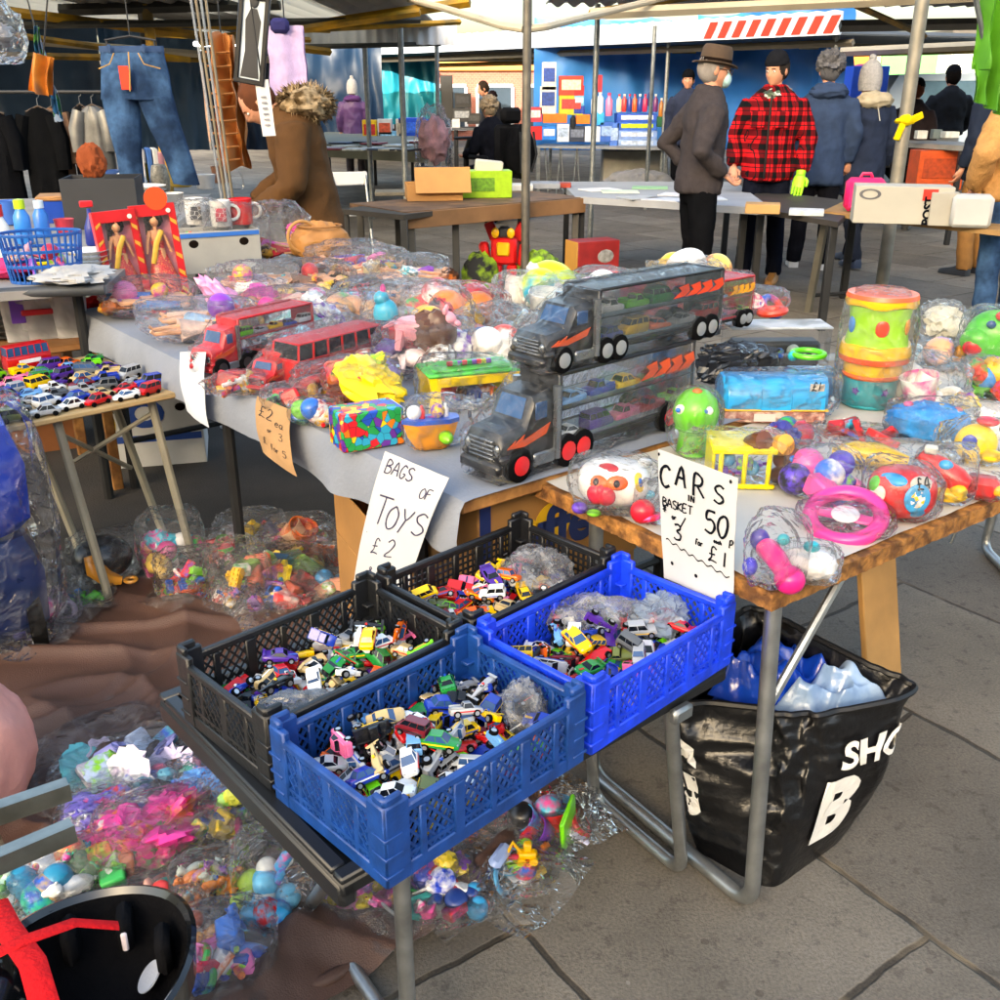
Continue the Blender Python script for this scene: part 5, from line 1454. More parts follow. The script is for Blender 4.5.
k.build('spots', plas('4a2070'), wo)
# boat
r, W, D, H = wrapped('orange and yellow toy boat with blue deck and crew, in a clear bag', 'toy_boat', 'toy boat', 432, 452, 58, 62, TZ, .5, rz=.25)
b = MB(); b.rings([[(x*W*.5*k, y*D*.42*k, z*H) for x, y in ((-1, 0), (-.6, -.8), (.5, -1), (.9, -.6), (.95, 0), (.9, .6), (.5, 1), (-.6, .8))] for z, k in ((0, .55), (.25, .85), (.5, 1.0))]); b.build('hull', plas('f09a10'), r)
b = MB(); b.rings([[(x*W*.52, y*D*.45, z*H) for x, y in ((-1, 0), (-.6, -.8), (.5, -1), (.9, -.6), (.95, 0), (.9, .6), (.5, 1), (-.6, .8))] for z in (.5, .58)]); b.build('deck', plas('1a5ad0'), r)
b = MB().ell((.2*W, -.41*D, .25*H), (.13*W, .03, .12*H), 12, 6); b.build('porthole', plas('7cc820'), r)
for i in range(5): piece(['ball', 'bottle', 'rod'][i % 3], r, T(-.3*W+.14*W*i, 0, .56*H, s=.035), ['f0f0f0', 'd8202a', '2a4ab0', 'f4c820'][i % 4])
# green-roofed house
r, W, D, H = wrapped('toy stable with flat green roof, yellow posts and beads along the roof', 'toy_house', 'toy house', 468, 412, 100, 62, TZ, .55, rz=.3, p=.45)
b = MB(); b.box((0, 0, H*.82), (W*.95, D*.95, H*.08), b=.004); b.box((0, 0, H*.88), (W*.8, D*.7, H*.06), b=.004); b.build('roof', plas('4ab83e'), r)
for x in (-.4, .4):
    for y in (-.4, .4): MB().rings([[(x*W+i*W*.055*k, y*D+j*D*.06, z*H) for i, j in ((-1, -1), (1, -1), (1, 1), (-1, 1))] for z, k in ((0, 1.2), (.5, .8), (.78, 1.3))]).build('post', plas('f0cc14'), r)
MB().box((0, -.44*D, H*.68), (W*.76, .008, H*.2), b=.002).build('front_panel', plas('e8c814'), r)
for i in range(9): piece('block', r, T(-.2*W+.05*W*i, -.1*D, .92*H, s=.016), BRI[(i*3) % 9])
for i in range(4): piece('animal', r, T(-.2*W+.13*W*i, 0, .02, s=.06, rz=i), ['c8302a', '5a3a28', '2a4ab0', 'd86a2a'][i])

# ----------------------------------------------------------- toys on the right-hand table
def RT(label, name, cat, px, py, w, h, **k): return wrapped(label, name, cat, px, py, w, h, k.pop('z', ZR), **k)
# white puppy dome
r, W, D, H = RT('white dome-shaped puppy toy with orange eye mask, red bow and purple feet', 'puppy_toy', 'toy', 612, 520, 92, 80, dfr=.75, tail=.04)
b = MB(); b.ell((0, 0, .52*H), (.40*W, .42*D, .42*H), 24, 14, p=.85); b.build('shell', plas('f0efea'), r)
def on_dome(az, el, rx, ry, t, mb=None):
    mb = mb or MB()
    d = V((sin(az)*cos(el), -cos(az)*cos(el), sin(el)))
    c = V((d.x*.40*W, d.y*.42*D, .52*H+d.z*.42*H))
    M = M4.Translation(c) @ d.to_track_quat('Y', 'Z').to_matrix().to_4x4()
    return mb.ell((0, 0, 0), (rx, t, ry), 14, 8, M)
on_dome(-.45, .3, .022, .015, .005).build('eye_patch', plas('e0601a'), r); on_dome(.1, .35, .022, .015, .005).build('eye_patch', plas('e0601a'), r)
for az in (-.5, .08): on_dome(az, .32, .008, .009, .009).build('eye', plas('1a1a1c', .1), r)
b = MB(); 
for az in (-.5, -.2): on_dome(az, -.25, .02, .022, .014, b)
on_dome(-.33, .02, .01, .012, .014, b); b.build('bow', plas('d82040'), r)
on_dome(-.3, .95, .022, .012, .004).build('red_patch', plas('d02a30'), r)
on_dome(.8, .3, .014, .02, .004).build('badge', plas('f0c820'), r); on_dome(.8, .3, .007, .012, .006).build('badge_centre', plas('2a6ac8'), r)
for x, y in ((-.36, -.25), (.3, -.32)): MB().ell((x*W, y*D, .1*H), (.09*W, .08*W, .11*H), 12, 8).build('foot', plas('6a45c0'), r)
MB().ell((-.2*W, -.34*D, .06*H), (.08*W, .05*W, .07*H), 12, 8).build('foot', plas('7ac83a'), r)
MB().ell((.38*W, -.05*D, .32*H), (.08*W, .06*W, .08*H), 12, 8).build('ear', plas('2aaac8'), r)
MB().ell((.33*W, .1*D, .85*H), (.08*W, .05*W, .09*H), 12, 8).build('ear', plas('f0efea'), r)
bagged('bag with a ribbed red ring toy squeezed beside the white price card', 655, 528, 46, 56, ZR, ['ring', 'ball'], ['d81f34', 'd81f34'], 2, filmm=FILM, seed=3, tail=.05, group=G2)
# green rocket dinosaur
r, W, D, H = RT('green dinosaur-headed rocket toy with orange tip, upright in a clear bag', 'dinosaur_rocket', 'toy', 692, 462, 58, 84, dfr=.8, tail=0, p=.8, amp=.06)
b = MB(); b.lathe([(.2*W, 0), (.3*W, .05*H), (.26*W, .3*H), (.3*W, .4*H), (.38*W, .5*H), (.4*W, .65*H), (.34*W, .82*H), (.2*W, .93*H), (0.01, .97*H)], 22); b.build('body', plas('62c422'), r)
MB().ell((0, -.1*W, .95*H), (.09*W, .09*W, .04*H), 10, 6).build('tip', plas('f0701a'), r)
b = MB(); b.torus((0, 0, .42*H), .33*W, .025*W, 20, 6); b.build('mouth_line', plas('4aa01a'), r)
for x in (-.26, .2):
    e_ = MB().ell((x*W, -.27*W, .72*H), (.09*W, .06*W, .07*H), 10, 8).build('eye', plas('f4f4f0'), r)
    MB().ell((x*W-.005, -.32*W, .72*H), (.045*W, .03*W, .035*H), 8, 6).build('pupil', plas('1f6fd0'), e_)
# yellow shape house with brown cups
r, W, D, H = RT('yellow toy frame house with purple and blue blocks inside, brown cups on top', 'shape_house', 'toy', 745, 490, 82, 70, dfr=.7, rz=.2, p=.5)
b = MB()
for x in (-.42, -.1, .22): b.box((x*W*.9, -.42*D, .38*H), (.06*W, .05*D, .76*H), b=.003)
b.box((-.1*W, -.42*D, .76*H), (.78*W, .06*D, .12*H), b=.003); b.box((-.1*W, -.42*D, .06*H), (.78*W, .06*D, .1*H), b=.003)
b.box((-.1*W, .1*D, .8*H), (.78*W, .9*D, .05*H), b=.003); b.box((-.46*W, .05*D, .4*H), (.04*W, .85*D, .76*H), b=.003)
b.build('frame', plas('f4e012'), r)
for i in range(6): piece(['block', 'ball', 'star'][i % 3], r, T(-.35*W+.1*W*i, -.1*D+.1*D*(i % 3), .12*H+.02*(i % 2), s=.035, rz=i), ['6a3fb0', '5aa8e0', '7a4ac0'][i % 3])
for x, z, c in ((.0, .86, '6b3a20'), (.26, .8, 'e8a83a'), (.38, .5, '6b3a20'), (.36, .15, '5a2f1a')): MB().lathe([(.1*W, 0), (.13*W, .03), (.13*W, .05), (.0, .055)], 14, T(x*W, 0, z*H*.9, rx=1.2, rz=.5)).build('cup', plas(c), r)
MB().ell((.46*W, -.3*D, .6*H), (.08*W, .08*W, .1*H), 12, 8).build('knob', plas('1f7fe0'), r)
# blue tool case
r, W, D, H = RT('sky blue domed toy case with yellow trim and barcode sticker, in clear plastic', 'toy_case', 'toy case', 768, 424, 108, 62, dfr=.5, rz=.25, p=.4, amp=.07)
b = MB(); b.rings([[(x*W*.48, y*D*.46*k, z*H) for y, z in ((-1, .3), (-1, .55), (-.8, .8), (-.4, .93), (.4, .93), (.8, .8), (1, .55), (1, .3))] for x, k in ((-1, .8), (-.92, 1), (-.3, 1), (-.28, 1.04), (.28, 1.04), (.3, 1), (.92, 1), (1, .8))]); b.build('lid', plas('24a0e0'), r)
MB().box((0, 0, .3*H), (W*.97, D*.97, .04*H), b=.004).build('trim', plas('f0b41a'), r)
MB().box((0, 0, .15*H), (W*.93, D*.9, .28*H), b=.006).build('tray', pm('b06a5a', .4, var=.3, sc=40, var2='d8b8a8', v2sc=40), r)
st_ = MB().box((-.1*W, -.505*D, .16*H), (.2*W, .002, .16*H)).build('barcode_sticker', PAPERW, r)
k = MB()
for i in range(12): k.box((-.1*W-.08*W+i*.0142*W, -.508*D, .165*H), ((.006 if i % 3 else .009)*W, .001, .1*H))
k.build('bars', INK, st_, smooth=False)
sk = MB().box((.36*W, -.42*D, .78*H), (.13*W, .002, .15*H), T(rx=-.0)); so = sk.build('price_sticker', PAPERW, r)
m = MB(); pen(m, 'L1', .31*W, .72*H, .022, lambda x, y, l: V((x, -.43*D-l, y)), .003); m.build('handwriting', INK, so, smooth=False)
# clear boxes at the back
r, W, D, H = RT('clear-lidded box of small toys with frosted top, behind the blue case', 'clear_box', 'box', 772, 372, 100, 52, dfr=.4, rz=.3, wrap=False)
MB().box((0, 0, H/2), (W, D, H), b=.004).build('case', CLEAR, r); MB().box((0, .1*D, H*.35), (W*.9, D*.6, H*.6), b=.01).build('insert', pm('23282c', .5, var=.4, sc=30), r)
for i in range(5): piece(['ball', 'ring', 'block'][i % 3], r, T(-.35*W+.17*W*i, -.25*D, .3*H, s=.04), ['8a9a9a', 'd0d0c8', '5a7a4a'][i % 3])
MB().box((0, 0, H+.003), (W*1.01, D*1.01, .006), b=.002).build('lid', FROST, r)
r, W, D, H = RT('clear box with a lime green handle ring on top, by the drum', 'clear_box', 'box', 808, 402, 56, 58, dfr=.6, rz=.3, wrap=False)
MB().box((0, 0, .42*H), (W, D, .84*H), b=.004).build('case', CLEAR, r); MB().box((0, .15*D, .3*H), (W*.9, D*.6, .6*H), b=.01).build('insert', plas('1a6aa8'), r)
MB().ell((-.1*W, -.35*D, .45*H), (.16*W, .1*W, .13*H), 12, 8).build('toy_ball', plas('d81f34'), r)
MB().torus((-.1*W, 0, .9*H), .28*W, .05*W, 20, 8).build('handle_ring', plas('5fd81a'), r)
MB().ell((-.38*W, -.05*D, .86*H), (.09*W, .09*W, .1*H), 10, 6).build('hinge_knob', plas('1ab8c8'), r)
o_, W, D, H = RT('bundle of crinkled black plastic film behind the black carrier trucks', 'film_bundle', 'plastic', 728, 388, 60, 48, dfr=.7, filmm=pm('2a2c30', .2, var=.2, bump=.5, bsc=25, coat=.4), amp=.35)
# drum stack
r, W, D, H = RT('tall lime and yellow toy drum with red and blue dots on a teal drum', 'toy_drum', 'toy drum', 866, 412, 74, 130, dfr=.95, tail=0, p=.5, amp=.05, pad=1.02)
def wav(r0, z, a, ph=0): return [(r0*cos(2*pi*k/40), r0*sin(2*pi*k/40), z+a*sin(2*pi*k/40*5+ph)) for k in range(40)]
h = H; q = W*.47
MB().rings([wav(q*.9, .52*h, .012*h), wav(q*.86, .58*h, 0), wav(q*.78, .72*h, 0), wav(q*.86, .86*h, 0), wav(q*.92, .9*h, .012*h)]).build('upper_body', plas('9ad42a'), r)
MB().rings([wav(q*.97, .895*h, .012*h), wav(q*1.0, .92*h, .012*h), wav(q*.97, .965*h, 0), wav(q*.9, .97*h, 0)]).build('top_band', plas('f4b81c'), r)
MB().rings([wav(q*1.0, .46*h, 0), wav(q*.99, .5*h, .012*h), wav(q*.94, .56*h, .012*h)]).build('lower_band', plas('f4bc1c'), r)
MB().lathe([(q*1.0, .955*h), (q*.96, .99*h), (q*.4, 1.0*h), (0.001, 1.0*h)], 30).build('drum_skin', plas('e85a1c'), r)
MB().lathe([(q*.98, .41*h), (q*1.0, .435*h), (q*.98, .462*h)], 30).build('rim', plas('e8541a'), r)
for az, c in ((.15, 'd8402a'), (-1.1, '1f78d0'), (1.3, 'e88a1a')):
    d = V((sin(az), -cos(az), 0)); MB().ell((0, 0, 0), (.19*q, .05*q, .075*h), 14, 8, M4.Translation(d*q*.8+V((0, 0, .72*h))) @ d.to_track_quat('Y', 'Z').to_matrix().to_4x4()).build('dot', plas(c), r)
MB().lathe([(q*.72, 0), (q*.78, .02*h), (q*.74, .1*h), (q*.76, .26*h), (q*.72, .3*h), (.001, .3*h)], 30).build('lower_drum', plas('1f98a8'), r)
MB().rings([wav(q*.78, .28*h, .008*h), wav(q*.82, .33*h, .008*h), wav(q*.8, .4*h, 0)]).build('lower_drum_band', plas('f0bc1c'), r)
MB().lathe([(q*.8, .26*h), (q*.84, .28*h), (q*.8, .3*h)], 30).build('orange_ring', plas('e86a1c'), r)
for az in (-.5, .6):
    d = V((sin(az), -cos(az), 0)); MB().prism([(.12*q*(1 if i % 2 == 0 else .5)*cos(i*pi/5), .12*q*(1 if i % 2 == 0 else .5)*sin(i*pi/5)) for i in range(10)], -.004, .004, M4.Translation(d*q*.76+V((0, 0, .16*h))) @ d.to_track_quat('Z', 'Y').to_matrix().to_4x4()).build('star', plas('6a3fb0'), r)
# pale bag of ribbons, blue furry toy, chicks ...
def R_(label, px, py, w, h, kind, cols, n=5, **k):
    k.setdefault('filmm', FILM); k.setdefault('seed', int(px+py)); k.setdefault('tail', .04)
    return bagged(label, px, py, w, h, k.pop('z', ZR), kind, cols, n, group='bagged toys on the chipboard table', **k)
R_('big cloudy bag of white toys with yellow beak, behind the blue furry toy', 915, 418, 92, 76, ['plush', 'cup', 'ring'], ['eceae2', 'f0eee6', 'f0c820', 'e8e8e0'], 6, filmm=FILM_MILKY)
r, W, D, H = RT('bright blue curly soft toy with tiny coloured horns, in clear film', 'blue_soft_toy', 'soft toy', 924, 446, 84, 56, dfr=.7)
crumple((0, 0, .45*H), (.44*W, .42*D, .48*H), 7, n=40, m=24, amp=.22).build('body', pm('1a8ad8', .6, var=.15, sc=20, bump=.5, bsc=60), r)
for i, (x, c) in enumerate(((-.25, 'e85a8a'), (-.08, '7a4ac0'), (.12, 'f0c820'), (.3, 'e88a8a'))): MB().ell((x*W, 0, .92*H-abs(x)*.3*H), (.06*W, .05*W, .08*H), 10, 6).build('horn', plas(c), r)
r, W, D, H = RT('green toy dragon with red mouth, in a clear bag at the right edge', 'toy_dragon', 'toy', 985, 378, 66, 78, dfr=.8)
b = MB(); b.ell((0, 0, .5*H), (.42*W, .4*D, .45*H), 18, 12); b.ell((-.2*W, -.25*D, .5*H), (.25*W, .2*D, .2*H), 14, 8); b.build('body', plas('4ab82a'), r)
MB().ell((-.25*W, -.4*D, .42*H), (.14*W, .06*D, .12*H), 12, 8).build('mouth', plas('c8202a'), r); MB().ell((-.42*W, -.1*D, .2*H), (.1*W, .1*W, .2*H), 12, 8).build('foot', plas('f0a01c'), r)
MB().ell((.1*W, -.25*D, .9*H), (.12*W, .1*W, .08*H), 12, 8).build('crest', plas('d83a3a'), r); MB().ell((-.05*W, -.36*D, .78*H), (.07*W, .05*W, .06*H), 10, 6).build('eye', plas('1a4a8a'), r)
R_('knotted clear bag end sticking up beside the green dragon', 938, 345, 44, 46, ['cloth'], ['d8d4c0'], 1, filmm=FILM_MILKY, amp=.35)
R_('bag with a round blue-grey lid toy, right of the drum', 925, 372, 66, 36, ['ring', 'cup', 'ball'], ['3a6a88', 'e8e4dc', 'e8a87a'], 4)
R_('bag of a yellow, green and red floral soft toy at the right edge', 982, 402, 60, 52, ['plush', 'ball', 'star'], ['5aa83a', 'f0c020', 'd8402a', '2a8ad8'], 7)
R_('bag of white doll clothes behind the yellow duck', 985, 436, 50, 40, ['cloth'], ['e8e4da', 'f0ece4'], 3, filmm=FILM_MILKY)
r, W, D, H = RT('yellow toy duck with big blue eye and red hat, in clear plastic', 'toy_duck', 'toy', 976, 468, 56, 58, dfr=.7)
b = MB(); b.ell((-.08*W, 0, .42*H), (.36*W, .36*D, .42*H), 18, 12); b.ell((.2*W, -.28*D, .26*H), (.2*W, .2*D, .14*H), 12, 8); b.build('body', plas('f2c81c'), r)
MB().ell((-.18*W, -.34*D, .5*H), (.13*W, .05*D, .17*H), 12, 8).build('eye', plas('1f3fb0'), r); MB().ell((.05*W, 0, .92*H), (.2*W, .16*W, .1*H), 12, 8).build('hat', plas('d83040'), r)
r, W, D, H = RT('yellow plush handle toy lying in clear film behind the red ball toy', 'yellow_toy', 'toy', 868, 474, 84, 42, dfr=.6)
b = MB(); b.tube([(-.44*W, 0, .4*H), (-.2*W, 0, .5*H), (.1*W, 0, .5*H), (.42*W, 0, .35*H)], [.2*H, .42*H, .46*H, .24*H], 14); b.jitter(.004, 40).build('body', plas('f4c414'), r)
R_('bag with an indigo blue arch and pink pieces, beside the yellow toy', 820, 505, 78, 70, ['ring', 'ball', 'block', 'ball'], ['2f6fd8', '5a3fc0', 'e85aa0', '4a3ab8', 'f08ab8'], 6)
R_('bag of red bricks in front of the drum', 858, 446, 76, 30, ['block', 'brick'], ['c8242a', 'd03a3a', 'b81a28'], 5)
R_('bag of red and purple lumps in front of the blue case', 790, 452, 54, 34, ['ball', 'plush'], ['8a2a40', '3a3a90', 'c83a4a'], 5)
# red round activity ball with a price
r, W, D, H = RT('red rounded activity toy with blue panels and a £4 price label, in clear film', 'activity_ball', 'toy', 896, 526, 76, 76, dfr=.8, tail=.04, rz=.15)
b = MB(); b.ell((0, 0, .48*H), (.44*W, .44*D, .46*H), 26, 16, p=.8); b.build('body', plas('d41f22'), r)
def on_ball(az, el, rx, ry, t):
    d = V((sin(az)*cos(el), -cos(az)*cos(el), sin(el)))
    return MB().ell((0, 0, 0), (rx, t, ry), 16, 8, M4.Translation((d.x*.44*W*1.02, d.y*.44*D*1.02, .48*H+d.z*.46*H)) @ d.to_track_quat('Y', 'Z').to_matrix().to_4x4())
for az, el, rx, ry, c in ((-.5, .75, .028, .014, '2296d8'), (.35, .1, .027, .03, '38a0dc'), (.6, -.55, .02, .014, '2296d8'), (-1.1, .4, .016, .016, '5ac83a'), (-1.0, -.1, .012, .014, 'f0f0f0'), (-.5, -.6, .01, .01, 'f4c81c'), (-.75, .1, .013, .017, 'e8e4d8')):
    on_ball(az, el, rx, ry, .006).build('panel', plas(c), r)
on_ball(.33, .1, .019, .022, .008).build('picture', patch_mat('picture_print', ['f0f0f0', 'f4c81c', '2296d8', 'f4f0e8'], 120, .0), r)
sp = on_ball(.55, .62, .026, .018, .007); so = sp.build('price_label', PAPERW, r)
d = V((sin(.55)*cos(.62), -cos(.55)*cos(.62), sin(.62))); MQ = M4.Translation((d.x*.44*W*1.02, d.y*.44*D*1.02, .48*H+d.z*.46*H)) @ d.to_track_quat('Z', 'Y').to_matrix().to_4x4()
m = MB(); pen(m, 'L4', -.018, -.011, .024, lambda x, y, l: V((x, y, .009)), .0035); m.v = [MQ @ p for p in m.v]; m.build('handwriting', INK, so, smooth=False)
r, W, D, H = RT('red and yellow toy aeroplane in clear film, right of the red ball toy', 'toy_aeroplane', 'toy', 938, 508, 62, 70, dfr=.8)
b = MB(); b.tube([(-.4*W, .1*D, .8*H), (-.1*W, 0, .62*H), (.2*W, -.1*D, .45*H), (.4*W, -.15*D, .4*H)], [.1*W, .2*W, .22*W, .12*W], 14); b.build('fuselage', plas('d01f22'), r)
b = MB(); b.ell((.1*W, -.3*D, .22*H), (.3*W, .12*W, .12*W), 14, 8); b.ell((.25*W, -.3*D, .32*H), (.14*W, .12*W, .12*W), 14, 8); b.build('wing', plas('f2c41a'), r)
MB().ell((0, -.15*D, .72*H), (.12*W, .1*W, .09*W), 12, 8).build('canopy', plas('2a9ad8'), r); MB().box((-.25*W, -.12*D, .97*H), (.2*W, .02, .14*H), T(), b=.003).build('price_sticker', PAPERW, r)
r, W, D, H = RT('small red and yellow toy telephone at the right end of the front row', 'toy_telephone', 'toy', 978, 503, 48, 38, dfr=.7)
MB().box((0, 0, .45*H), (.7*W, .7*D, .8*H), b=.012).build('body', plas('cf2026'), r); MB().ell((.32*W, -.2*D, .45*H), (.14*W, .1*W, .2*H), 12, 8).build('dial', plas('f0b81c'), r)
# pink steering wheel
r, W, D, H = RT('hot pink toy steering wheel with white hub, in a clear bag', 'steering_wheel', 'toy', 842, 540, 96, 52, dfr=.7)
MW = T(0, 0, .5*H, rx=R(24), rz=-.2)
MB().torus((0, 0, 0), .36*W, .085*W, 30, 12, MW).build('rim', plas('e83a92'), r)
b = MB(); b.box((0, 0, 0), (.66*W, .14*W, .04*W), MW, .008); b.build('spoke', plas('e04a96'), r); MB().ell((0, 0, .03*W), (.15*W, .13*W, .05*W), 16, 8, MW).build('hub', plas('f2f0f2'), r)
MB().ell((.36*W, .1*D, .5*H), (.1*W, .1*W, .2*H), 12, 8).build('horn_button', plas('eeeeee'), r)
# pink telephone handset
r, W, D, H = RT('hot pink toy telephone handset with purple ends, near the table corner', 'toy_telephone', 'toy', 772, 592, 64, 92, dfr=.8, tail=.05)
b = MB(); b.tube([(.22*W, -.38*D, .2*H), (.0*W, -.1*D, .38*H), (-.15*W, .15*D, .42*H), (-.1*W, .42*D, .34*H)], [.15*W, .17*W, .18*W, .16*W], 14); b.ell((.24*W, -.4*D, .19*H), (.24*W, .24*W, .19*H), 18, 12); b.build('handset', plas('e61f7e'), r)
MB().ell((-.28*W, .3*D, .5*H), (.16*W, .15*W, .15*H), 12, 8).build('earpiece', plas('3f2a9a'), r); MB().ell((.08*W, .15*D, .58*H), (.1*W, .1*W, .08*H), 12, 8).build('button', plas('3aa8b0'), r)
MB().ell((-.38*W, -.05*D, .2*H), (.12*W, .18*W, .12*H), 12, 8).build('cradle', plas('2a2ad8'), r)
r, W, D, H = RT('white toy cupcake with a turquoise knob, in front of the pink steering wheel', 'toy_cupcake', 'toy', 805, 588, 64, 58, dfr=.8, tail=.03)
b = MB(); crumple((0, 0, .42*H), (.42*W, .38*D, .4*H), 12, n=40, m=20, amp=.16, mb=b); b.build('icing', plas('f1f0f0'), r)
MB().ell((.02*W, 0, .9*H), (.13*W, .13*W, .15*H), 14, 10).build('knob', plas('1fb0c0'), r)
# ================================================================== ON THE GROUND
CL = [at(-90, 640), at(350, 545), at(588, 838), at(130, 1130)]
def clothpt(u, v):
    p = quad(CL, u, v)
    e = V((NZ.noise(V((u*3, v*3, 1))), NZ.noise(V((u*3, v*3, 9))), 0))*.05
    q = p+e*.9
    w_ = q+V((NZ.noise(q*2.2), NZ.noise(q*2.2+V((5, 5, 5))), 0))*.25
    def rid(ax, ay, k, sd): return max(0, 1-abs(NZ.noise(V((ax, ay, sd))))*k)
    c1, s1 = q.x*.5+q.y*.87, -q.x*.87+q.y*.5
    c2, s2 = q.x*.95-q.y*.3, q.x*.3+q.y*.95
    wv = .3*NZ.noise(q*1.4)
    z = .012+.030*rid(c1*.8+wv*2, s1*2.6+wv*4, 3.6, 3)**1.3+.026*rid(c2*.7+wv*2, s2*3.2-wv*4, 4, 9)**1.3+.014*rid(c1*1.4-wv*3, s1*5+c2*2+wv*5, 4.5, 15)**1.3+.006*NZ.noise(q*2.5)
    edge = min(u, v, 1-u, 1-v)
    if v > .9 or u > .93: z += .022*max(0, sin((v-.9)*10*pi) if v > .9 else sin((u-.93)*14*pi))*(1+.6*NZ.noise(V((u*20, v*20, 0))))
    return V((q.x, q.y, max(.009, z)))
gm = MB().grid(clothpt, 190, 190)
# folds gathered along the near edge
for k in range(5):
    pts = []
    for i in range(40):
        u = .28+.72*i/39
        p = clothpt(u, .93+.013*k)
        pts.append((p.x+.01*NZ.noise(V((i*.15, k, 0))), p.y+.012*NZ.noise(V((i*.2, k, 4))), .012+.008*(k % 3)+.006*NZ.noise(V((i*.3, k, 8)))))
    gm.tube(pts, [.012+.005*NZ.noise(V((i*.25, k*3, 1))) for i in range(40)], 8, flat=.8)
BROWN = pm('543a2e', .55, var=.12, sc=5, bump=.25, bsc=320, spec=.5, var2='4a3329', v2sc=2)
tag(gm.build('ground_cloth', BROWN, ang=180), 'brown cloth spread in folds on the paving under the bags of toys', 'cloth')
ZF = .022
G3 = 'clear bags of toys on the brown cloth'
def F_(label, px, py, w, h, kind, cols, n=7, **k):
    k.setdefault('filmm', FILM); k.setdefault('seed', int(px*5+py)); k.setdefault('tail', .03); k.setdefault('dfr', .8); k.setdefault('p', .55)
    fm = k['filmm']
    r = bagged(label, px, py, w*1.08, h*1.08, k.pop('z', ZF), kind, cols, int(n*1.7)+2, group=G3, **{**k, 'sz': k.get('sz', 1.)*.8})
    m_ = mpp(r.location); W, D = w*m_*1.45, w*m_*1.2
    sd = px*.37+py*.11
    def ff(u, v):
        x, y = W*(u-.5), D*(v-.5)
        q = V((x*16+sd, y*16, sd))
        e = (abs(u-.5)*2)**3+(abs(v-.5)*2)**3
        return (x*(1+.12*NZ.noise(q*.5)), y*(1+.12*NZ.noise(q*.5+V((4, 0, 0)))), max(.004, h*m_*.34*(1-.8*min(1, e))+.022*NZ.noise(q*.6)+.014*(.3-abs(NZ.noise(q*1.3)))))
    MB().grid(ff, 20, 18).build('bag_flap', fm, r, smooth=False).rotation_euler.z = (int(sd*7) % 9)*.2-.8
    return r
F_('clear bag with a teal and white toy and purple book, at the cloth edge', 176, 578, 60, 74, ['plush', 'block', 'cup', 'ball'], ['3ab8d0', 'f0eeea', '7a3fa0', 'e05a9a', 'e8c060', '5ac8d8'], 7)
F_('flat bag of red, yellow, green and orange flower blocks on the brown cloth', 192, 604, 60, 62, ['star', 'star', 'brick', 'ring'], ['d8202a', 'f4b81a', '1f5fc8', 'e85a1a', '7ac82a', 'e0242a'], 15, dfr=.7, sz=.8)
F_('bag of coral and green toys behind the flower blocks', 224, 568, 52, 44, ['block', 'cup'], ['d84a5a', '5ab83a', 'c83a4a', 'e87a7a'], 5)
F_('bag of pink and navy pieces beside the flower blocks', 242, 612, 58, 76, ['block', 'star', 'brick'], ['e8a0a8', '1f3fa0', 'e05a5a', 'f0e8e0', '2a6ac8', 'f0b81a'], 9, dfr=.7)
F_('grey-violet bag of small bits behind the green train bag', 252, 556, 66, 52, ['gear', 'rod', 'block'], ['8a8ab0', '5a5a90', 'c0c0d0', 'f0c83a', '6a4a90'], 8)
F_('bag with an olive-green train and yellow wheel, middle of the upper heap', 276, 590, 92, 52, ['block', 'gear', 'fish'], ['8ab05a', 'e8d020', '2a4a6a', 'f07a5a', '8ab85a', 'c8a880'], 6, z=.06)
F_('bag of red, blue and coral bricks behind the crate of the upper heap', 285, 616, 86, 50, ['brick', 'block'], ['c8283a', '2a6ad0', '3aa8e0', 'a85a4a', '7a2a90', 'd84a4a'], 7)
F_('bag of orange and pink pieces at the back right of the upper heap', 300, 566, 70, 58, ['rod', 'cup', 'ring'], ['f07a2a', 'e85a9a', 'd8402a', 'e8a0c0', 'f0c09a'], 7)
F_('bright orange bag of pieces at the far right of the upper heap', 328, 572, 44, 46, ['cloth'], ['ec5a1c', 'f0702a'], 2)
F_('bag with a green and blue globe ball beside the black crate', 338, 606, 52, 42, ['ball', 'block'], ['8ab84a', 'e8a080', '4a90c8', 'd8906a'], 3)
# black toy helmet with the orange pad in a bag
r, W, D, H = wrapped('black toy riding helmet with an orange pad, in a clear bag on the cloth edge', 'toy_helmet', 'helmet', 108, 590, 70, 72, ZF, .85, filmm=FILM_FINE)
b = MB(); b.ell((0, 0, .48*H), (.42*W, .42*D, .44*H), 22, 14); b.build('shell', plas('15181c', .2), r)
b = MB(); b.tube([(-.15*W, -.40*D, .75*H), (-.12*W, -.50*D, .5*H), (.02*W, -.52*D, .28*H), (.2*W, -.5*D, .18*H)], [.1*W, .14*W, .12*W, .06*W], 10, flat=.4); b.build('pad', plas('e8962a'), r)
b = MB(); b.torus((.32*W, -.5*D, .16*H), .08*W, .025*W, 14, 6, T()); b.build('buckle_ring', plas('e09a3a'), r)
F_('green and blue toy shoe bag lying left of the toy helmet', 88, 606, 36, 22, ['shoe'], ['5ac82a', '2a8ad8'], 2, filmm=FILM_FINE)
F_('clear bag with a lilac toy at the far left of the brown cloth', 22, 650, 60, 40, ['ring', 'block'], ['9a6ac8', 'b89ad8', '3a3a90'], 4)
F_('loose cloudy bag of pale toys left of the toy helmet', 38, 632, 84, 52, ['plush', 'ring', 'cup'], ['e8d8d8', 'c8d8c0', 'd0b8d0', '8ac86a'], 7, filmm=FILM_MILKY, tail=.08)
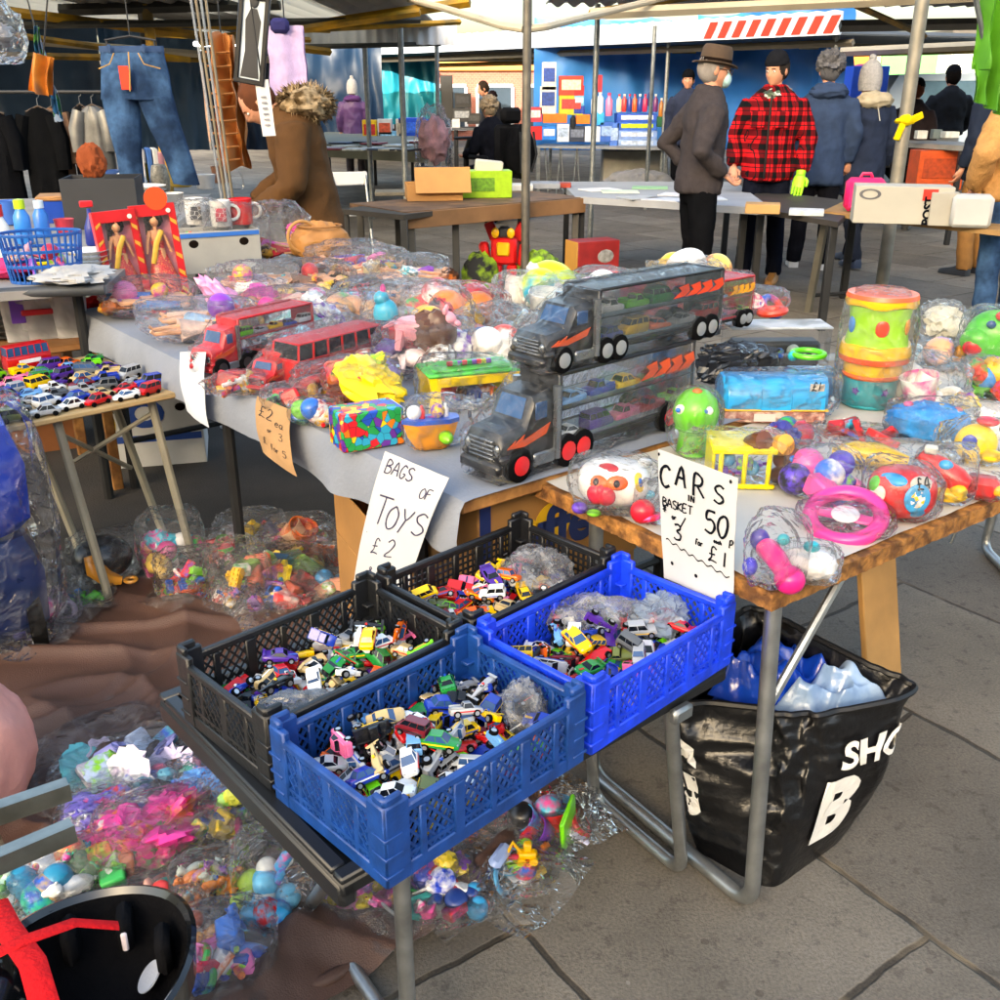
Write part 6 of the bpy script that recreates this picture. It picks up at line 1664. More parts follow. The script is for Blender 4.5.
# the near heap
F_('flat bag with a lilac and white mask print at the back of the near heap', 140, 792, 150, 60, ['block', 'cloth', 'gear'], ['8a8ac8', 'b8c8e0', '5ab8c0', 'd8c8e0'], 7, dfr=.6, sz=1.1)
F_('bag of teal and rose fluffy pieces in the near heap', 165, 806, 80, 50, ['plush'], ['4ac0a8', 'd8708a', '7a7ac0', '5a9ab0'], 5)
F_('bag of bright blue plush beside the table edge', 216, 812, 64, 66, ['plush', 'cloth'], ['2a8ae0', '1f6fd0', '4aa0e8'], 4)
F_('resealable bag of purple and lime pieces under the tray edge', 244, 838, 70, 74, ['plush', 'star', 'gear'], ['9a4ac8', '8ac84a', 'd8e04a', 'b85ad8'], 8, dfr=.6)
F_('bag of violet pieces with a lime disc, left of the hot pink bag', 112, 842, 78, 60, ['cloth', 'ring'], ['6a5ac8', '8ad83a', '7a6ad0', 'a8d86a'], 5)
F_('large bag of hot pink cloth and orange pieces in the middle of the near heap', 165, 872, 116, 92, ['cloth', 'cloth', 'star'], ['f02a92', 'f23a9c', 'f0622a', 'ee2a8a'], 5, sz=1.15)
F_('bag with yellow and navy blocks beside the hot pink bag', 222, 842, 66, 46, ['block', 'cloth'], ['f2c81a', 'e0407a', '2a4aa8', 'e84a8a'], 5, z=.05)
F_('bag of lime green sticks left of the hot pink bag', 112, 888, 60, 60, ['rod', 'rod', 'block'], ['6ad81a', '8ae02a', 'f07a2a', '3ab85a'], 6)
F_('bag of teal, white and green animals near the helmet', 52, 912, 100, 70, ['animal', 'animal', 'ball'], ['1f8ab0', 'e8e8e4', '5a8a4a', 'c8a86a', '2ab890'], 9, dfr=.7)
F_('bag of tiny orange and green animals in the near heap', 214, 912, 70, 66, ['animal'], ['f08a1a', 'a8b83a', 'e8a02a', 'c8d0c0', 'd8782a'], 12, sz=.8, dfr=.7)
F_('bag of a red ball and teal cup under the hot pink bag', 150, 922, 70, 46, ['ball', 'cup'], ['e0403a', '3a9a8a', 'd8a08a'], 3)
F_('bag with light blue ball-jointed toys leaning on the table leg', 278, 928, 72, 104, ['ball', 'bottle', 'ball'], ['4ab8e8', '2aa0d8', 'b8e04a', '6ac8f0', 'e8e8e0'], 7, dfr=.8)
F_('bag of grey and yellow odds and ends beside the helmet rim', 190, 958, 56, 62, ['gear', 'block', 'ball'], ['b0b0b4', 'e0b82a', 'e0602a', 'd8d8d8'], 6)
r = F_('flat black-backed bag with blue and pink toys, nearest the camera', 224, 1000, 110, 100, ['shoe', 'ring', 'rod', 'block', 'animal'], ['1f4fb0', 'f07ab8', 'd8284a', '3a7ad8', 'e8e8e8', 'e8a04a'], 11, dfr=.75, sz=.85)
MB().box((0, 0, .006), (.15, .13, .006), T(rz=.5), b=.002).build('backing_card', pm('141418', .6), r)
F_('bag of pink, yellow and orange feathers under the folding table', 372, 912, 100, 52, ['star', 'plush', 'rod'], ['e84ab0', 'f0d83a', 'f08a4a', 'c85ae0', 'f0a080'], 12, dfr=.6, sz=.8)
F_('bag of red, blue and purple toys beside the near table leg', 436, 896, 76, 60, ['block', 'plush'], ['c82a3a', '2a4ac8', '8a3ac0', 'e8c83a'], 6)
r = F_('resealable bag with a yellow digger and a pale blue hairbrush', 498, 898, 108, 62, ['ring', 'cup'], ['2a9ad8', 'c8d8e8', '5ab0e0'], 3, dfr=.7, tail=.09)
b = MB(); b.box((0, 0, .0), (.07, .028, .018), T(.005, -.01, .05, rz=1.1, rx=.3), b=.008); b.build('hairbrush', plas('9ab0e0'), r)
b = MB(); b.box((.06, .0, .045), (.035, .02, .014), T(), b=.003); b.box((.06, .005, .06), (.016, .016, .02), b=.003); b.tube([(.045, 0, .05), (.03, 0, .075), (.02, 0, .05)], .004, 6); b.box((.015, 0, .045), (.012, .02, .012), b=.002)
for x in (.048, .072):
    for y in (-.012, .012): b.lathe([(.009, -.004), (.009, .004)], 10, T(x, y, .036, rx=pi/2))
b.build('toy_digger', plas('f0b80c'), r)
r = F_('bag with red pot, black lenses and purple pieces, green card on its edge', 540, 846, 96, 62, ['cup', 'ball', 'ring', 'fish'], ['d8202a', '1a1a1c', '7a3ab8', 'e85aa0', '3aa0d8', 'c8c8e8'], 9, dfr=.7)
MB().box((.07, -.02, .05), (.01, .09, .09), T(rz=-.3, rx=.2), b=.004).build('green_card', plas('7ae01a'), r)
F_('bag of small red and white figures left of the near table leg', 350, 925, 74, 44, ['animal', 'star'], ['d8303a', 'f0f0ee', 'f27ab8', 'f4c81a'], 8)
F_('bag of purple and teal rings in front of the near table leg', 412, 925, 78, 46, ['ring', 'block'], ['8a3ab8', '2ab0a8', 'f0e8e0', 'e85a9a'], 8)
F_('bag of white and navy blocks at the cloth edge beside the digger bag', 462, 922, 60, 44, ['block', 'ball'], ['f0f0ee', '24408a', 'd8303a', '3aa8e0'], 7)
F_('bag of orange and lime pieces behind the digger bag', 520, 878, 66, 46, ['brick', 'ball'], ['f07a1a', '8ad42a', 'f4d03a', 'e84a6a'], 7)
F_('flat bag of yellow and orange strips half under the dark blue crate', 478, 842, 80, 44, ['rod', 'cloth'], ['f0b82a', 'f08a2a', '6a6a70', 'e05a5a'], 6, dfr=.5)
F_('bag of grey and red bits in the shadow under the folding table', 432, 866, 70, 40, ['gear', 'rod'], ['6a6a72', 'c0c0c4', 'b83a3a'], 6, dfr=.5)

# pink cushion and the galvanised channels on the left
cu_ = at(-48, 850, 0)
o_ = crumple((cu_.x, cu_.y+.1, .16), (.14, .17, .18), 2, n=60, m=40, amp=.09).build('cushion', pm('d99a8e', .9, var=.08, sc=5, bump=.2, bsc=60), None)
tag(o_, 'rounded salmon pink cushion at the left edge behind the metal channels', 'cushion')
st_ = thing('metal_stand', 'pair of galvanised channel bars of a folded stand jutting in from the left edge', 'stand')
for (pa, pb_) in (((-150, 868), (71, 792)), ((-150, 930), (76, 833))):
    a, b2 = at(*pa, .5), at(*pb_, .5)
    d = (b2-a); L = d.length; MM = M4.Translation(a) @ M4.Rotation(math.atan2(d.y, d.x), 4, 'Z')
    b = MB(); b.box((L/2, 0, 0), (L, .003, .03), MM); b.box((L/2, .011, .0135), (L-.002, .02, .003), MM); b.box((L/2, .011, -.0135), (L-.002, .02, .003), MM)
    b.build('channel_bar', metal('8f948f', .35), st_, smooth=False)
    MB().tube([a+V((.02, .01, .0)), V((a.x+.02, a.y+.01, 0))], .014, 8).build('leg', GALV2, st_)
# the black helmet, upside down, near the camera
hc = at(92, 966, .47)
hl = thing('safety_helmet', 'glossy black helmet lying open side up with red straps and white disc', 'helmet', hc, .3)
n = 48
def hring(r, z, wv=.0): return [(r*cos(2*pi*k/n)*1.02, r*sin(2*pi*k/n)*1.12, z+wv*cos(2*2*pi*k/n)) for k in range(n)]
b = MB(); b.rings([hring(.02, -.135), hring(.07, -.122), hring(.105, -.085), hring(.122, -.035), hring(.126, .0, .012), hring(.128, .008, .012), hring(.122, .012, .012), hring(.116, .004, .012)], caps=False); b.build('shell', pm('0c0d0f', .12, var=.1, sc=10, coat=.6), hl)
b = MB(); b.rings([hring(.119, .004, .012), hring(.112, -.03), hring(.095, -.075), hring(.06, -.105), hring(.004, -.112)], caps=False); b.jitter(.004, 30); b.build('liner', pm('121214', .85, var=.2, sc=12, bump=.5, bsc=60), hl)
for k in range(5): MB().box((.09*cos(.4+k*.8), .1*sin(.4+k*.8), -.035), (.02, .05, .06), T(), b=.008).build('pad', pm('161618', .9, bump=.3), hl)
MB().lathe([(.022, 0), (.022, .002), (.0, .0022)], 26, T(.06, .035, -.075, ry=-.75)).build('white_disc', pm('b9bec8', .6, var=.05, sc=300, bump=.2, bsc=300), hl)
RED = cloth('c8141a')
b = MB(); b.tube([(-.13, .14, .01), (-.1, .06, .035), (-.06, -.02, .045), (-.03, -.12, .03), (-.01, -.2, -.02)], .016, 8, flat=.18); b.build('strap', RED, hl)
b = MB(); b.tube([(-.15, .02, .02), (-.08, .02, .045), (-.02, .05, .03), (.03, .055, .005)], .011, 8, flat=.2); b.build('strap', RED, hl)
MB().box((.035, .05, -.02), (.008, .006, .03), b=.002).build('buckle', plas('e8d8d8'), hl)
tag(carton('cardboard_box', 'plain box under the upturned black helmet', (hc.x, hc.y-.03, 0), (.16, .16, hc.z-.139), .2, holes=False))
h2 = at(-32, 1000, .45)
h_ = thing('safety_helmet', 'second black helmet cut by the left edge, beside the red straps', 'helmet', h2)
b = MB(); b.ell((0, 0, -.04), (.075, .1, .1), 26, 16); b.build('shell', pm('0e0f12', .12, coat=.6), h_)
tag(carton('cardboard_box', 'plain box under the second black helmet at the left edge', (h2.x, h2.y, 0), (.12, .14, h2.z-.14), 0, holes=False))

# big blue toy in thick clear plastic at the left
r, W, D, H = wrapped('large deep blue ride-on toy wrapped in thick shiny clear plastic at the left edge', 'ride_on_toy', 'ride-on toy', -12, 672, 176, 318, 0., .8, filmm=FILM_BIG, pad=1.0, p=.6, amp=.2, tail=0)
b = MB(); b.rings([[(x*W*.40*k, y*D*.35*k, z*H) for x, y in ((-1, -.7), (-.7, -1), (.7, -1), (1, -.7), (1, .7), (.7, 1), (-.7, 1), (-1, .7))] for z, k in ((.45, .75), (.5, .95), (.7, 1), (.84, .85), (.9, .5))]); b.build('body', pm('0c3fc0', .25, var=.1, sc=4, coat=.3), r)
b = MB(); b.rings([[(x*W*.40*k, y*D*.35*k, z*H) for x, y in ((-1, -.7), (-.7, -1), (.7, -1), (1, -.7), (1, .7), (.7, 1), (-.7, 1), (-1, .7))] for z, k in ((.06, .8), (.1, .95), (.3, 1.0), (.43, .8))]); b.build('base', pm('12306a', .4, var=.2, sc=6), r)
b = MB(); b.torus((.0, -.33*D, .66*H), .1*W, .03*W, 20, 8, T()); b.build('handle', plas('0a2a90'), r)
for x in (-.3, .3): MB().lathe([(.07, -.02), (.08, .02)], 18, T(x*W, -.25*D, .085, ry=pi/2)).build('wheel', TYRE, r)
# film bag hanging at the top left corner
hp = aty(-8, 66, 2.3)
hb_ = thing('hanging_bag', 'clear plastic bags of goods hanging from the roof at the top left corner', 'bag', hp)
bag_mesh(.13, .13, .13, 5, .0, .25).build('bag', FILM_MILKY, hb_, ang=180); 
bb = bag_mesh(.11, .11, .12, 9, .0, .25); bb.v = [p+V((-.0, 0, .13)) for p in bb.v]; bb.build('bag', FILM_MILKY, hb_, ang=180)
piece('cloth', hb_, T(0, 0, .04, s=.08), '8a8a90'); piece('cloth', hb_, T(0, 0, .17, s=.07), 'a8a8ac')
MB().tube([(0, 0, .24), (0, 0, 2.62-hp.z)], .003, 5).build('string', WHITEP, hb_)

# ================================================================== THE LEFT STALL
TC_ = [at(45, 419, .62), at(182, 391, .62)]
fx = (TC_[1]-TC_[0]); LW = fx.length; fx.normalize(); fy = V((-fx.y, fx.x, 0)); AF = math.atan2(fx.y, fx.x)
ct = thing('folding_table', 'small folding table crowded with rows of toy cars, beige tube legs, on the left', 'table', (TC_[0].x, TC_[0].y, 0), AF)
WC, DC = LW+.28, .66
MB().box((WC/2-.28, DC/2, .61), (WC, DC, .018), b=.004).build('tabletop', pm('b79a6b', .6, var=.15, sc=8), ct)
BEI = pm('a39c88', .5, .3, var=.15)
for x in (.05, WC-.36):
    MB().tube(fillet([(x, .06, .6), (x+.02, .02, .3), (x+.03, -.05, .015), (x+.1, .35, .015), (x+.03, .5, .6)], .05), .014, 8).build('leg_frame', BEI, ct)
MB().tube([(.05, .06, .55), (WC-.36, .3, .3)], .008, 6).build('brace', BEI, ct); MB().tube([(WC-.36, .06, .55), (.12, .2, .4)], .008, 6).build('brace', BEI, ct)
rg = random.Random(4)
combos = [(c, k) for c in PAINT for k in KINDS[:6]]
wt = {'white': 3, 'red': 2.6, 'silver': 3, 'blue': 2.6, 'grey': 2}
combos.sort(key=lambda c: rg.random()/wt.get(c[0], .7)*(2.2 if c[1] == 'racer' else 1))
k = 0
for j in range(8):
    for i in range(8):
        u = -.22+(WC-.1)*i/7.6+rg.uniform(-.012, .012)+.03*(j % 2); v = .04+.072*j+rg.uniform(-.008, .008)
        if u > WC-.33 or v > DC-.05: continue
        p = TC_[0]+fx*u+fy*v
        c, kd = combos[k % len(combos)]; k += 1
        put_car((p.x, p.y, .62), (0, 0, AF+rg.choice([0, pi])+rg.gauss(0, .25)), kd, c, 'standing in the rows on the left display table', rg.uniform(.072, .086), 'toy cars on the left display table', detail=False)
for (u, v, c, L) in ((-.05, .62, 'red', .2), (.17, .61, 'red', .15), (-.2, .56, 'white', .17)):
    p = TC_[0]+fx*u+fy*v
    put_car((p.x, p.y, .62), (0, 0, AF+.1), 'bus', c, 'at the back of the left display table, %s' % ('longest' if L == .2 else ('the shorter red one' if c == 'red' else 'with red door')), L, 'toy buses at the back of the left table')
# boxes underneath
q = at(72, 470, .0)
carton('cardboard_box', 'brown cardboard box with reddish print under the left car table', (q.x-.28, q.y+.35, 0), (.36, .3, .42), .4, pm('8f5a34', .8, var=.15), holes=True)
q = at(110, 432, .25)
wb = carton('fruit_box', 'white fruit box with blue banana print and hand holes, under the car table', (q.x+.02, q.y+.45, .0), (.42, .35, .36), .25, pm('c9ccd0', .7, var=.08), holes=True)
MB().torus((0, 0, 0), .06, .02, 14, 6, T(-.02, -.178, .24, rx=pi/2, s=(1, .8, .1))).build('printed_banana', pm('23489a', .6, var=0), wb)
MB().box((0, -.177, .13), (.4, .002, .03)).build('printed_band', pm('23489a', .6, var=0), wb)
MB().ell((-.16, -.177, .2), (.02, .003, .05), 10, 6).build('printed_mark', yl, wb)
# shelf with tubs
sq = at(0, 354, .62); sr = at(112, 339, .62)
sh_ = thing('shelf_table', 'low brown wooden shelf table with clear plastic tubs on it', 'table', (sq.x, sq.y, 0), math.atan2((sr-sq).y, (sr-sq).x))
SL = (sr-sq).length
MB().box((SL/2-.5, .3, .607), (SL+1., .6, .026), b=.004).build('tabletop', pm('9a6a3c', .6, var=.2, sc=10, bump=.1), sh_)
for x in (-.9, SL-.05):
    for y in (.05, .55): MB().box((x, y, .297), (.04, .04, .594), b=.004).build('leg', WOODB, sh_)
def S_(px, py): return at(px, py, .622)
def tub(label, px, py, w, h, m, cat='tub', rim=None, parts=()):
    c, W, D, H, r0 = px_frame(px, py, w, h, .622, .7)
    r = thing('plastic_tub', label, cat, c, r0)
    MB().rings([[(x*W/2*k, y*D/2*k, z*H) for x, y in ((-1, -.8), (-.8, -1), (.8, -1), (1, -.8), (1, .8), (.8, 1), (-.8, 1), (-1, .8))] for z, k in ((0, .82), (.02, .84), (.96, 1), (1, 1.04), (.99, .97), (.05, .8))]).build('tub_body', m, r)
    return r, W, D, H
rT = tub('clear plastic tub with a red handle on the low shelf', 42, 340, 44, 46, FROST)
r, W, D, H = tub('tall frosted plastic tub on the low shelf, by the red cloth', 74, 338, 34, 50, FROST)
r, W, D, H = tub('clear jar with a violet lid on the low shelf', 20, 342, 26, 56, FROST)
MB().lathe([(W*.52, .96*H), (W*.54, H*1.12), (0.001, H*1.14)], 18).build('lid', plas('8a5ac8'), r); MB().box((.1*W, -D*.5, .6*H), (W*.5, .004, H*.5), b=.002).build('label_strip', plas('7a4ac0'), r)
MB().box((0, -rT[2]*.52, rT[3]*.7), (.11, .012, .022), b=.004).build('handle', plas('d8202a'), rT[0])
q = S_(8, 345); b = MB()
for k in range(5): b.box((0, 0, .015+.022*k), (.08, .1, .012), b=.003)
o_ = b.build('striped_box', plas('1a1a1c')); o_.location = (q.x-.06, q.y+.1, .622); tag(o_, 'black ribbed box at the left end of the low shelf', 'box')

# crockery table
ZC = .86
kq = [at(-60, 297, ZC), at(106, 285, ZC), at(196, 194, ZC)]
kt = thing('trestle_table', 'crockery table with a dark grey tube along its front edge, at far left', 'table')
tbx = MB(); poly = [(kq[0].x, kq[0].y), (kq[1].x, kq[1].y), (kq[2].x+.1, kq[2].y), (-3.8, 6.4)]
tbx.prism(poly, ZC-.03, ZC); tbx.build('tabletop', pm('8d8a86', .7, var=.15), kt)
MB().tube([kq[0]+V((-.2, .0, -.01)), kq[1]+V((.0, -.02, -.01))], .021, 10).build('front_tube', pm('4c4f53', .5, .4), kt)
for p in ((kq[0].x, kq[0].y+.1), (kq[1].x-.15, kq[1].y+.1), (kq[2].x, kq[2].y-.15), (-3.6, 6.2)): MB().tube([(p[0], p[1], 0), (p[0], p[1], ZC-.03)], .02, 8).build('leg', DKM, kt)
def K_(px, py, w, h, dfr=.9): return px_frame(px, py, w, h, ZC+.002, dfr)
def lat(name, label, cat, px, py, w, h, prof, m, dfr=1., extra=None, z=None):
    c, W, D, H, r0 = px_frame(px, py, w, h, (ZC if z is None else z)+.002, dfr)
    r = thing(name, label, cat, c, r0)
    MB().lathe([(a*W/2, b*H) for a, b in prof], 20).build('body', m, r)
    if extra: extra(r, W, D, H)
    return r
WHT = plas('e6e5e0', .25)
BOTT = [(.7, 0), (.8, .03), (.8, .6), (.45, .76), (.4, .8), (0.01, .81)]
CAPf = lambda col: (lambda r, W, D, H: MB().lathe([(.48*W/2*1.1, .78*H), (.48*W/2*1.1, .98*H), (.001, H)], 14).build('cap', plas(col), r))
lat('plastic_bottle', 'white bottle with red cap at the left end of the crockery table', 'bottle', 5, 262, 24, 58, BOTT, WHT, extra=CAPf('c8202a'))
lat('plastic_bottle', 'blue bottle with lime cap beside the white bottle', 'bottle', 26, 245, 20, 46, BOTT, plas('2a80d8'), extra=CAPf('b8d82a'))
lat('plastic_bottle', 'blue bottle with pale cap behind the blue basket', 'bottle', 44, 238, 18, 38, BOTT, plas('1f6fc8'), extra=CAPf('c8d8e8'))
lat('spray_bottle', 'dark blue spray bottle right of the blue basket', 'bottle', 94, 246, 16, 46, [(.8, 0), (.9, .05), (.8, .4), (.3, .65), (.25, .8), (0.01, .81)], plas('1a2a80'), extra=lambda r, W, D, H: MB().box((-.1*W, 0, .9*H), (.8*W, .3*W, .14*H), b=.004).build('trigger', plas('d8202a'), r))
PL = []
for z, a in ((0, .5), (.1, .55), (.16, 1)): PL.append((a, z))
def plates(label, px, py, w, h, n, m, z=None):
    c, W, D, H, r0 = px_frame(px, py, w, h, (ZC if z is None else z)+.002, 1.)
    r = thing('plate_stack', label, 'plates', c, r0)
    for i in range(n):
        z0 = H*i/n
        MB().lathe([(.55*W/2, z0), (.6*W/2, z0+.003), (W/2, z0+H/n*.9), (W/2, z0+H/n*.95), (.58*W/2, z0+.006), (.001, z0+.006)], 26).build('plate', m, r)
plates('stack of white plates beside the yellow cups', 143, 213, 52, 30, 6, WHT)
plates('stack of white bowls in front of the crockery', 90, 272, 44, 26, 4, WHT)
lat('white_jug', 'white lidded dish on the stack side of the crockery table', 'dish', 132, 196, 34, 30, [(.5, 0), (.9, .3), (1, .45), (.7, .75), (.2, .9), (.12, 1), (.001, 1)], WHT)
CUP = [(.6, 0), (.75, .05), (.95, .9), (1, 1), (.92, .98), (.7, .1), (.001, .08)]
def handle(r, W, D, H): MB().torus((0, 0, 0), .28*H, .06*H, 14, 6, T(W*.52, 0, .5*H, rx=pi/2)).build('handle', WHT, r)
lat('yellow_cup', 'tall yellow-ochre cup behind the plates', 'cup', 146, 192, 20, 28, CUP, plas('c8a03a'))
lat('yellow_bowl', 'wide yellow-ochre bowl right of the glass jar', 'bowl', 182, 188, 28, 22, CUP, plas('c8a43c'))
lat('glass_jar', 'grey patterned glass jar between the yellow cups', 'jar', 162, 194, 19, 30, [(.7, 0), (.9, .1), (1, .5), (.8, .85), (.7, .95), (.001, 1)], pm('8a8578', .3, var=.5, sc=60))
lat('glass_decanter', 'clear glass decanter with stopper, rearmost on the crockery table', 'decanter', 236, 190, 18, 34, [(.8, 0), (1, .1), (.9, .4), (.3, .6), (.28, .8), (.5, .85), (.3, 1), (.001, 1)], CLEAR)
cM, WM_, DM_, HM_, r0M = px_frame(218, 272, 82, 46, TZ, .5)
ZM = TZ+HM_+.002
for px, py, c, lb in ((197, 222, 'e6e5e0', 'white mug with dark print, left of the three mugs'), (222, 224, 'e4e2dd', 'white mug with red flower panel, between the other mugs')):
    r = lat('mug', lb, 'mug', px, py+3, 21, 28, [(.9, 0), (.95, .04), (.98, .97), (.9, .98), (.85, .1), (.001, .08)], plas(c, .2), extra=handle, z=ZM)
    MB().box((0, 0, 0), (.05, .004, .06), T(0, -.062, .055), b=.001).build('printed_panel', patch_mat('mug_print_'+lb[10:14], ['2a2a2c', 'e6e5e0', '6a5a4a', '2a2a2c'] if 'dark' in lb else ['b82a3a', 'e6e0dc', 'c84a5a', 'b82a3a'], 45, .02, 'e6e5e0'), r)
lat('mug', 'plain bright red mug on the white carton', 'mug', 242, 225, 24, 28, [(.9, 0), (.95, .04), (.98, .97), (.9, .98), (.85, .1), (.001, .08)], plas('cc1a1e', .2), extra=handle, z=ZM)
lat('glass_tumblers', 'cluster of rose-tinted glasses beside the doll boxes', 'glasses', 114, 220, 30, 26, CUP, pm('c8a0a0', .1, var=.3, sc=40, alpha=.6))
for px, py, w, h, c1, lb in ((100, 228, 22, 18, 'e4e2dc', 'white bowl in front of the plate stack'), (122, 238, 26, 14, '9ab0c0', 'pale blue dish near the rose glasses'), (66, 236, 20, 18, 'c83a4a', 'red beaker behind the blue basket'), (12, 226, 22, 26, '3a6ac0', 'blue tub at the far left behind the bottles'), (172, 206, 26, 14, 'd8d4ca', 'cream soup plate in front of the yellow bowl'), (206, 190, 22, 16, 'b8bcc0', 'grey-white bowl left of the decanter'), (118, 192, 20, 22, '2f4f8a', 'navy vase left of the lidded dish'), (222, 184, 20, 18, '6a4a3a', 'brown clay pot beside the decanter')):
    lat('bowl', lb, 'bowl', px, py, w, h, CUP, plas(c1, .3))
lat('terracotta_pot', 'small terracotta pot by the rose glasses', 'pot', 134, 214, 12, 14, CUP, pm('a8583a', .7))
# baskets and folded things
c, W, D, H, r0 = K_(48, 284, 78, 56, .7)
bk = thing('plastic_basket', 'blue open-mesh basket of white pegs and bottles on the crockery table', 'basket', c, r0)
b = MB()
for z in (.02, .35, .65, .98): b.torus((0, 0, 0), 1, .02, 30, 5, T(0, 0, z*H, s=(W/2*(.85+.15*z), D/2*(.85+.15*z), .3)))
for i in range(34):
    a = 2*pi*i/34; b.tube([(cos(a)*W/2*.85, sin(a)*D/2*.85, 0), (cos(a)*W/2, sin(a)*D/2, H)], .003, 4)
b.build('mesh_wall', plas('1a58a8'), bk); MB().lathe([(W*.42, .004), (.001, .004)], 20, T(s=(1, D/W, 1))).build('bottom', plas('1a58a8'), bk)
for i in range(12): piece(['rod', 'bottle', 'ball'][i % 3], bk, T(W*.3*cos(i*2.4), D*.3*sin(i*2.4), H*.5, .4*i, .3, i, s=.06), ['e8e8e8', 'd8a0b0', 'c82a4a', '8a4ac0'][i % 4])
c, W, D, H, r0 = K_(72, 222, 56, 24, .6)
r = thing('storage_crate', 'royal blue plastic crate behind the blue basket', 'crate', c, r0)
b = MB(); b.box((0, -D/2, H/2), (W, .01, H)); b.box((0, D/2, H/2), (W, .01, H)); b.box((-W/2, 0, H/2), (.01, D-.01, H*.99)); b.box((W/2, 0, H/2), (.01, D-.01, H*.99)); b.box((0, 0, .006), (W-.02, D-.02, .008)); b.build('crate_body', plas('1a48b0'), r)
o_ = MB().box((0, 0, .012), (.3, .2, .024), b=.006).build('chopping_board', pm('a87a4a', .6, var=.2)); q = at(76, 212, ZC+.2); o_.location = (c.x, c.y, ZC+H+.004); o_.rotation_euler.z = .3; tag(o_, 'wooden chopping board lying across the royal blue crate', 'chopping board')
def cl_(name, label, cat, px, py, w, h, col, z=None, amp=.4, dfr=.8, bump=130):
    c, W, D, H, r0 = px_frame(px, py, w, h, (ZC if z is None else z)+.003, dfr)
    o = crumple((c.x, c.y, c.z+H*.46), (W*.5, D*.5, H*.5), int(px), amp=amp).build(name, cloth(col), None)
    for v in o.data.vertices:
        if v.co.z < c.z: v.co.z = c.z
    return tag(o, label, cat)
cl_('gloves', 'pair of yellow rubber gloves in front of the blue basket', 'gloves', 44, 274, 38, 16, 'e0c414')
cl_('folded_towels', 'heap of white folded cloths at the front of the crockery table', 'cloths', 76, 287, 74, 26, 'a8a9aa', amp=.5)
cl_('white_tray', 'white polystyrene tray behind the white cloths', 'tray', 92, 262, 50, 18, 'b0aea8', amp=.15)
cl_('red_cloth', 'red folded cloth below the doll boxes, at the end of the low shelf', 'cloth', 106, 318, 46, 26, 'b8141e', z=.66)
cl_('dark_clothes', 'dark plum and black clothes stuffed under the doll boxes', 'clothes', 112, 345, 46, 44, '2a1c26', z=.45)
cl_('pink_folder', 'magenta pink folder at the left end of the crockery table', 'folder', 8, 280, 60, 26, 'd83a72', amp=.15)
cl_('soft_toy', 'brown monkey soft toy sitting behind the crockery', 'soft toy', 94, 178, 26, 34, '8a4526', amp=.3, z=1.1)
q = at(94, 178, 1.1)
o_ = carton('cardboard_box', 'dark box behind the crockery with a monkey toy on it', (q.x, q.y+.1, ZC), (.35, .3, .24), .2, pm('2a2c30', .6), holes=False)
for i, (px, c1) in enumerate(((142, 'd8d8d8'), (150, '3a6ab0'), (156, 'e8e4da'))):
    q = at(px, 170, 1.0); o_ = MB().box((0, 0, .13), (.03, .18, .26), T(rz=.4), b=.003).build('book', pm(c1, .6)); o_.location = (q.x, q.y, ZC+.02+.0)
    tag(o_, ['grey book standing leftmost behind the yellow cups', 'blue book standing between two pale books', 'cream book standing nearest the pink cup'][i], 'book')
lat('pink_cup', 'dusty pink cup standing behind the yellow cups', 'cup', 160, 175, 14, 22, CUP, plas('c88a90'), z=ZC)
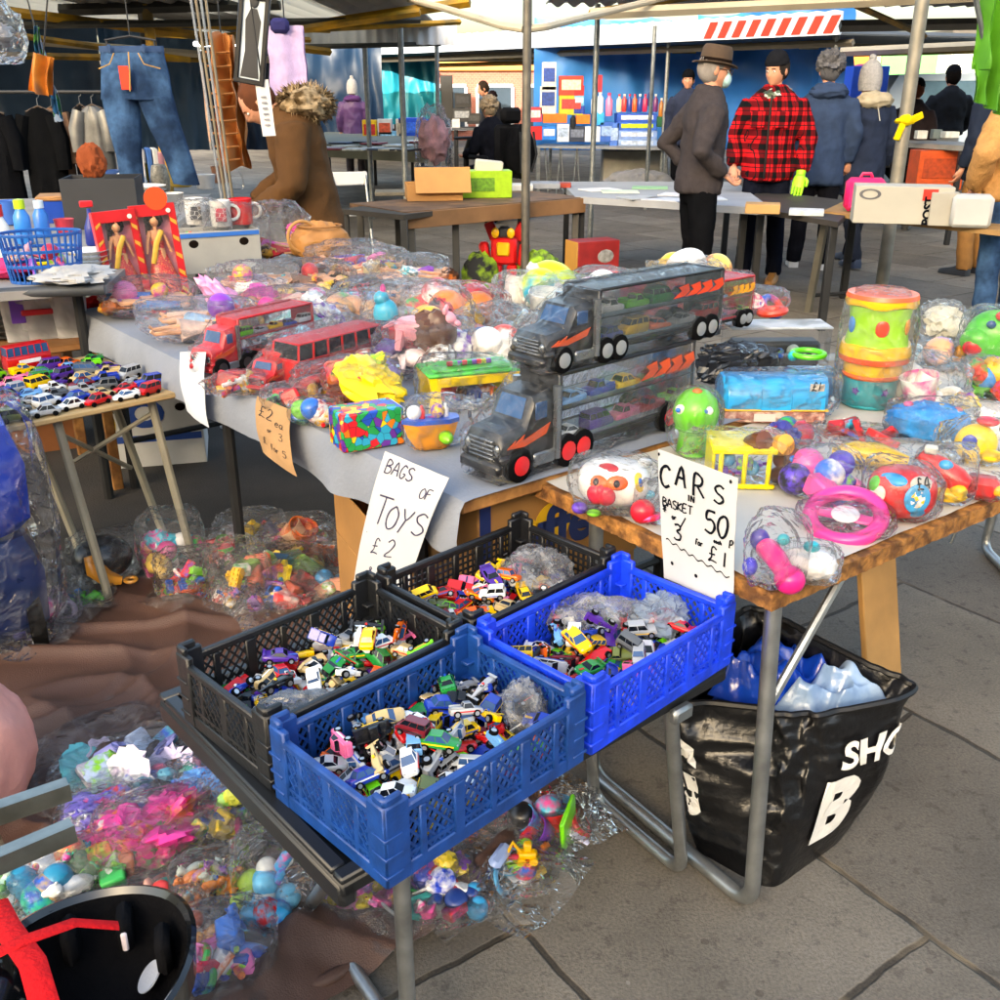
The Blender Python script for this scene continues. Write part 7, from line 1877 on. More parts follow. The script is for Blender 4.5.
# sari doll boxes
SARI = patch_mat('sari_cloth', ['b8202a', 'c83a3a', 'd8583a', 'a81a2a', 'c02a30', 'd88a4a'], 90, .03, 'b01a24')
for i, (px, py, w, h, lb) in enumerate(((131, 304, 40, 90, 'red window box with a doll in a red sari, left one of the pair'), (168, 300, 42, 92, 'red window box with a sari doll and an orange price disc above it'))):
    c, W, D, H, r0 = px_frame(px, py, w, h, TZ, .3)
    r = thing('doll_box', lb, 'doll box', c, r0+(.22 if i == 0 else .1)); r.rotation_euler.x = -.08; r.rotation_euler.y = -.05
    RB = pm('c8161c', .35, var=.15, sc=14, coat=.3)
    b = MB(); t = .012
    b.box((0, D/2, H/2), (W, .004, H)); b.box((-W/2, 0, H/2), (.004, D, H)); b.box((W/2, 0, H/2), (.004, D, H)); b.box((0, 0, H), (W, D, .004)); b.box((0, 0, .003), (W, D, .005))
    b.box((-W*.42, -D/2, H/2), (W*.15, .003, H*.995)); b.box((W*.42, -D/2, H/2), (W*.15, .003, H*.995)); b.box((0, -D/2, H*.94), (W*.7, .003, H*.11)); b.box((0, -D/2, H*.05), (W*.7, .003, H*.09))
    b.build('box_shell', RB, r)
    MB().box((0, D*.4, H/2), (W*.9, .003, H*.9)).build('pink_lining', pm('d88a98', .6), r)
    MB().box((0, -D/2+.001, H/2), (W*.7, .001, H*.8)).build('window', CLEAR, r)
    g_ = MB()
    for k in range(5): g_.add([(-W*.49, -D/2-.003, H*(.1+.18*k)), (-W*.36, -D/2-.003, H*(.15+.18*k)), (-W*.36, -D/2-.003, H*(.18+.18*k)), (-W*.49, -D/2-.003, H*(.14+.18*k))], [(0, 1, 2, 3)]); g_.add([(W*.36, -D/2-.003, H*(.1+.18*k)), (W*.49, -D/2-.003, H*(.05+.18*k)), (W*.49, -D/2-.003, H*(.1+.18*k)), (W*.36, -D/2-.003, H*(.14+.18*k))], [(0, 1, 2, 3)])
    g_.build('gold_print', pm('d8a23a', .4, .3), r, smooth=False)
    dl = piece('doll', r, T(0, 0, H*.49, rx=0, ry=-pi/2, rz=0) @ T(0, 0, -.03, s=H*.84), 'd09468')
    dl.matrix_local = M4.Translation((0, D*.05+.02, H*.48)) @ Euler((pi/2, 0, 0)).to_matrix().to_4x4() @ Euler((0, 0, pi/2)).to_matrix().to_4x4() @ M4.Diagonal((H*.84,)*3+(1,))
    piece('hair', dl, I4, '140c0a'); 
    piece('dress', dl, T(-.12, 0, 0), SARI)
    sk = MB().tube([(-.0, 0, .1), (-.25, 0, .1), (-.5, 0, .1)], [.09, .17, .22], 14, flat=.45); so = sk.build('doll_skirt', SARI, dl)
    sa = MB().tube([(.3, -.07, .15), (.15, .02, .17), (-.1, .1, .16)], [.03, .035, .03], 8, flat=.3).build('doll_sash', pm('d8a83a', .5), dl)
    MB().lathe([(.009, 0), (.009, .002)], 12, T(W*.35, -D/2-.004, H*.93, rx=pi/2)).build('price_dot', plas('f0dcd0'), r)
    if i: MB().lathe([(W*.26, 0), (W*.26, .004), (.001, .004)], 20, T(W*.12, -D*.5, H*1.06, rx=pi/2)).build('price_disc', pm('f0480c', .5, var=0), r)
# white carton with blue stripe and the tan handbag
c, W, D, H, r0 = px_frame(218, 272, 82, 46, TZ, .5)
r = carton('cardboard_box', 'white carton with blue stripe and round holes behind the bagged dolls', c, (W, D, H), r0+.2, pm('a5a49e', .7, var=.1))
MB().box((0, -D/2-.003, H*.92), (W*.98, .003, H*.1)).build('printed_band', pm('2a6ac0', .6, var=0), r)
c, W, D, H, r0 = px_frame(322, 268, 58, 54, TZ, .6)
r = thing('handbag', 'tan gathered handbag with a ring handle at the back of the middle table', 'handbag', c, r0)
crumple((0, 0, .42*H), (.48*W, .48*D, .44*H), 6, n=44, m=26, amp=.25).build('bag_body', pm('a8743a', .55, var=.15, sc=10, bump=.3, bsc=40), r)
MB().torus((0, 0, 0), .3*H, .035*H, 22, 8, T(-.3*W, -.3*D, .62*H, rx=pi/2, rz=.4)).build('handle', pm('b8854a', .5), r)
MB().torus((0, 0, 0), .38*W, .02*H, 30, 6, T(0, 0, .8*H, s=(1, .8, 1))).build('gathered_rim', pm('96652f', .6), r)

# hanging clothes
def garment(name, label, cat, px0, px1, py0, py1, y, col, kind='coat', hook=True, seed=1, m=None):
    top, bot = aty((px0+px1)/2, py0, y), aty((px0+px1)/2, py1, y)
    Wd = (px1-px0)*mpp(top); Hh = top.z-bot.z
    r = thing(name, label, cat, (top.x, y, bot.z))
    b = MB(); n = 40; rs = []
    for i in range(22):
        t = i/21; z = Hh*(1-t)
        wd = Wd*(.28+.72*min(1, t/.16)**.6) if kind == 'coat' else Wd
        th = .05+.05*t
        row = []
        for k in range(n):
            a = 2*pi*k/n
            f = 1+.22*sin(a*7+seed)*t*.5+.15*NZ.noise(V((cos(a)*3, sin(a)*3, t*3+seed)))
            row.append((cos(a)*wd/2*(1+.04*NZ.noise(V((t*5, seed, 0)))), sin(a)*th*f, z))
        rs.append(row)
    b.rings(rs); b.build('cloth_body', m or cloth(col), r)
    if kind == 'coat':
        for s in (-1, 1):
            b = MB().tube([(s*Wd*.36, -.02, Hh*.93), (s*Wd*.5, -.04, Hh*.7), (s*Wd*.52, -.05, Hh*.38)], [.05, .055, .045], 10); b.jitter(.012, 12, seed); b.build('sleeve', m or cloth(col), r)
    if hook:
        MB().tube([(-Wd*.32, 0, Hh*.96), (0, 0, Hh*1.02), (Wd*.32, 0, Hh*.96)], .008, 6).build('hanger', pm('3a2a1a', .5), r)
        MB().tube([(0, 0, Hh*1.02)]+[(.02*sin(a), 0, Hh*1.02+.05+.02-.02*cos(a)) for a in (0., .8, 1.6, 2.6, 3.6)], .003, 5).build('hook', GALV, r)
    return r
rl = thing('clothes_rail', 'black clothes rail with coats on hangers at far left', 'clothes rail', (0, 0, 0))
ya = 7.4; za = aty(30, 92, ya).z
MB().tube([(aty(-60, 92, ya).x, ya, za), (aty(112, 92, ya).x, ya, za)], .012, 8).build('rail', DKM, rl)
for px in (-55, 110): MB().tube([(aty(px, 92, ya).x, ya, za), (aty(px, 92, ya).x, ya, 0)], .012, 8).build('upright', DKM, rl)
garment('coat', 'long black coat on a wooden hanger, second from left on the rail', 'coat', 18, 58, 108, 206, ya, '0f1012', seed=1)
garment('coat', 'black coat cut by the left edge of the picture', 'coat', -36, 12, 110, 205, ya-.05, '101114', seed=2)
garment('coat', 'beige-brown coat showing its edge behind the long black coat', 'coat', 38, 66, 108, 195, ya+.08, '7a5c48', seed=3)
garment('jacket', 'silver grey shiny jacket on the rail nearest the jeans', 'jacket', 76, 108, 106, 180, ya, 'b0b0ae', seed=4, m=pm('5f5f5e', .35, .4, var=.3, sc=12))
garment('coat', 'black jacket behind the silver jacket on the rail', 'jacket', 68, 92, 106, 198, ya+.12, '17181b', seed=5)
# jeans
DEN = pm('223654', .9, var=.2, sc=30, bump=.4, bsc=300, spec=.1, var2='3f5f87', v2sc=4)
yj = 6.6
jt = aty(131, 46, yj); m_ = mpp(jt)
jr = thing('jeans', 'large faded blue jeans hanging from the roof beam by clips, red tag on the waist', 'jeans', (jt.x, yj, jt.z))
def leg(pts, rx, fl):
    b = MB(); b.tube(pts, rx, 20, flat=fl); b.jitter(.012, 7, 3); return b
b = MB()
wx = 34*m_
def jring(z, cx, hw, th, ph): return [(cx+cos(2*pi*k/28)*hw, sin(2*pi*k/28)*th*(1+.15*sin(5*2*pi*k/28+ph)), z) for k in range(28)]
b.rings([jring(-2*m_, 0, wx*.95, .05, 0), jring(-8*m_, 0, wx*.95, .06, 0), jring(-28*m_, 0, wx*1.02, .08, 1), jring(-50*m_, 0, wx*1.08, .08, 2)]); b.jitter(.01, 6); b.build('seat', DEN, jr)
for s, x1 in ((-1, -17), (1, 40)):
    b = MB(); b.rings([jring(-46*m_, s*wx*.5, wx*.56, .075, 0), jring(-75*m_, s*wx*.5+(x1*m_-s*wx*.5)*.3, wx*.46, .07, 1), jring(-105*m_, x1*m_*.75+s*wx*.12, wx*.4, .06, 2), jring(-132*m_, x1*m_, wx*.36, .06, 3)]); b.jitter(.014, 6, s+3); b.build('leg', DEN, jr)
MB().rings([jring(.0, 0, wx*.96, .054, 0), jring(-6*m_, 0, wx*.96, .062, 0)], caps=False).build('waistband', pm('2c456a', .9, bump=.4, bsc=300), jr)
MB().box((-4*m_, -.125, -28*m_), (10*m_, .004, 22*m_), T(rx=.08), b=.002).build('red_tag', pm('d8381c', .6), jr)
ST = pm('b08a4a', .8, var=0)
for s in (-1, 1):
    MB().tube([(s*wx*.35, -.105, -7*m_), (s*wx*.5, -.115, -17*m_), (s*wx*.9, -.075, -21*m_)], .004, 5).build('pocket_seam', ST, jr)
    MB().box((s*wx*.5, -.085, -3*m_), (.02, .012, 8*m_), b=.003).build('belt_loop', pm('2c456a', .9), jr)
MB().tube([(.01, -.09, -6*m_), (.015, -.125, -24*m_), (0, -.12, -42*m_)], .004, 5).build('fly_seam', ST, jr)
for s in (-1, 1): MB().tube([(s*wx*.7, -.0, -2*m_), (s*wx*.7, 0, 5*m_)], .007, 6).build('clip', DKM, jr)
MB().tube([(-wx*.75, 0, 5*m_), (0, 0, 9*m_), (wx*.75, 0, 5*m_)], .008, 6).build('hanger', DKM, jr); MB().tube([(0, 0, 9*m_), (0, 0, 2.13-jt.z)], .004, 6).build('hook', DKM, jr)
# other hanging goods
def hang(name, label, cat, px0, px1, py0, py1, y, m, th=.05, rx=0, ry=0, jit=.01, top=2.12, partname='body'):
    a, b2 = aty(px0, py0, y), aty(px1, py1, y)
    r = thing(name, label, cat, ((a.x+b2.x)/2, y, b2.z)); r.rotation_euler = (rx, ry, 0)
    W, H = abs(b2.x-a.x), a.z-b2.z
    b = MB().grid(lambda u, v: (W*(u-.5), -th/2+.5*th*sin(u*9+v*2), H*v), 24, 24); b.grid(lambda u, v: (W*(u-.5), th/2+.5*th*sin(u*9+v*2), H*v), 24, 24)
    b.jitter(jit, 8, px0).build(partname, m, r)
    MB().tube([(0, 0, H), (0, 0, max(H+.02, top-b2.z))], .004, 5).build('cord', DKM, r)
    return r, W, H
r, W, H = hang('quilted_coat', 'tan quilted coat hanging beside the leaning rods', 'coat', 208, 246, 36, 168, 6.35, pm('b87436', .6, var=.15, sc=5, bump=.3, bsc=12), .14, jit=.03)
qb = MB()
for k in range(9): qb.tube([(-W*.5, -.115, H*(.08+.1*k)), (0, -.125, H*(.07+.1*k)), (W*.5, -.115, H*(.08+.1*k))], .006, 5)
qb.build('quilting_seams', pm('96602c', .7), r)
r, W, H = hang('lilac_cloth', 'folded lilac cloth hanging behind the framed picture', 'cloth', 266, 308, 26, 96, 6.3, cloth('b9a6cf'), .03)
MB().box((-W*.1, -.03, H*1.0), (W*.5, .05, .08), b=.02).build('blue_clip', cloth('2a2a5a'), r)
r, W, H = hang('scarf', 'green and blue patterned scarf hanging from a hook at upper left', 'scarf', 42, 62, 26, 118, 5.2, patch_mat('scarf_print', ['2a6a4a', '3a7aa0', '7ab85a', '24506a', 'c8d0d8', '2a4a6a'], 22, .02, '1f3a3a'), .04, ry=-.12, jit=.03)
r, W, H = hang('orange_bag', 'brown and orange leather bag hanging at upper left', 'bag', 24, 50, 54, 94, 5.0, pm('d8842a', .5, var2='7a4a24', v2sc=5), .05, ry=.25)
r, W, H = hang('price_strip', 'long white paper price strip hanging under the framed picture', 'price strip', 258, 276, 80, 136, 5.0, pm('d6d6d6', .7), .004, ry=-.06, jit=.003)
m = MB()
for k in range(6): m.box((.0, -.008, H*(.2+.1*k)), (W*.4, .001, .008))
m.build('printed_lines', pm('8a8a90', .6), r, smooth=False)
# framed picture
fa = aty(252, 40, 5.0); m_ = mpp(fa)
pf = thing('framed_picture', 'tall black-framed picture of a pale figure, hanging tilted near the top', 'picture', fa); pf.rotation_euler = (0, .17, 0)
fw, fh = 26*m_, 78*m_
b = MB(); b.box((-fw/2, 0, 0), (.022, .025, fh), b=.004); b.box((fw/2, 0, 0), (.022, .025, fh), b=.004); b.box((0, 0, fh/2), (fw+.022, .026, .022), b=.004); b.box((0, 0, -fh/2), (fw+.022, .026, .022), b=.004); b.build('frame', pm('141416', .35), pf)
MB().box((0, .004, 0), (fw-.02, .008, fh-.02)).build('print', pm('c3ced4', .4, var=.15, sc=6), pf)
b = MB(); b.ell((0, -.003, .16), (.02, .003, .028), 12, 6); b.rings([[(x*k-.0, -.002, z) for x in (-.035, -.012, .012, .035)] for z, k in ((-.16, 1.2), (-.05, .8), (.08, 1.), (.13, .4))], closed=False); b.build('printed_figure', pm('26282c', .5), pf)
MB().tube([(0, 0, fh/2), (.0, 0, 2.13-fa.z)], .003, 5).build('cord', DKM, pf)
# clear curtain rods
cr_ = thing('curtain_rods', 'bundle of clear and wooden curtain rods leaning upright beside the tan coat', 'rods')
for i in range(4):
    a, b2 = aty(190+5*i, -6, 6.2), aty(222+3.5*i, 182, 5.9)
    MB().tube([b2+V((0, 0, -.3)), a], .008, 8).build('rod', [pm('8a8f94', .2, alpha=.6), pm('6f6148', .4), pm('8a9094', .2, alpha=.6), pm('6a5f48', .4)][i], cr_)
# ================================================================== PEOPLE
def remesh(mb, vox, mat, name, parent, smooth=4, wr=0., wsc=7., seed=0, extra=None, mats=None):
    o = mb.build('tmp', mat)
    m = o.modifiers.new('r', 'REMESH'); m.mode = 'VOXEL'; m.voxel_size = vox
    s = o.modifiers.new('s', 'SMOOTH'); s.iterations = smooth; s.factor = .5
    dg = bpy.context.evaluated_depsgraph_get()
    me = bpy.data.meshes.new_from_object(o.evaluated_get(dg))
    old = o.data; bpy.data.objects.remove(o); bpy.data.meshes.remove(old)
    if wr:
        nr = [v.normal.copy() for v in me.vertices]
        for v, n in zip(me.vertices, nr):
            p = v.co
            q = V((p.x*wsc, p.y*wsc, p.z*wsc*.75+seed*5))
            f = (.35-abs(NZ.noise(q)))*1.3+.6*(.3-abs(NZ.noise(q*2.3)))
            v.co = p+n*wr*f
    r = MB(); r.add([v.co.copy() for v in me.vertices], [tuple(f.vertices) for f in me.polygons])
    bpy.data.meshes.remove(me)
    if extra: extra(r)
    return r.build(name, mats or mat, parent, ang=180)
SKIN = pm('c98f72', .55, var=.08, sc=20, spec=.4)
def hand(mb, w, d, side, curl=.7, s=1.):
    """palm and five fingers from wrist w along direction d"""
    d = V(d).normalized(); up = V((0, -1, 0)) if abs(d.y) < .8 else V((0, 0, 1))
    x = d.cross(up).normalized(); n = x.cross(d).normalized()
    w = V(w)
    rs = []
    for t, hw, th in ((0, .026, .02), (.03, .036, .017), (.07, .041, .015), (.092, .038, .012)):
        c = w+d*t*s
        rs.append([c+x*hw*s*cos(2*pi*k/10)+n*th*s*sin(2*pi*k/10) for k in range(10)])
    mb.rings(rs)
    for i, L in enumerate((.068, .078, .072, .056)):
        b0 = w+d*.085*s+x*(-.029+.0195*i)*s
        p1 = b0+(d*cos(curl*.4)+n*sin(curl*.4))*L*.5*s; p2 = p1+(d*cos(curl*1.2)+n*sin(curl*1.2))*L*.32*s; p3 = p2+(d*cos(curl*1.9)+n*sin(curl*1.9))*L*.25*s
        mb.tube([b0-d*.012*s, b0, p1, p2, p3], [.009*s, .0095*s, .0085*s, .0075*s, .006*s], 7)
    b0 = w+d*.03*s-x*side*.0+x*(-.034)*s
    mb.tube([b0, b0+(d*.6-x*.6)*.03*s, b0+(d*.9-x*.3)*.06*s+n*.012*s], [.012*s, .011*s, .008*s], 7)
def person(label, loc, rz, h=1.72, lean=0., jacket='333333', jm=None, trousers='1a1c22', tm=None, hem=.78, bulk=1., arms=None, legs=None, hat=None, hatc='222222', hairc='3a2a1e',
           head=(0, 0), extras=None, skin=SKIN, shoes='222224', face=True, gloves=None, sit=False, collar=True, wr=.021, hair=True, hood=None, hpos=(0, -.03, 1.63)):
    k = h/1.75
    r = thing('person', label, 'person', loc, rz); r.scale = (k, k, k)
    U = M4.Translation((0, 0, .95)) @ M4.Rotation(lean, 4, 'X') @ M4.Translation((0, 0, -.95))
    arms = arms or [((-.25, .03, 1.15), (-.24, -.06, .9)), ((.25, .03, 1.15), (.24, -.06, .9))]
    legs = legs or [((-.1, -.02, .5), (-.11, .03, .08)), ((.1, -.02, .5), (.11, .03, .08))]
    HC = U @ (M4.Translation(hpos))
    HM = HC @ M4.Rotation(head[0], 4, 'Z') @ M4.Rotation(head[1], 4, 'X')
    def ell_ring(z, a, b, cy=0., n=20, cx=0): return [(cx+a*cos(2*pi*i/n), cy+b*sin(2*pi*i/n), z) for i in range(n)]
    # body
    b = MB()
    b.rings([ell_ring(z, a, c) for z, a, c in ((.86, .13, .09), (.95, .145, .1), (1.1, .125, .085), (1.3, .155, .1), (1.42, .15, .08), (1.47, .07, .06))], U)
    b.tube([(0, .0, 1.42), (0, -.01, 1.5), (0, hpos[1]*.7, hpos[2]-.05)], [.055, .052, .055], 12, U)
    for s, (e, w) in zip((-1, 1), arms):
        sh_ = U @ V((s*.17, 0, 1.41)); e_ = U @ V(e) if not sit or True else V(e); w_ = U @ V(w)
        b.tube([sh_, sh_.lerp(e_, .5), e_, e_.lerp(w_, .4), w_], [.048, .043, .036, .034, .025], 10)
    for s, (kn, an) in zip((-1, 1), legs):
        hp = V((s*.085, 0, .9)); kn = V(kn); an = V(an)
        b.tube([hp, hp.lerp(kn, .5), kn, kn.lerp(an, .35), an], [.08, .068, .05, .05, .034], 12)
    def add_extra(mb):
        # head as a shaped ball
        rs = []; m, n = 22, 28
        for i in range(m+1):
            a = -pi/2+pi*(.012+.976*i/m); row = []
            for q in range(n):
                t = 2*pi*q/n
                x, y, z = cos(a)*cos(t), cos(a)*sin(t), sin(a)
                jaw = 1-.28*max(0, -z-.15)
                X, Y, Z = x*.074*jaw, y*.094*(1 if y > 0 else .97)-.012*max(0, -z), z*.117
                fr_ = max(0, -y)**2
                if fr_ > .1:
                    g = lambda cx, cz, sx, sz: math.exp(-((X-cx)/sx)**2-((Z-cz)/sz)**2)
                    Y -= .024*g(0, -.022, .014, .022)+.010*g(0, .0, .009, .02)        # nose
                    Y += .012*(g(-.03, .005, .016, .012)+g(.03, .005, .016, .012))       # eye hollows
                    Y -= .006*g(0, .028, .05, .012)                                     # brow
                    Y -= .006*(g(0, -.058, .022, .007))+.008*g(0, -.095, .025, .02)       # lips, chin
                    Y += .005*g(0, -.066, .025, .004)
                row.append((X, Y, Z))
            rs.append(row)
        mb.rings(rs, HM)
        for s in (-1, 1): mb.ell((s*.076, .012, -.005), (.012, .02, .032), 8, 6, HM)
        for s, (e, w), gl in zip((-1, 1), arms, (0, 1)):
            e_, w_ = U @ V(e), U @ V(w)
            if not (gloves and gl == gloves[0]): hand(mb, w_, (w_-e_), s)
    remesh(b, .022, skin, 'body', r, 3, extra=add_extra)
    if face:
        for s in (-1, 1):
            eo = MB().ell((s*.03, -.078, .004), (.012, .008, .008), 10, 6, HM).build('eye', plas('e8e4de', .2), r)
            MB().ell((s*.03, -.085, .004), (.005, .003, .005), 8, 5, HM).build('pupil', plas('1f1612', .1), eo)
            MB().tube([(s*.016, -.089, .022), (s*.03, -.09, .026), (s*.046, -.082, .022)], .0035, 5, HM).build('eyebrow', cloth(hairc), r)
    # jacket
    q = .03*bulk
    j = MB()
    hz = hem
    j.rings([ell_ring(z, a+q, c+q) for z, a, c in ((hz, .165, .125), (hz+.06, .165, .13), (.98 if hz < .92 else hz+.1, .15, .12), (1.12, .145, .11), (1.3, .17, .115), (1.4, .165, .095), (1.46, .11, .08), (1.50, .062, .062))], U)
    for s, (e, w) in zip((-1, 1), arms):
        sh_ = U @ V((s*.165, 0, 1.395)); e_ = U @ V(e); w_ = U @ V(w)
        j.tube([sh_, sh_.lerp(e_, .5), e_, e_.lerp(w_, .5), w_.lerp(e_, .06)], [.062+q*.7, .055+q*.7, .046+q*.6, .042+q*.5, .036+q*.4], 12)
    if collar: j.tube([(0, .01, 1.44), (0, 0, 1.53)], [.085, .082], 14, U)
    remesh(j, .019, jm or cloth(jacket), 'jacket', r, 3, wr, 8., hash(label) % 50)
    # trousers
    tq = MB()
    tq.rings([ell_ring(z, a, c) for z, a, c in ((.80, .13, .1), (.88, .165, .125), (.96, .16, .12), (1.0, .15, .11))])
    for s, (kn, an) in zip((-1, 1), legs):
        hp = V((s*.088, 0, .88)); kn = V(kn); an = V(an); lo = an+V((0, 0, -.03))
        tq.tube([hp, hp.lerp(kn, .5), kn, kn.lerp(an, .5), lo], [.1, .09, .072, .07, .064], 14)
    remesh(tq, .019, tm or cloth(trousers), 'trousers', r, 3, .011, 9., 3+hash(label) % 20)
    for s, (kn, an) in zip((-1, 1), legs):
        an = V(an)
        sm = MB(); sm.rings([[(an.x+x*.046*kx, an.y+.045-L*.27, an.z-.078+zz) for x, zz in ((-1, 0), (-1, .035*hh), (-.6, .075*hh), (.6, .075*hh), (1, .035*hh), (1, 0))] for L, kx, hh in ((-.03, .6, .8), (0, .9, 1.15), (.3, .95, 1.1), (.65, 1.05, .75), (.9, .9, .55), (1., .5, .4))])
        sm.build('shoe', plas(shoes, .5), r)
    # hair and hats
    if hair:
        hm = MB(); crumple((0, .02, .02), (.083, .098, .112), 4, HM, 24, 16, .12, hm)
        hm.v = [p if (HM.inverted() @ p).y > -.055 or (HM.inverted() @ p).z > .07 else HM @ V(((HM.inverted() @ p).x*.8, -.04, (HM.inverted() @ p).z)) for p in hm.v]
        hm.build('hair', cloth(hairc), r)
    if hat == 'beanie':
        hb = MB(); n = 36
        hb.rings([[(a*(1+.02*(i % 2))*cos(2*pi*i/n), .006+1.2*a*(1+.02*(i % 2))*sin(2*pi*i/n), z) for i in range(n)] for z, a in ((.04, .08), (.045, .087), (.075, .086), (.08, .082), (.105, .075), (.135, .055), (.15, .03), (.154, .005))], HM)
        hb.build('beanie', pm(hatc, .95, var=.15, sc=40, bump=.6, bsc=150, spec=.1), r)
    elif hat == 'bobble':
        hb = MB(); n = 36
        hb.rings([[(a*(1+.03*(i % 2))*cos(2*pi*i/n), .01+1.15*a*(1+.03*(i % 2))*sin(2*pi*i/n), z) for i in range(n)] for z, a in ((-.075, .088), (-.02, .096), (.04, .097), (.1, .09), (.15, .07), (.185, .03), (.19, .005))], HM)
        hb.ell((0, .01, .2), (.035, .035, .035), 12, 8, HM); hb.build('knitted_hat', pm(hatc, .95, var=.15, sc=50, bump=.8, bsc=120, spec=.1), r)
    elif hat == 'fedora':
        hb = MB(); n = 36
        def hr(a, z, dip=0): return [(a*cos(2*pi*i/n), .008+1.22*a*sin(2*pi*i/n), z+dip*abs(cos(2*pi*i/n))) for i in range(n)]
        hb.rings([hr(.078, .03), hr(.108, .028, .006), hr(.124, .024, .018), hr(.124, .03, .018), hr(.108, .036, .006), hr(.086, .042), hr(.086, .07), hr(.082, .12), hr(.07, .148), hr(.045, .142), hr(.005, .128)], HM)
        fo = hb.build('hat', pm(hatc, .85, var=.12, sc=20, bump=.2, bsc=160), r)
        MB().rings([hr(.0875, .044), hr(.0875, .068)], HM, caps=False).build('hat_band', cloth('1c1512'), fo)
    elif hat == 'curly':
        hb = MB(); crumple((0, .012, .06), (.1, .115, .1), 9, HM, 40, 26, .5, hb); hb.build('hair', pm(hatc, .95, var=.3, sc=60, bump=.8, bsc=90, spec=.1), r)
    elif hat == 'hoodup':
        hb = MB(); hb.ell((0, .025, .01), (.105, .115, .14), 20, 14, HM); 
        hb.v = [p if (HM.inverted() @ p).y > -.05 else HM @ V(((HM.inverted() @ p).x, -.05, (HM.inverted() @ p).z)) for p in hb.v]
        hb.build('hood', jm or cloth(hatc), r)
    if hood:
        b = MB(); c0 = U @ V((0, .085, 1.47))
        crumple(c0, hood[1], 3, I4, 34, 20, .25, b)
        b.build('hood', cloth(hood[0]) if isinstance(hood[0], str) else hood[0], r)
    if gloves:
        g_ = MB(); e, w = arms[gloves[0]]; e_, w_ = U @ V(e), U @ V(w)
        hand(g_, w_, (w_-e_), 1 if gloves[0] else -1, .25, 1.22); g_.tube([w_-(w_-e_).normalized()*.05, w_+(w_-e_).normalized()*.02], [.042, .036], 10)
        g_.build('glove', plas(gloves[1], .6), r)
    if extras: extras(r, U, HM)
    return r
def plaid():
    m = bpy.data.materials.new('plaid_cloth'); m.use_nodes = True
    n = m.node_tree.nodes; l = m.node_tree.links; b = n['Principled BSDF']; b.inputs['Roughness'].default_value = .95; b.inputs['Specular IOR Level'].default_value = .1
    tc = n.new('ShaderNodeTexCoord'); sp = n.new('ShaderNodeSeparateXYZ'); l.new(tc.outputs['Object'], sp.inputs[0])
    def band(o, per, thr, ph=0.):
        a = n.new('ShaderNodeMath'); a.operation = 'MULTIPLY_ADD'; a.inputs[1].default_value = 1/per; a.inputs[2].default_value = ph; l.new(o, a.inputs[0])
        f = n.new('ShaderNodeMath'); f.operation = 'FRACT'; l.new(a.outputs[0], f.inputs[0])
        g_ = n.new('ShaderNodeMath'); g_.operation = 'LESS_THAN'; g_.inputs[1].default_value = thr; l.new(f.outputs[0], g_.inputs[0]); return g_.outputs[0]
    def op(o, a, b_):
        q = n.new('ShaderNodeMath'); q.operation = o; l.new(a, q.inputs[0]); l.new(b_, q.inputs[1]); return q.outputs[0]
    xs = n.new('ShaderNodeMath'); xs.operation = 'ADD'; l.new(sp.outputs[0], xs.inputs[0]); l.new(sp.outputs[1], xs.inputs[1])
    s = op('ADD', band(xs.outputs[0], .105, .45), band(sp.outputs[2], .105, .45))
    t = op('MAXIMUM', band(xs.outputs[0], .105, .06, .27), band(sp.outputs[2], .105, .06, .27))
    h = n.new('ShaderNodeMath'); h.operation = 'MULTIPLY'; h.inputs[1].default_value = .5; l.new(s, h.inputs[0])
    cr = n.new('ShaderNodeValToRGB'); cr.color_ramp.interpolation = 'CONSTANT'
    cr.color_ramp.elements[0].color = (*lin('c01a22'), 1); cr.color_ramp.elements[1].position = .4; cr.color_ramp.elements[1].color = (*lin('5e1016'), 1)
    e = cr.color_ramp.elements.new(.9); e.color = (*lin('121214'), 1); l.new(h.outputs[0], cr.inputs[0])
    mx = n.new('ShaderNodeMix'); mx.data_type = 'RGBA'; l.new(t, mx.inputs[0]); l.new(cr.outputs[0], mx.inputs[6]); mx.inputs[7].default_value = (*lin('17171a'), 1)
    l.new(mx.outputs[2], b.inputs['Base Color']); return m
def mask_glasses(r, U, HM):
    b = MB(); b.ell((0, -.082, -.05), (.062, .036, .05), 18, 12, HM); b.build('face_mask', pm('9fc4c8', .8, var=.08, sc=30, bump=.2), r)
    g_ = MB()
    for s in (-1, 1): g_.torus((0, 0, 0), .024, .0025, 18, 5, HM @ T(s*.032, -.104, .006, rx=pi/2)); g_.tube([(s*.056, -.1, .008), (s*.078, -.02, .008), (s*.079, .03, .0)], .0025, 5, HM)
    g_.tube([(-.01, -.107, .01), (.01, -.107, .01)], .002, 5, HM); g_.build('glasses', plas('1a1a1c'), r)
def gpos(px, py): p = at(px, py, 0); return (p.x, p.y, 0)
def xpos(px, y): p = aty(px, 150, y); return (p.x, y, 0)
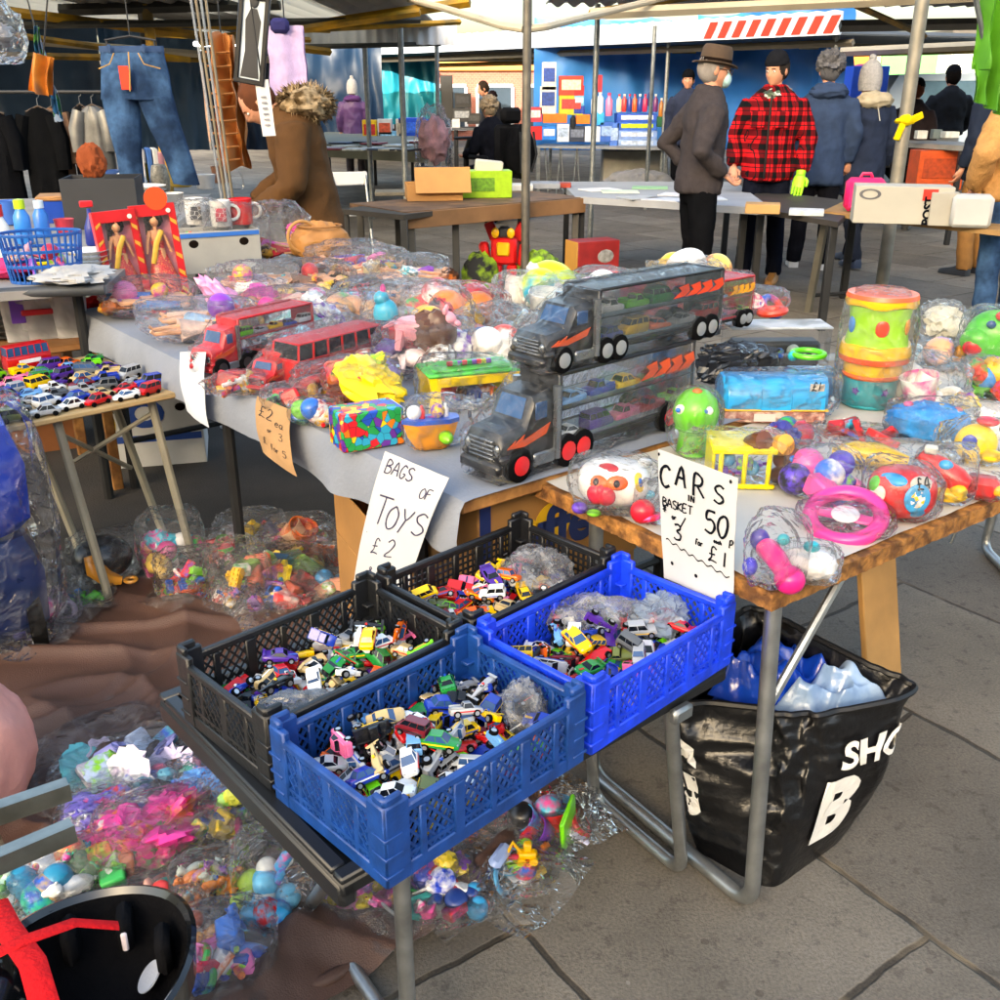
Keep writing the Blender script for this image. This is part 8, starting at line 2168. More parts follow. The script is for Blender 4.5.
# the man in the hat
person('man in a dark felt hat, glasses and face mask, charcoal wool jacket, hand in pocket', xpos(701, 7.05), R(98), 1.74, .04, '3c3638', jm=pm('3d383a', .95, var=.15, sc=30, bump=.4, bsc=200, spec=.15), trousers='101114', hem=.86, bulk=.9,
       arms=[((-.27, .1, 1.14), (-.17, -.11, 1.0)), ((.33, .16, 1.16), (.2, -.04, .97))], hat='fedora', hatc='4a3a2c', hairc='8a8480', head=(R(-4), R(6)), extras=mask_glasses, shoes='17171a')
def scarf(r, U, HM): 
    b = MB(); crumple(U @ V((0, -.05, 1.455)), (.085, .085, .05), 6, I4, 26, 16, .3, b); b.build('neck_scarf', patch_mat('camouflage_scarf', ['4a5a44', '8a9284', 'c8ccc0', '2f3a30'], 30, .0), r)
    z_ = MB(); z_.tube([U @ V((0, -.155, 1.46)), U @ V((0, -.168, 1.2)), U @ V((0, -.18, .84))], .008, 6); z_.build('zip', plas('121214'), r)
    for s in (-1, 1):
        p = MB(); p.box(U @ V((s*.09, -.165, 1.28)), (.11, .014, .12), b=.005); p.build('chest_pocket', PLAID, r)
PLAID = plaid()
person('man in a red and black plaid jacket and black beanie, wearing a lime green glove', gpos(757, 281), R(-22), 1.76, .02, jm=PLAID, trousers='171a26', hem=.82, bulk=1.35, hat='beanie', hatc='1c1d21', hairc='2a2420',
       arms=[((-.28, .02, 1.14), (-.26, -.1, .92)), ((.29, .02, 1.13), (.27, -.08, .88))], legs=[((-.11, -.04, .5), (-.13, .0, .08)), ((.1, .02, .5), (.12, .06, .08))], gloves=(1, '9ae01a'), extras=scarf, shoes='a8753a', head=(R(-25), R(6)), hood=('8a8a88', (.12, .06, .06)))
person('man in a long slate blue coat seen from behind, curly grey hair', gpos(808, 268), R(172), 1.77, .02, '2f3f5c', trousers='15161c', hem=.72, bulk=1.3, hat='curly', hatc='5a5a5e', hairc='5a5a5e', face=False, hood=('2f3f5c', (.15, .09, .07)),
       legs=[((-.1, .03, .5), (-.12, .08, .08)), ((.11, -.02, .5), (.13, -.04, .08))], shoes='d8d8d8')
def lace(r, U, HM):
    b = MB(); b.tube([U @ V((.03, .16, 1.46)), U @ V((.0, .19, 1.3))], .004, 5); b.build('hood_cord', plas('c8c4b8'), r)
person('woman in a white knitted hat and navy coat with cream hood lining, seen from behind', gpos(849, 265), R(196), 1.68, .03, '222c42', trousers='141a28', hem=.66, bulk=1.8, hat='bobble', hatc='9b9b9d', hairc='4a3626', face=False, hood=('a89e88', (.17, .1, .08)), extras=lace,
       arms=[((-.27, .03, 1.13), (-.27, -.08, .9)), ((.31, .02, 1.13), (.36, -.12, .9))], legs=[((-.1, -.1, .5), (-.12, -.2, .09)), ((.1, .06, .48), (.12, .26, .1))], shoes='22304a')
person('man in a black jacket, beanie and white apron, seen from behind near the van', xpos(943, 13.2), R(178), 1.76, .04, '22252b', trousers='c8c8c6', hem=.98, bulk=1.2, hat='beanie', hatc='1a1b1e', hairc='1c1816', face=False, arms=[((-.3, -.06, 1.14), (-.2, -.26, 1.0)), ((.3, -.06, 1.14), (.2, -.26, 1.0))])
person('person with auburn hair and a black cap, half hidden behind the galvanised post', xpos(908, 12), R(150), 1.6, .0, '2a2226', trousers='1c1c20', hat='beanie', hatc='141416', hairc='5a2f1e', bulk=1.)
person('person in a navy quilted jacket and tan trousers, cut by the right edge', xpos(988, 8.9), R(215), 1.74, .0, '1b2436', trousers='8a6236', hem=.8, bulk=1.3, hat='beanie', hatc='1c1d21', face=False, shoes='20242c')
person('person in a tan fleece and blue jeans standing at the right edge', xpos(1024, 6.5), R(200), 1.76, .0, 'b98a55', jm=pm('b98a55', .95, var=.12, sc=30, bump=.7, bsc=90, spec=.1), tm=DEN, hem=.86, bulk=1.6, face=False, hairc='4a3424', arms=[((-.33, .05, 1.14), (-.24, -.1, .93)), ((.33, .05, 1.14), (.24, -.1, .93))])
person('man with a dark hood standing behind the crates against the blue tarpaulin', xpos(684, 15.2), R(-15), 1.74, .02, '2a3146', trousers='16171a', hat='beanie', hatc='101114', hairc='141414', bulk=1.3)
person('woman in a purple coat and white hat, seen from behind at the book table', gpos(357, 184), R(188), 1.62, .02, '4f2f5c', jm=pm('553363', .5, var=.15, sc=12, bump=.2, bsc=30), trousers='4a4448', hem=.76, bulk=1.25, hat='bobble', hatc='a9a7a5', hairc='9a9896', face=False, shoes='5a2a34',
       hood=('553363', (.15, .08, .06)))
person('person in black bending forward over the far counter', xpos(500, 18.6), R(-80), 1.7, R(24), '202228', trousers='15161a', bulk=1.2, hairc='2a2018', arms=[((-.24, -.16, 1.15), (-.2, -.36, 1.0)), ((.24, -.16, 1.15), (.2, -.36, 1.0))], hood=('1c1518', (.13, .08, .07)))
# fur-hooded parka
def fur(r, U, HM):
    rg = random.Random(3)
    b = MB(); c = U @ V((0, .10, 1.49))
    crumple(c, (.2, .16, .10), 5, I4, 34, 20, .3, b)
    for i in range(900):
        d = V((rg.gauss(0, 1), rg.gauss(0, 1), rg.gauss(0, 1))).normalized()
        p = c+V((d.x*.19, d.y*.16, d.z*.10)); t = (d+V((rg.gauss(0, .4), rg.gauss(0, .4), rg.gauss(0, .4)-.2))).normalized()
        o = t.orthogonal().normalized()*.006; e = p+t*rg.uniform(.03, .06)
        b.add([p-o, p+o, e], [(0, 1, 2)])
    b.build('fur_trim', pm('a89272', .95, var=.3, sc=30, spec=.1, var2='4a3a24', v2sc=14), r)
person('person in a brown parka with a big fur-trimmed hood, leaning over the goods at left', xpos(306, 6.0), R(-78), 1.66, R(9), '5a4226', jm=pm('553a20', .85, var=.12, sc=8, bump=.25, bsc=60, spec=.2), trousers='1c1c20', hem=.66, bulk=1.8, hairc='5a3420', extras=fur,
       arms=[((-.27, -.1, 1.1), (-.2, -.34, .98)), ((.29, -.08, 1.08), (.22, -.34, .96))], head=(0, R(38)), wr=.018, hpos=(0, -.17, 1.54))
# seated person on the mobility scooter
sp_ = gpos(486, 219)
scq = thing('mobility_scooter', 'black mobility scooter with padded seat, headrest and a black backpack behind', 'mobility scooter', sp_, R(-140))
DKP = pm('1c1d20', .6, var=.15, bump=.1)
MB().box((0, 0, .22), (.5, 1.1, .12), b=.05).build('deck', DKP, scq)
for x, y in ((-.26, .4), (.26, .4), (-.24, -.48), (.24, -.48)): MB().lathe([(.1, -.05), (.14, -.04), (.14, .04), (.1, .05)], 18, T(x, y, .14, ry=pi/2)).build('wheel', TYRE, scq)
MB().box((0, .2, .56), (.46, .45, .1), b=.04).build('seat', DKP, scq); MB().box((0, .45, .85), (.46, .1, .55), T(), b=.04).build('backrest', DKP, scq); MB().box((0, .47, 1.22), (.3, .1, .18), b=.04).build('headrest', DKP, scq)
MB().tube([(0, .25, .25), (0, .25, .52)], .06, 10).build('seat_post', DKM, scq)
for s in (-1, 1): MB().box((s*.28, .2, .75), (.06, .36, .05), b=.02).build('armrest', DKP, scq)
MB().tube([(0, -.42, .25), (0, -.38, .8), (0, -.3, .95)], .035, 8).build('tiller', DKM, scq); MB().tube([(-.25, -.3, .95), (.25, -.3, .95)], .018, 8).build('handlebar', DKM, scq)
bpk = thing('backpack', 'black backpack hung on the back of the mobility scooter', 'backpack', (sp_[0], sp_[1], 0), R(-140))
crumple((0, .64, .82), (.2, .13, .28), 4, amp=.2).build('bag_body', cloth('17181b'), bpk)
for s in (-1, 1): MB().tube([(s*.1, .76, 1.05), (s*.12, .8, .8), (s*.08, .76, .6)], .018, 6, flat=.4).build('strap', cloth('3a3c40'), bpk)
o_ = crumple((sp_[0]-.62, sp_[1]-.25, .95), (.17, .16, .24), 3, amp=.4).build('plush_toy', pm('d8a0a8', .8, var=.3, sc=9, bump=.4, bsc=40), None); tag(o_, 'bundle of pink soft toys in clear plastic beside the mobility scooter', 'soft toys')
bb = bag_mesh(.42, .4, 1.0, 4, 0, .25); o_ = bb.build('plastic_cover', FILM_BIG, o_); 
o_.location = (sp_[0]-.62, sp_[1]-.25, .3)
tb_ = MB().lathe([(.2, 0), (.2, .02), (.03, .04), (.03, .6), (.2, .62), (.2, .64)], 16); o_ = tb_.build('display_stand', DKM); o_.location = (sp_[0]-.62, sp_[1]-.25, 0); tag(o_, 'dark round stand under the bundle of pink soft toys', 'stand')
person('grey-haired person in a dark coat sitting on the mobility scooter, seen from behind', (sp_[0]+.10, sp_[1]+.12, -.28), R(-140), 1.68, .1, '1a1c24', trousers='1c2230', hem=.82, bulk=1.3, hat='curly', hatc='9a8a74', hairc='9a8a74', face=False,
       legs=[((-.13, -.44, .86), (-.13, -.46, .42)), ((.13, -.44, .86), (.13, -.46, .42))], arms=[((-.27, -.06, 1.14), (-.2, -.33, 1.1)), ((.27, -.06, 1.14), (.2, -.33, 1.1))], sit=True)
# ================================================================== THE STALLS BEHIND
def slab_table(label, corners, z, topm, th=.035, legm=None, edge=None, legs=True):
    c = [V((p.x, p.y, 0)) for p in corners]
    r = thing('market_table', label, 'table', c[0])
    P = [((p-c[0]).x, (p-c[0]).y) for p in c]
    MB().prism(P, z-th, z).build('tabletop', topm, r)
    m = sum(P[i][0] for i in range(4))/4, sum(P[i][1] for i in range(4))/4
    if legs:
        for x, y in P:
            x, y = x+(m[0]-x)*.08, y+(m[1]-y)*.08
            MB().box((x, y, (z-th)/2), (.05, .05, z-th), b=.004).build('leg', legm or DKM, r)
    if edge:
        a, b = V((*P[0], 0)), V((*P[1], 0)); d = b-a
        MB().box((d.length/2, -.012, z-.06), (d.length-.02, .022, .11), M4.Rotation(math.atan2(d.y, d.x), 4, 'Z'), b=.003).build('front_board', edge, r)
    return r
def deep(a, b, d): 
    f = (b-a).normalized(); n = V((-f.y, f.x, 0)); return [a, b, b+n*d, a+n*d]
ZT = .72
OLDW = pm('77583c', .75, var=.3, sc=9, bump=.2, bsc=30, var2='5a4330', v2sc=6)
a, b = at(405, 212, ZT), at(585, 197, ZT)
slab_table('old wooden trestle table with a broad plank front, behind the round post', deep(a, b, .75), ZT, OLDW, edge=pm('86613e', .75, var=.2, sc=6), legm=pm('4d4a44', .6))
a, b = at(340, 208, ZT), at(404, 214, ZT)
slab_table('dark end table beside the brown parka', deep(a, b, .6), ZT-.006, pm('3a342c', .7, var=.2), legm=pm('3a3834', .6))
def Z_(px, py, z=ZT): return at(px, py, z)
def box_at(name, label, cat, px, py, w, h, z, m, dfr=.7, rz=0., bev=.004, parts=None, part='box_body'):
    c, W, D, H, r0 = px_frame(px, py, w, h, z+.002, dfr)
    r = thing(name, label, cat, c, r0+rz)
    MB().box((0, 0, H/2), (W, D, H), b=bev).build(part, m, r)
    if parts: parts(r, W, D, H)
    return r
q = Z_(432, 202)
r = carton('cardboard_box', 'open cardboard box with its lid flap down, on the old wooden table', (q.x, q.y+.2, ZT+.002), (.42, .3, .12), .15, pm('b07f48', .8, var=.1), holes=False)
MB().box((.06, -.2, .07), (.42, .008, .2), T(rx=-.45, rz=.0), b=.002).build('flap', pm('bb8a50', .8, var=.08), r)
def gb(r, W, D, H):
    MB().box((0, 0, H+.03), (W*.55, .1, .09), T(ry=.1), b=.01).build('paper', PAPERW, r)
    MB().box((-.1*W, -D/2-.002, H*.5), (W*.5, .003, H*.5)).build('print', pm('5f8f1f', .6, var=.4, sc=40), r)
box_at('storage_box', 'lime green printed box with white paper sticking up, on the old wooden table', 'box', 486, 198, 50, 28, ZT, pm('9ac41e', .5, var=.15, sc=20), .5, .1, parts=gb)
for px, py, w, h, c1, lb in ((520, 191, 26, 8, 'c8c8c4', 'flat pale box beside the round post'), (545, 189, 30, 8, '8a8f98', 'grey boxes of small goods right of the round post'), (562, 188, 18, 6, '9a3a2a', 'small rust red box at the end of the old wooden table'), (392, 196, 34, 7, '6a6456', 'folded grey-brown cloth left of the open cardboard box')):
    box_at('small_box', lb, 'box', px, py, w, h, ZT, pm(c1, .7, var=.2), 1.)
# grey-white sheet table with papers
a, b = at(590, 205, ZT), at(770, 206, ZT)
q4 = [at(575, 197, ZT), at(772, 209, ZT), at(735, 182, ZT), at(560, 182, ZT)]
slab_table('display table under a whitish sheet with papers and pamphlets, left of the hat man', q4, ZT+.004, pm('9a9ea4', .8, var=.15, sc=3, bump=.2, bsc=10), .05)
rg = random.Random(9)
for i, (px, py, c1) in enumerate(((620, 192, 'c8d8c0'), (650, 188, '8ab88a'), (680, 195, 'd8d8dc'), (600, 190, 'e0e0e0'), (665, 200, 'c8ccd4'), (705, 199, 'd4d8da'), (640, 198, 'a8acb0'), (700, 189, 'd0d4d8'))):
    q = at(px, py, ZT+.006); o_ = MB().box((0, 0, .004), (.3, .22, .008), T(rz=rg.uniform(-.6, .6)), b=.001).build('pamphlet', pm(c1, .6, var=.15, sc=12)); o_.location = (q.x, q.y, ZT+.0055)
    tag(o_, ['pale green pamphlet near the front of the sheet table', 'mid green pamphlet lying far back on the sheet table', 'white pamphlet in the middle of the sheet table', 'white sheet at the left end of the sheet table', 'grey-white pamphlet at the front edge of the sheet table', 'pale pamphlet next to the hat man', 'grey pamphlet at the front left of the sheet table', 'pale blue-grey sheet at the back right of the sheet table'][i], 'pamphlet')
bk = MB()
for px in (682, 640): 
    q = at(px, 207, ZT-.03)
# dark table between the two men, and the right-hand box table
q4 = [at(740, 205, ZT), at(838, 222, ZT), at(860, 202, ZT), at(760, 190, ZT)]
slab_table('dark-topped folding table in front of the plaid jacket', q4, ZT, pm('37332f', .6, var=.2), legm=DKM)
box_at('cardboard_box', 'small open cardboard box in front of the plaid jacket', 'box', 762, 214, 34, 12, ZT, pm('b8905c', .8, var=.1), .8)
box_at('book', 'white booklet lying on the dark-topped table', 'book', 806, 216, 34, 8, ZT, pm('c8ccd0', .6, var=.2, sc=20), .8)
q4 = [at(822, 213, ZT), at(1010, 234, ZT), at(1030, 214, ZT), at(850, 200, ZT)]
bt_ = slab_table('light wooden-topped table with white cartons, steel leg at its left end', q4, ZT+.012, pm('9a7748', .7, var=.2, sc=8), .03, legs=False)
c0 = bt_.location
lx = at(808, 312, 0)-c0; tx = at(826, 218, ZT-.02)-c0
MB().tube([tx, lx], .03, 4).build('leg', pm('7a776c', .5, .5), bt_, smooth=False)
MB().tube([lx+V((0, 0, .12)), lx+V((.35, .1, .12))], .015, 6).build('foot_rail', DKM, bt_)
for p in (at(885, 282, 0), at(1012, 300, 0)): MB().tube([p-c0, V((p.x-c0.x-.05, p.y-c0.y, ZT-.02))], .02, 4).build('leg', pm('3a3936', .6), bt_, smooth=False)
def post(r, W, D, H):
    MB().box((.26*W, -D/2-.002, .79*H), (.15*W, .003, .3*H)).build('red_label', pm('d8281c', .5, var=0), r)
    put_text('POST', .07, T(.26*W, -D/2-.006, .37*H, rx=pi/2) @ M4.Rotation(pi/2, 4, 'Z'), INK, r, bold=.003)
    MB().torus((0, 0, 0), .045, .008, 20, 6, T(-.35*W, -D/2-.002, .78*H, rx=pi/2, s=(1.2, .6, .1))).build('oval_print', pm('5a5a5e', .6), r)
WB_ = pm('aeaa9e', .75, var=.06, sc=5)
box_at('post_box_carton', 'long cream carton with a red POST label, on the light wooden table', 'box', 898, 224, 92, 40, ZT+.014, WB_, .4, .12, parts=post)
box_at('cardboard_box', 'plain cream carton end right of the POST carton', 'box', 940, 226, 26, 34, ZT+.014, pm('a8a396', .75, var=.06), .8, .12)
def radio(r, W, D, H):
    for i in range(4): MB().lathe([(.012, 0), (.012, .01)], 10, T(-.2*W+.14*W*i, -D/2, .6*H, rx=pi/2)).build('knob', DKP, r)
    MB().box((0, -D/2, .3*H), (W*.8, .006, H*.25), b=.002).build('grille', DKM, r)
box_at('radio', 'small silver radio between the white cartons', 'radio', 936, 222, 24, 26, ZT+.014, metal('b0b0ac', .4), .5, .1, .006, radio, 'case')
box_at('polystyrene_tray', 'white polystyrene packing block at the right end of the light wooden table', 'packing', 968, 228, 38, 34, ZT+.014, pm('b8b8b5', .85, var=.04), .7, .1, .02)
def pk(r, W, D, H): MB().box((0, -D/2-.003, H*.5), (W*.8, .006, H*.8), b=.008).build('panel', plas('e0206a'), r); MB().tube([(-.15*W, 0, H), (-.1*W, 0, H*1.12), (.1*W, 0, H*1.12), (.15*W, 0, H)], .012, 6).build('handle', plas('c81a5a'), r)
box_at('suitcase', 'hot pink child suitcase standing on the light wooden table beside the POST carton', 'suitcase', 862, 212, 38, 34, ZT+.014, plas('d81a64'), .5, .1, .03, pk, 'shell')
# folding chair beside the handbag
fcx = at(356, 262, 0); fch = thing('folding_chair', 'grey folding chair with white back beside the dark end table', 'chair', (fcx.x, fcx.y, 0), .3)
for x in (-.15, .15): MB().tube([(x, -.15, 0), (x, .15, .8)], .013, 8).build('leg', GALV, fch); MB().tube([(x, .15, 0), (x, -.12, .45)], .013, 8).build('leg', GALV, fch)
MB().box((0, 0, .45), (.36, .34, .03), b=.01).build('seat', WHITEP, fch); MB().box((0, .14, .74), (.34, .03, .12), b=.01).build('backrest', WHITEP, fch)
# goods on the paving behind the middle table
p_ = at(505, 300, 0)
rb = thing('toy_robot', 'red and yellow transforming robot toy standing by the round post', 'toy robot', (p_.x, p_.y+.1, 0), -.2)
RDP, YLP, GYP = plas('d01a1c'), plas('f0b41a'), plas('2c2e34')
MB().box((0, 0, .36), (.2, .14, .2), b=.02).build('chest', RDP, rb); MB().box((0, -.02, .5), (.09, .09, .09), b=.02).build('head', GYP, rb); MB().box((0, -.075, .38), (.1, .03, .1), b=.01).build('chest_panel', YLP, rb)
for s in (-1, 1):
    MB().box((s*.06, 0, .13), (.08, .11, .26), b=.015).build('leg', RDP, rb); MB().box((s*.06, -.03, .02), (.09, .17, .04), b=.01).build('foot', GYP, rb)
    MB().box((0, 0, 0), (.07, .09, .18), T(s*.15, -.03, .34, ry=s*.15), b=.02).build('arm', RDP, rb); MB().box((0, 0, 0), (.08, .05, .14), T(s*.11, .04, .5, ry=s*.4), b=.01).build('shoulder_wing', RDP, rb)
    MB().lathe([(.05, -.02), (.05, .02)], 14, T(s*.17, .02, .2, ry=pi/2)).build('wheel', TYRE, rb); MB().ell((s*.06, -.08, .5), (.03, .015, .04), 8, 6).build('flame_print', YLP, rb)
def lump(name, label, cat, px, py, w, h, col, m=None, amp=.3, dfr=.7):
    c, W, D, H, r0 = px_frame(px, py, w, h, 0, dfr)
    o = crumple((c.x, c.y, H*.46), (W*.5, D*.5, H*.5), int(px), amp=amp).build(name, m or cloth(col), None)
    for v in o.data.vertices: v.co.z = max(v.co.z, .002)
    return tag(o, label, cat)
lump('rucksack', 'lime green and black rucksack left of the robot toy', 'rucksack', 480, 303, 34, 52, 'a8d020', pm('a4cc1e', .8, var=.15, sc=10, var2='1c1d1f', v2sc=7))
lump('child_car_seat', 'lime and black child seat behind the round post', 'child seat', 538, 301, 44, 52, '9ac82a', pm('9ac82a', .7, var=.2, sc=10, var2='22242a', v2sc=8))
lump('black_bag', 'black holdall on the paving below the cardboard and red box', 'bag', 590, 305, 84, 44, '141518')
lump('black_bag', 'smaller black bag beside the child seat', 'bag', 556, 304, 40, 30, '1a1b1e')
lump('grey_bag', 'grey satchel in front of the black holdall', 'bag', 560, 309, 60, 16, '6a6c70')
lump('red_bag', 'red cloth showing between the black bags', 'cloth', 586, 311, 30, 18, 'c01a22')
c, W, D, H, r0 = px_frame(592, 272, 52, 34, .28, .5)
r = thing('toy_box', 'tan cardboard box with a red printed side, standing on the black holdall', 'box', c, r0+.5)
MB().box((0, 0, H/2), (W*.9, D, H), b=.004).build('box_body', pm('8a1c1c', .5, var=.25, sc=10), r); MB().box((-W*.46, 0, H/2), (.008, D*.99, H*.99), b=.002).build('plain_side', pm('b8863a', .7, var=.08), r)
MB().ell((.15*W, -D/2, .5*H), (.18*W, .004, .22*H), 14, 6).build('printed_picture', pm('8a8a88', .5, var=.4, sc=30), r)
# book table in front of the purple coat
q4 = [at(318, 152, ZT), at(428, 158, ZT), at(415, 140, ZT), at(325, 138, ZT)]
slab_table('far table draped in grey-green cloth and covered with magazines', q4, ZT+.1, pm('77786a', .8, var=.15, sc=4), .16)
for i in range(14):
    t = i/13; px = 326+95*t+rg.uniform(-4, 4); py = 142+11*rg.random()
    q = at(px, py, ZT+.1); o_ = MB().box((0, 0, .01), (.26, .34, .02), T(rz=rg.uniform(-.5, .5)), b=.003).build('magazine', pm(['d8d8d8', '8a2a3a', '3a4a6a', 'c8c0b0', 'e0e4e8', '2a2c34'][i % 6], .5, var=.3, sc=20)); o_.location = (q.x, q.y, ZT+.1005+.0015*i)
    tag(o_, 'magazine in the spread on the far grey-draped table, %s in the row from the left' % ('first second third fourth fifth sixth seventh eighth ninth tenth eleventh twelfth thirteenth last'.split()[i]), 'magazine', 'magazines on the far draped table')
# boxed goods stall
yb = 16.2
sa, sb_ = aty(533, 146, yb), aty(672, 146, yb-.6)
zt = sa.z
sa.z = sb_.z = 0
gt_ = slab_table('goods table in front of the bright blue tarpaulin, thin steel legs', deep(sa, sb_, .8), zt, pm('8a8f94', .6), .03, GALV2)
for i in range(6):
    p = sa.lerp(sb_, .12+.06*i)+V((0, .1, 0))-gt_.location
    MB().tube([p, p+V((.06*(1 if i % 2 else -1), 0, zt-.035))], .012, 6).build('trestle_leg', GALV2, gt_)
def goods(label, name, px, py, w, h, z, col, cat='box', shape='box', dfr=.6, trim=None):
    y = yb+.1
    p = aty(px, py, y); m_ = mpp(p); W, H = w*m_, h*m_*.98
    r = thing(name, label, cat, (p.x, y+W*dfr/2, p.z), 0)
    if shape == 'box': MB().box((0, 0, H/2), (W, W*dfr, H), b=.004).build('box_body', col if not isinstance(col, str) else pm(col, .45, var=.18, sc=14), r)
    else: MB().lathe([(W*.42, 0), (W*.5, .02), (W*.5, H*.68), (W*.2, H*.82), (W*.2, H*.9)], 14).build('bottle_body', plas(col), r); MB().lathe([(W*.24, H*.88), (W*.24, H), (.001, H)], 12).build('cap', plas(trim or 'f0f0f0'), r)
    if shape == 'box' and trim: MB().box((0, -W*dfr/2-.004, H*.55), (W*.8, .006, H*.5), b=.002).build('printed_panel', pm(trim, .5, var=.35, sc=25), r)
    return r
for a in (("white and blue carton, top of the left stack on the goods table", 'carton', 549, 90, 14, 26, 'd8d4c8', 'box', .7, '2a4a9a'), ("white and blue carton, lower one of the left stack", 'carton', 548, 114, 16, 26, 'd4d0c6', 'box', .7, '28468e'),
          ("red-topped picture box, upper left of the pair of tins", 'carton', 571, 96, 24, 19, 'c83a2a', 'box', .6, 'e8d8b0'), ("yellow-green striped box under the red-topped box", 'carton', 571, 115, 24, 19, 'b8b82a', 'box', .6, 'c83a3a'),
          ("red tin beside the striped boxes", 'tin', 579, 96, 10, 10, 'c81e26', 'box', .9, None), ("pale blue box under the red tin", 'carton', 579, 106, 10, 10, '6ab8e0', 'box', .9, 'e0e8f0'), ("navy blue box at the foot of the red tin's stack", 'carton', 579, 114, 11, 8, '1f3fa0', 'box', .9, None),
          ("orange crate, left of two under the cartons", 'tray', 555, 123, 24, 9, 'e8701a', 'box', .8, None), ("orange crate, right of two under the cartons", 'tray', 583, 124, 14, 9, 'e8741e', 'box', .8, None),
          ("bright red tub at the left front of the goods table", 'tub', 536, 140, 12, 13, 'd01e28', 'box', .9, None), ("bright blue tub beside the red tub", 'tub', 549, 140, 14, 13, '1f7fe0', 'box', .9, 'e0e8f0'), ("white packet stack beside the blue tub", 'carton', 563, 142, 12, 17, 'c8d4e4', 'box', .9, 'a0b4d0'),
          ("dark boxes in front of the orange crate", 'carton', 577, 142, 16, 15, '2a3448', 'box', .9, '6a7488'), ("white and blue box at the middle of the goods table", 'carton', 592, 142, 16, 15, 'c8d8e8', 'box', .9, 'e8eef4'), ("blue patterned box in front of the two thin posts", 'carton', 606, 142, 13, 19, '2f5fb8', 'box', .9, '8aa8d8'),
          ("sky blue box behind the thin post", 'carton', 598, 125, 12, 12, '2aa0e0', 'box', .9, None), ("pink bottle of cleaner", 'bottle', 609, 116, 7, 22, 'e87aa8', 'bottle', .8, 'e83a6a'), ("pale bottle of cleaner beside the pink one", 'bottle', 600, 114, 7, 22, 'c8dce8', 'bottle', .8, 'e8e8e8'), ("white bottle beside the pale cleaner", 'bottle', 594, 114, 6, 20, 'd8e4e8', 'bottle', .8, '3a9ad0'),
          ("tall red box behind the thin post", 'carton', 599, 92, 6, 16, 'c82a3a', 'box', .8, None), ("red and white wrapped bundle at the left end of the goods table", 'bundle', 534, 122, 16, 14, 'd83a4a', 'box', .9, 'e8d0d0'), ("black bottle in front of the tin stack", 'bottle', 573, 130, 6, 16, '26282c', 'bottle', .8, 'b8b8c0')):
    goods(a[0], a[1], a[2], a[3], a[4], a[5], 0, a[6], {'bottle': 'bottle', 'tin': 'tin', 'tub': 'tub', 'tray': 'tray', 'bundle': 'bundle'}.get(a[1], 'box'), a[7], a[8], a[9])
for i in range(8):
    px = 619+5.2*i; c1 = ['e8d8b0', 'c83a3a', '2a3f9a', 'e85a2a', '2a3f9a', 'c82a5a', '1f2f7a', '6a2a6a'][i]
    goods(['cream bottle, first in the row on the blue crates', 'red bottle, second in the row on the blue crates', 'navy bottle with red cap, third on the blue crates', 'orange bottle in the row on the blue crates', 'navy bottle beside the orange bottle', 'magenta bottle in the row on the blue crates', 'dark blue bottle near the end of the row', 'plum bottle last in the row on the blue crates'][i], 'bottle', px, 112-(6 if i == 6 else 0), 5, 17, 0, c1, 'bottle', 'bottle', .9, ['c83a3a', 'e8e8e8', 'd8203a'][i % 3])
for i in range(4):
    goods('blue and white lattice crate, number %s from the top in the stack before the tarpaulin' % ['one', 'two', 'three', 'four'][i], 'stacking_crate', 637, 122+8.5*i, 40, 8, 0, ['1f4fb8', '2a5fc8', '7a9ad8', '8aa8dc'][i], 'crate', 'box', .7, ['e0e8f4', 'c8e02a', 'c8d8f0', 'b8ccec'][i])
goods('tall blue lattice crate left of the crate stack', 'stacking_crate', 614, 148, 9, 24, 0, '4a78d0', 'crate', 'box', .9, '9ab4e0')
for i in range(4): goods('%s bottle in the tilted rack by the hat man' % ['amber', 'white', 'brown', 'cream'][i], 'bottle', 661+5*i, 117, 5, 18, 0, ['a86a2a', 'd8d8d0', '8a4a1f', 'c8b89a'][i], 'bottle', 'bottle', .9, 'e8e8e8')
goods('dark green tray holding the amber and white bottles', 'tray', 669, 127, 26, 10, 0, '1c5a3a', 'tray', 'box', .8, None)
# support under the crate stack
p = aty(637, 149, yb+.1); o_ = MB().box((0, .3, p.z/2-.01), (1.0, .5, p.z-.03), b=.01).build('cloth_covered_table', pm('9a9890', .8, var=.2, sc=5)); o_.location = (p.x, yb+.1, 0); tag(o_, 'small cloth-covered table under the stack of blue lattice crates', 'table')
p = aty(690, 185, 14.6)
o_ = crumple((aty(640, 175, 14.8).x, 14.8, .2), (.5, .3, .24), 4, amp=.3).build('rubbish_sack', pm('8a8680', .4, var=.3, sc=6)); tag(o_, 'grey sacks heaped under the goods table beside the hat man', 'sacks')
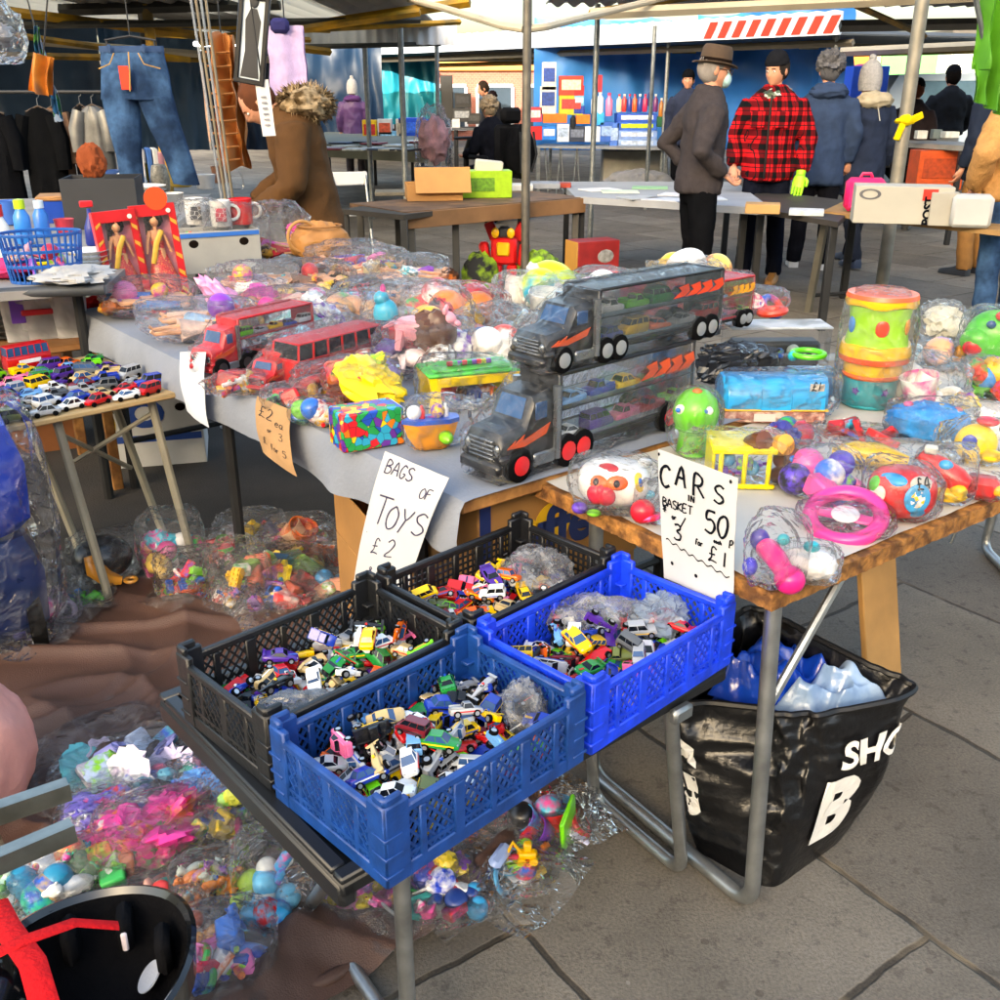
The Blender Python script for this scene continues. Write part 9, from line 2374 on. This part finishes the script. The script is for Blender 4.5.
# things round the teal tarpaulin
yt = 17.5
def gx(label, name, cat, px, py, w, h, y, col, dfr=.7, trim=None):
    global yb
    s_ = yb; yb = y-.1; r = goods(label, name, px, py, w, h, 0, col, cat, 'box', dfr, trim); yb = s_; return r
ta_, tb2 = aty(362, 146, 16.6), aty(450, 146, 16.6); zz = ta_.z; ta_.z = tb2.z = 0
slab_table('far counter in front of the teal tarpaulin', deep(ta_, tb2, 1.2), zz, pm('6a7078', .7), .04)
for i, a in enumerate((("yellow and red toy box in front of the teal tarpaulin", 370, 141, 14, 20, 'e8b81a', 'c8302a'), ("white box with red print by the yellow toy box", 385, 138, 14, 18, 'd8d4cc', 'd85a3a'), ("pale blue screen box on the far counter", 388, 146, 18, 14, '7ab8d8', 'a8d8f0'), ("deep blue crate below the sunlit teal tarpaulin", 412, 139, 26, 20, '1a50c8', '3a70e0'), ("second deep blue crate beside the first", 434, 138, 16, 18, '1848b8', 'd8e4f4'), ("cream box between the blue crates and the post", 401, 140, 9, 20, 'd8d0c0', 'b8a890'))):
    gx(a[0], 'carton', 'box', a[1], a[2], a[3], a[4], 17, a[5], .8, a[6])
ea, eb = aty(452, 128, 19.2), aty(530, 128, 19.2); zz = ea.z; ea.z = eb.z = 0
slab_table('far counter with black electronic goods, behind the seated person', deep(ea, eb, .8), zz, pm('55585c', .7), .04)
for a in (("tall black speaker on the far counter", 447, 120, 12, 42, '17181a', None), ("black hi-fi boxes on the far counter", 463, 108, 16, 14, '1c1d20', '2c2e34'), ("silver and black radio on the far counter", 462, 122, 18, 13, '2a2c30', '8a9098'), ("small white box on the far counter", 456, 128, 8, 9, 'c8ccd0', None), ("teal box left of the tall black speaker", 438, 108, 8, 16, '1f7f8a', None), ("black amplifier lying right of the hi-fi boxes", 474, 124, 14, 10, '202226', '3a3c40')):
    gx(a[0], 'electronics_box', 'box', a[1], a[2], a[3], a[4], 19.4, a[5], .7, a[6])
# blue tub and books by the white-hat woman
ba, bb2 = aty(838, 124, 12.4), aty(968, 140, 10.6); zz = .98; ba.z = bb2.z = 0
tbk = slab_table('cluttered grey counter behind the white-hat woman', deep(ba, bb2, .6), zz, pm('8a8c8e', .6, var=.2), .05)
yb_s = yb
gx('big glossy blue toy tub with a pink button on its lid, behind the blue coat', 'toy_tub', 'tub', 868, 98, 36, 30, 12.7, plas('2f6cff'), .7)
p = aty(868, 68, 12.7); o_ = MB().ell((0, 0, 0), (.1, .1, .05), 14, 8).build('pink_button', plas('e04a8a')); o_.location = (p.x, 12.95, p.z); tag(o_, 'round pink button knob on the blue toy tub', 'knob')
for i in range(9):
    gx('%s upright in the row under the blue tub' % ['red book', 'cream book', 'blue book', 'white book', 'orange book', 'grey book', 'green book', 'pink book', 'black book'][i], 'book', 'book', 846+4.2*i, 118, 3.6, 19, 12.6, ['b83a3a', 'd8d0bc', '3a5aa0', 'd8d8d8', 'd87a3a', '8a8a8a', '4a7a5a', 'd88aa0', '2a2a2e'][i], 2.)
p = aty(866, 125, 12.75); o_ = MB().box((0, .25, (p.z-.95)/2+.95), (.62, .5, max(.05, p.z-.95)), b=.01).build('display_box', pm('a89a88', .7, var=.2)); o_.location = (p.x, 12.7, .0); tag(o_, 'pale box carrying the row of books under the blue tub', 'box')
gx('orange-red crate under the grey counter', 'storage_crate', 'crate', 938, 190, 46, 38, 10.9, 'c8501e', .6, 'a83f18')
gx('grey pot on the grey counter behind the galvanised post', 'pot', 'pot', 937, 139, 9, 9, 11.0, '6a7a80', .9)
gx('white packets on the grey counter', 'packet', 'packets', 922, 139, 10, 8, 11.0, 'd0d4d6', .9)
gx('pale plastic packets at the right of the grey pot', 'packet', 'packets', 952, 138, 14, 6, 10.8, 'c8d0d4', .9)
# bright green flap at the top right
fl = aty(992, 40, 4.6); m_ = mpp(fl)
def flap(u, v): return ((u-.5)*60*m_+(1-v)*(.5-u)*30*m_*.6, .035*sin(u*22+v*3)+.04*NZ.noise(V((u*6, v*4, 2))), (v-1)*118*m_+ (.0 if v > .3 else (.5-u)*20*m_))
b = MB().grid(flap, 30, 30); b.grid(lambda u, v: V(flap(u, v))+V((0, .01, 0)), 30, 30)
o_ = b.build('canopy_flap', pm('4a8c1a', .6, var=.2, sc=6, bump=.15, bsc=30), None); o_.location = (aty(1006, 40, 4.6).x, 4.6, aty(990, -18, 4.6).z)
tag(o_, 'bright green canopy flap hanging down at the top right corner', 'awning flap')
o_ = MB().tube([aty(972, -20, 4.6), aty(988, 60, 4.62)], .012, 6).build('flap_edge_pole', GALV); tag(o_, 'thin grey pole along the edge of the green canopy flap', 'pole')
# litter
for i, (px, py, c1) in enumerate(((123, 447, 'c8ccd0'), (176, 440, 'd0d0d0'), (228, 428, 'b8bcc0'), (298, 432, 'c8ccd4'))):
    q = at(px, py, 0); o_ = crumple((0, 0, .006), (.05+.03*(i == 2), .03, .008), i+2, amp=.5, n=16, m=10).build('paper_scrap', pm(c1, .7)); o_.location = (q.x, q.y, .003); o_.rotation_euler.z = i
    tag(o_, ['scrap of white paper under the left car table', 'small pale scrap near the left car table leg', 'twisted strip of clear plastic under the middle table', 'crumpled pale plastic under the cardboard sign'][i], 'litter')
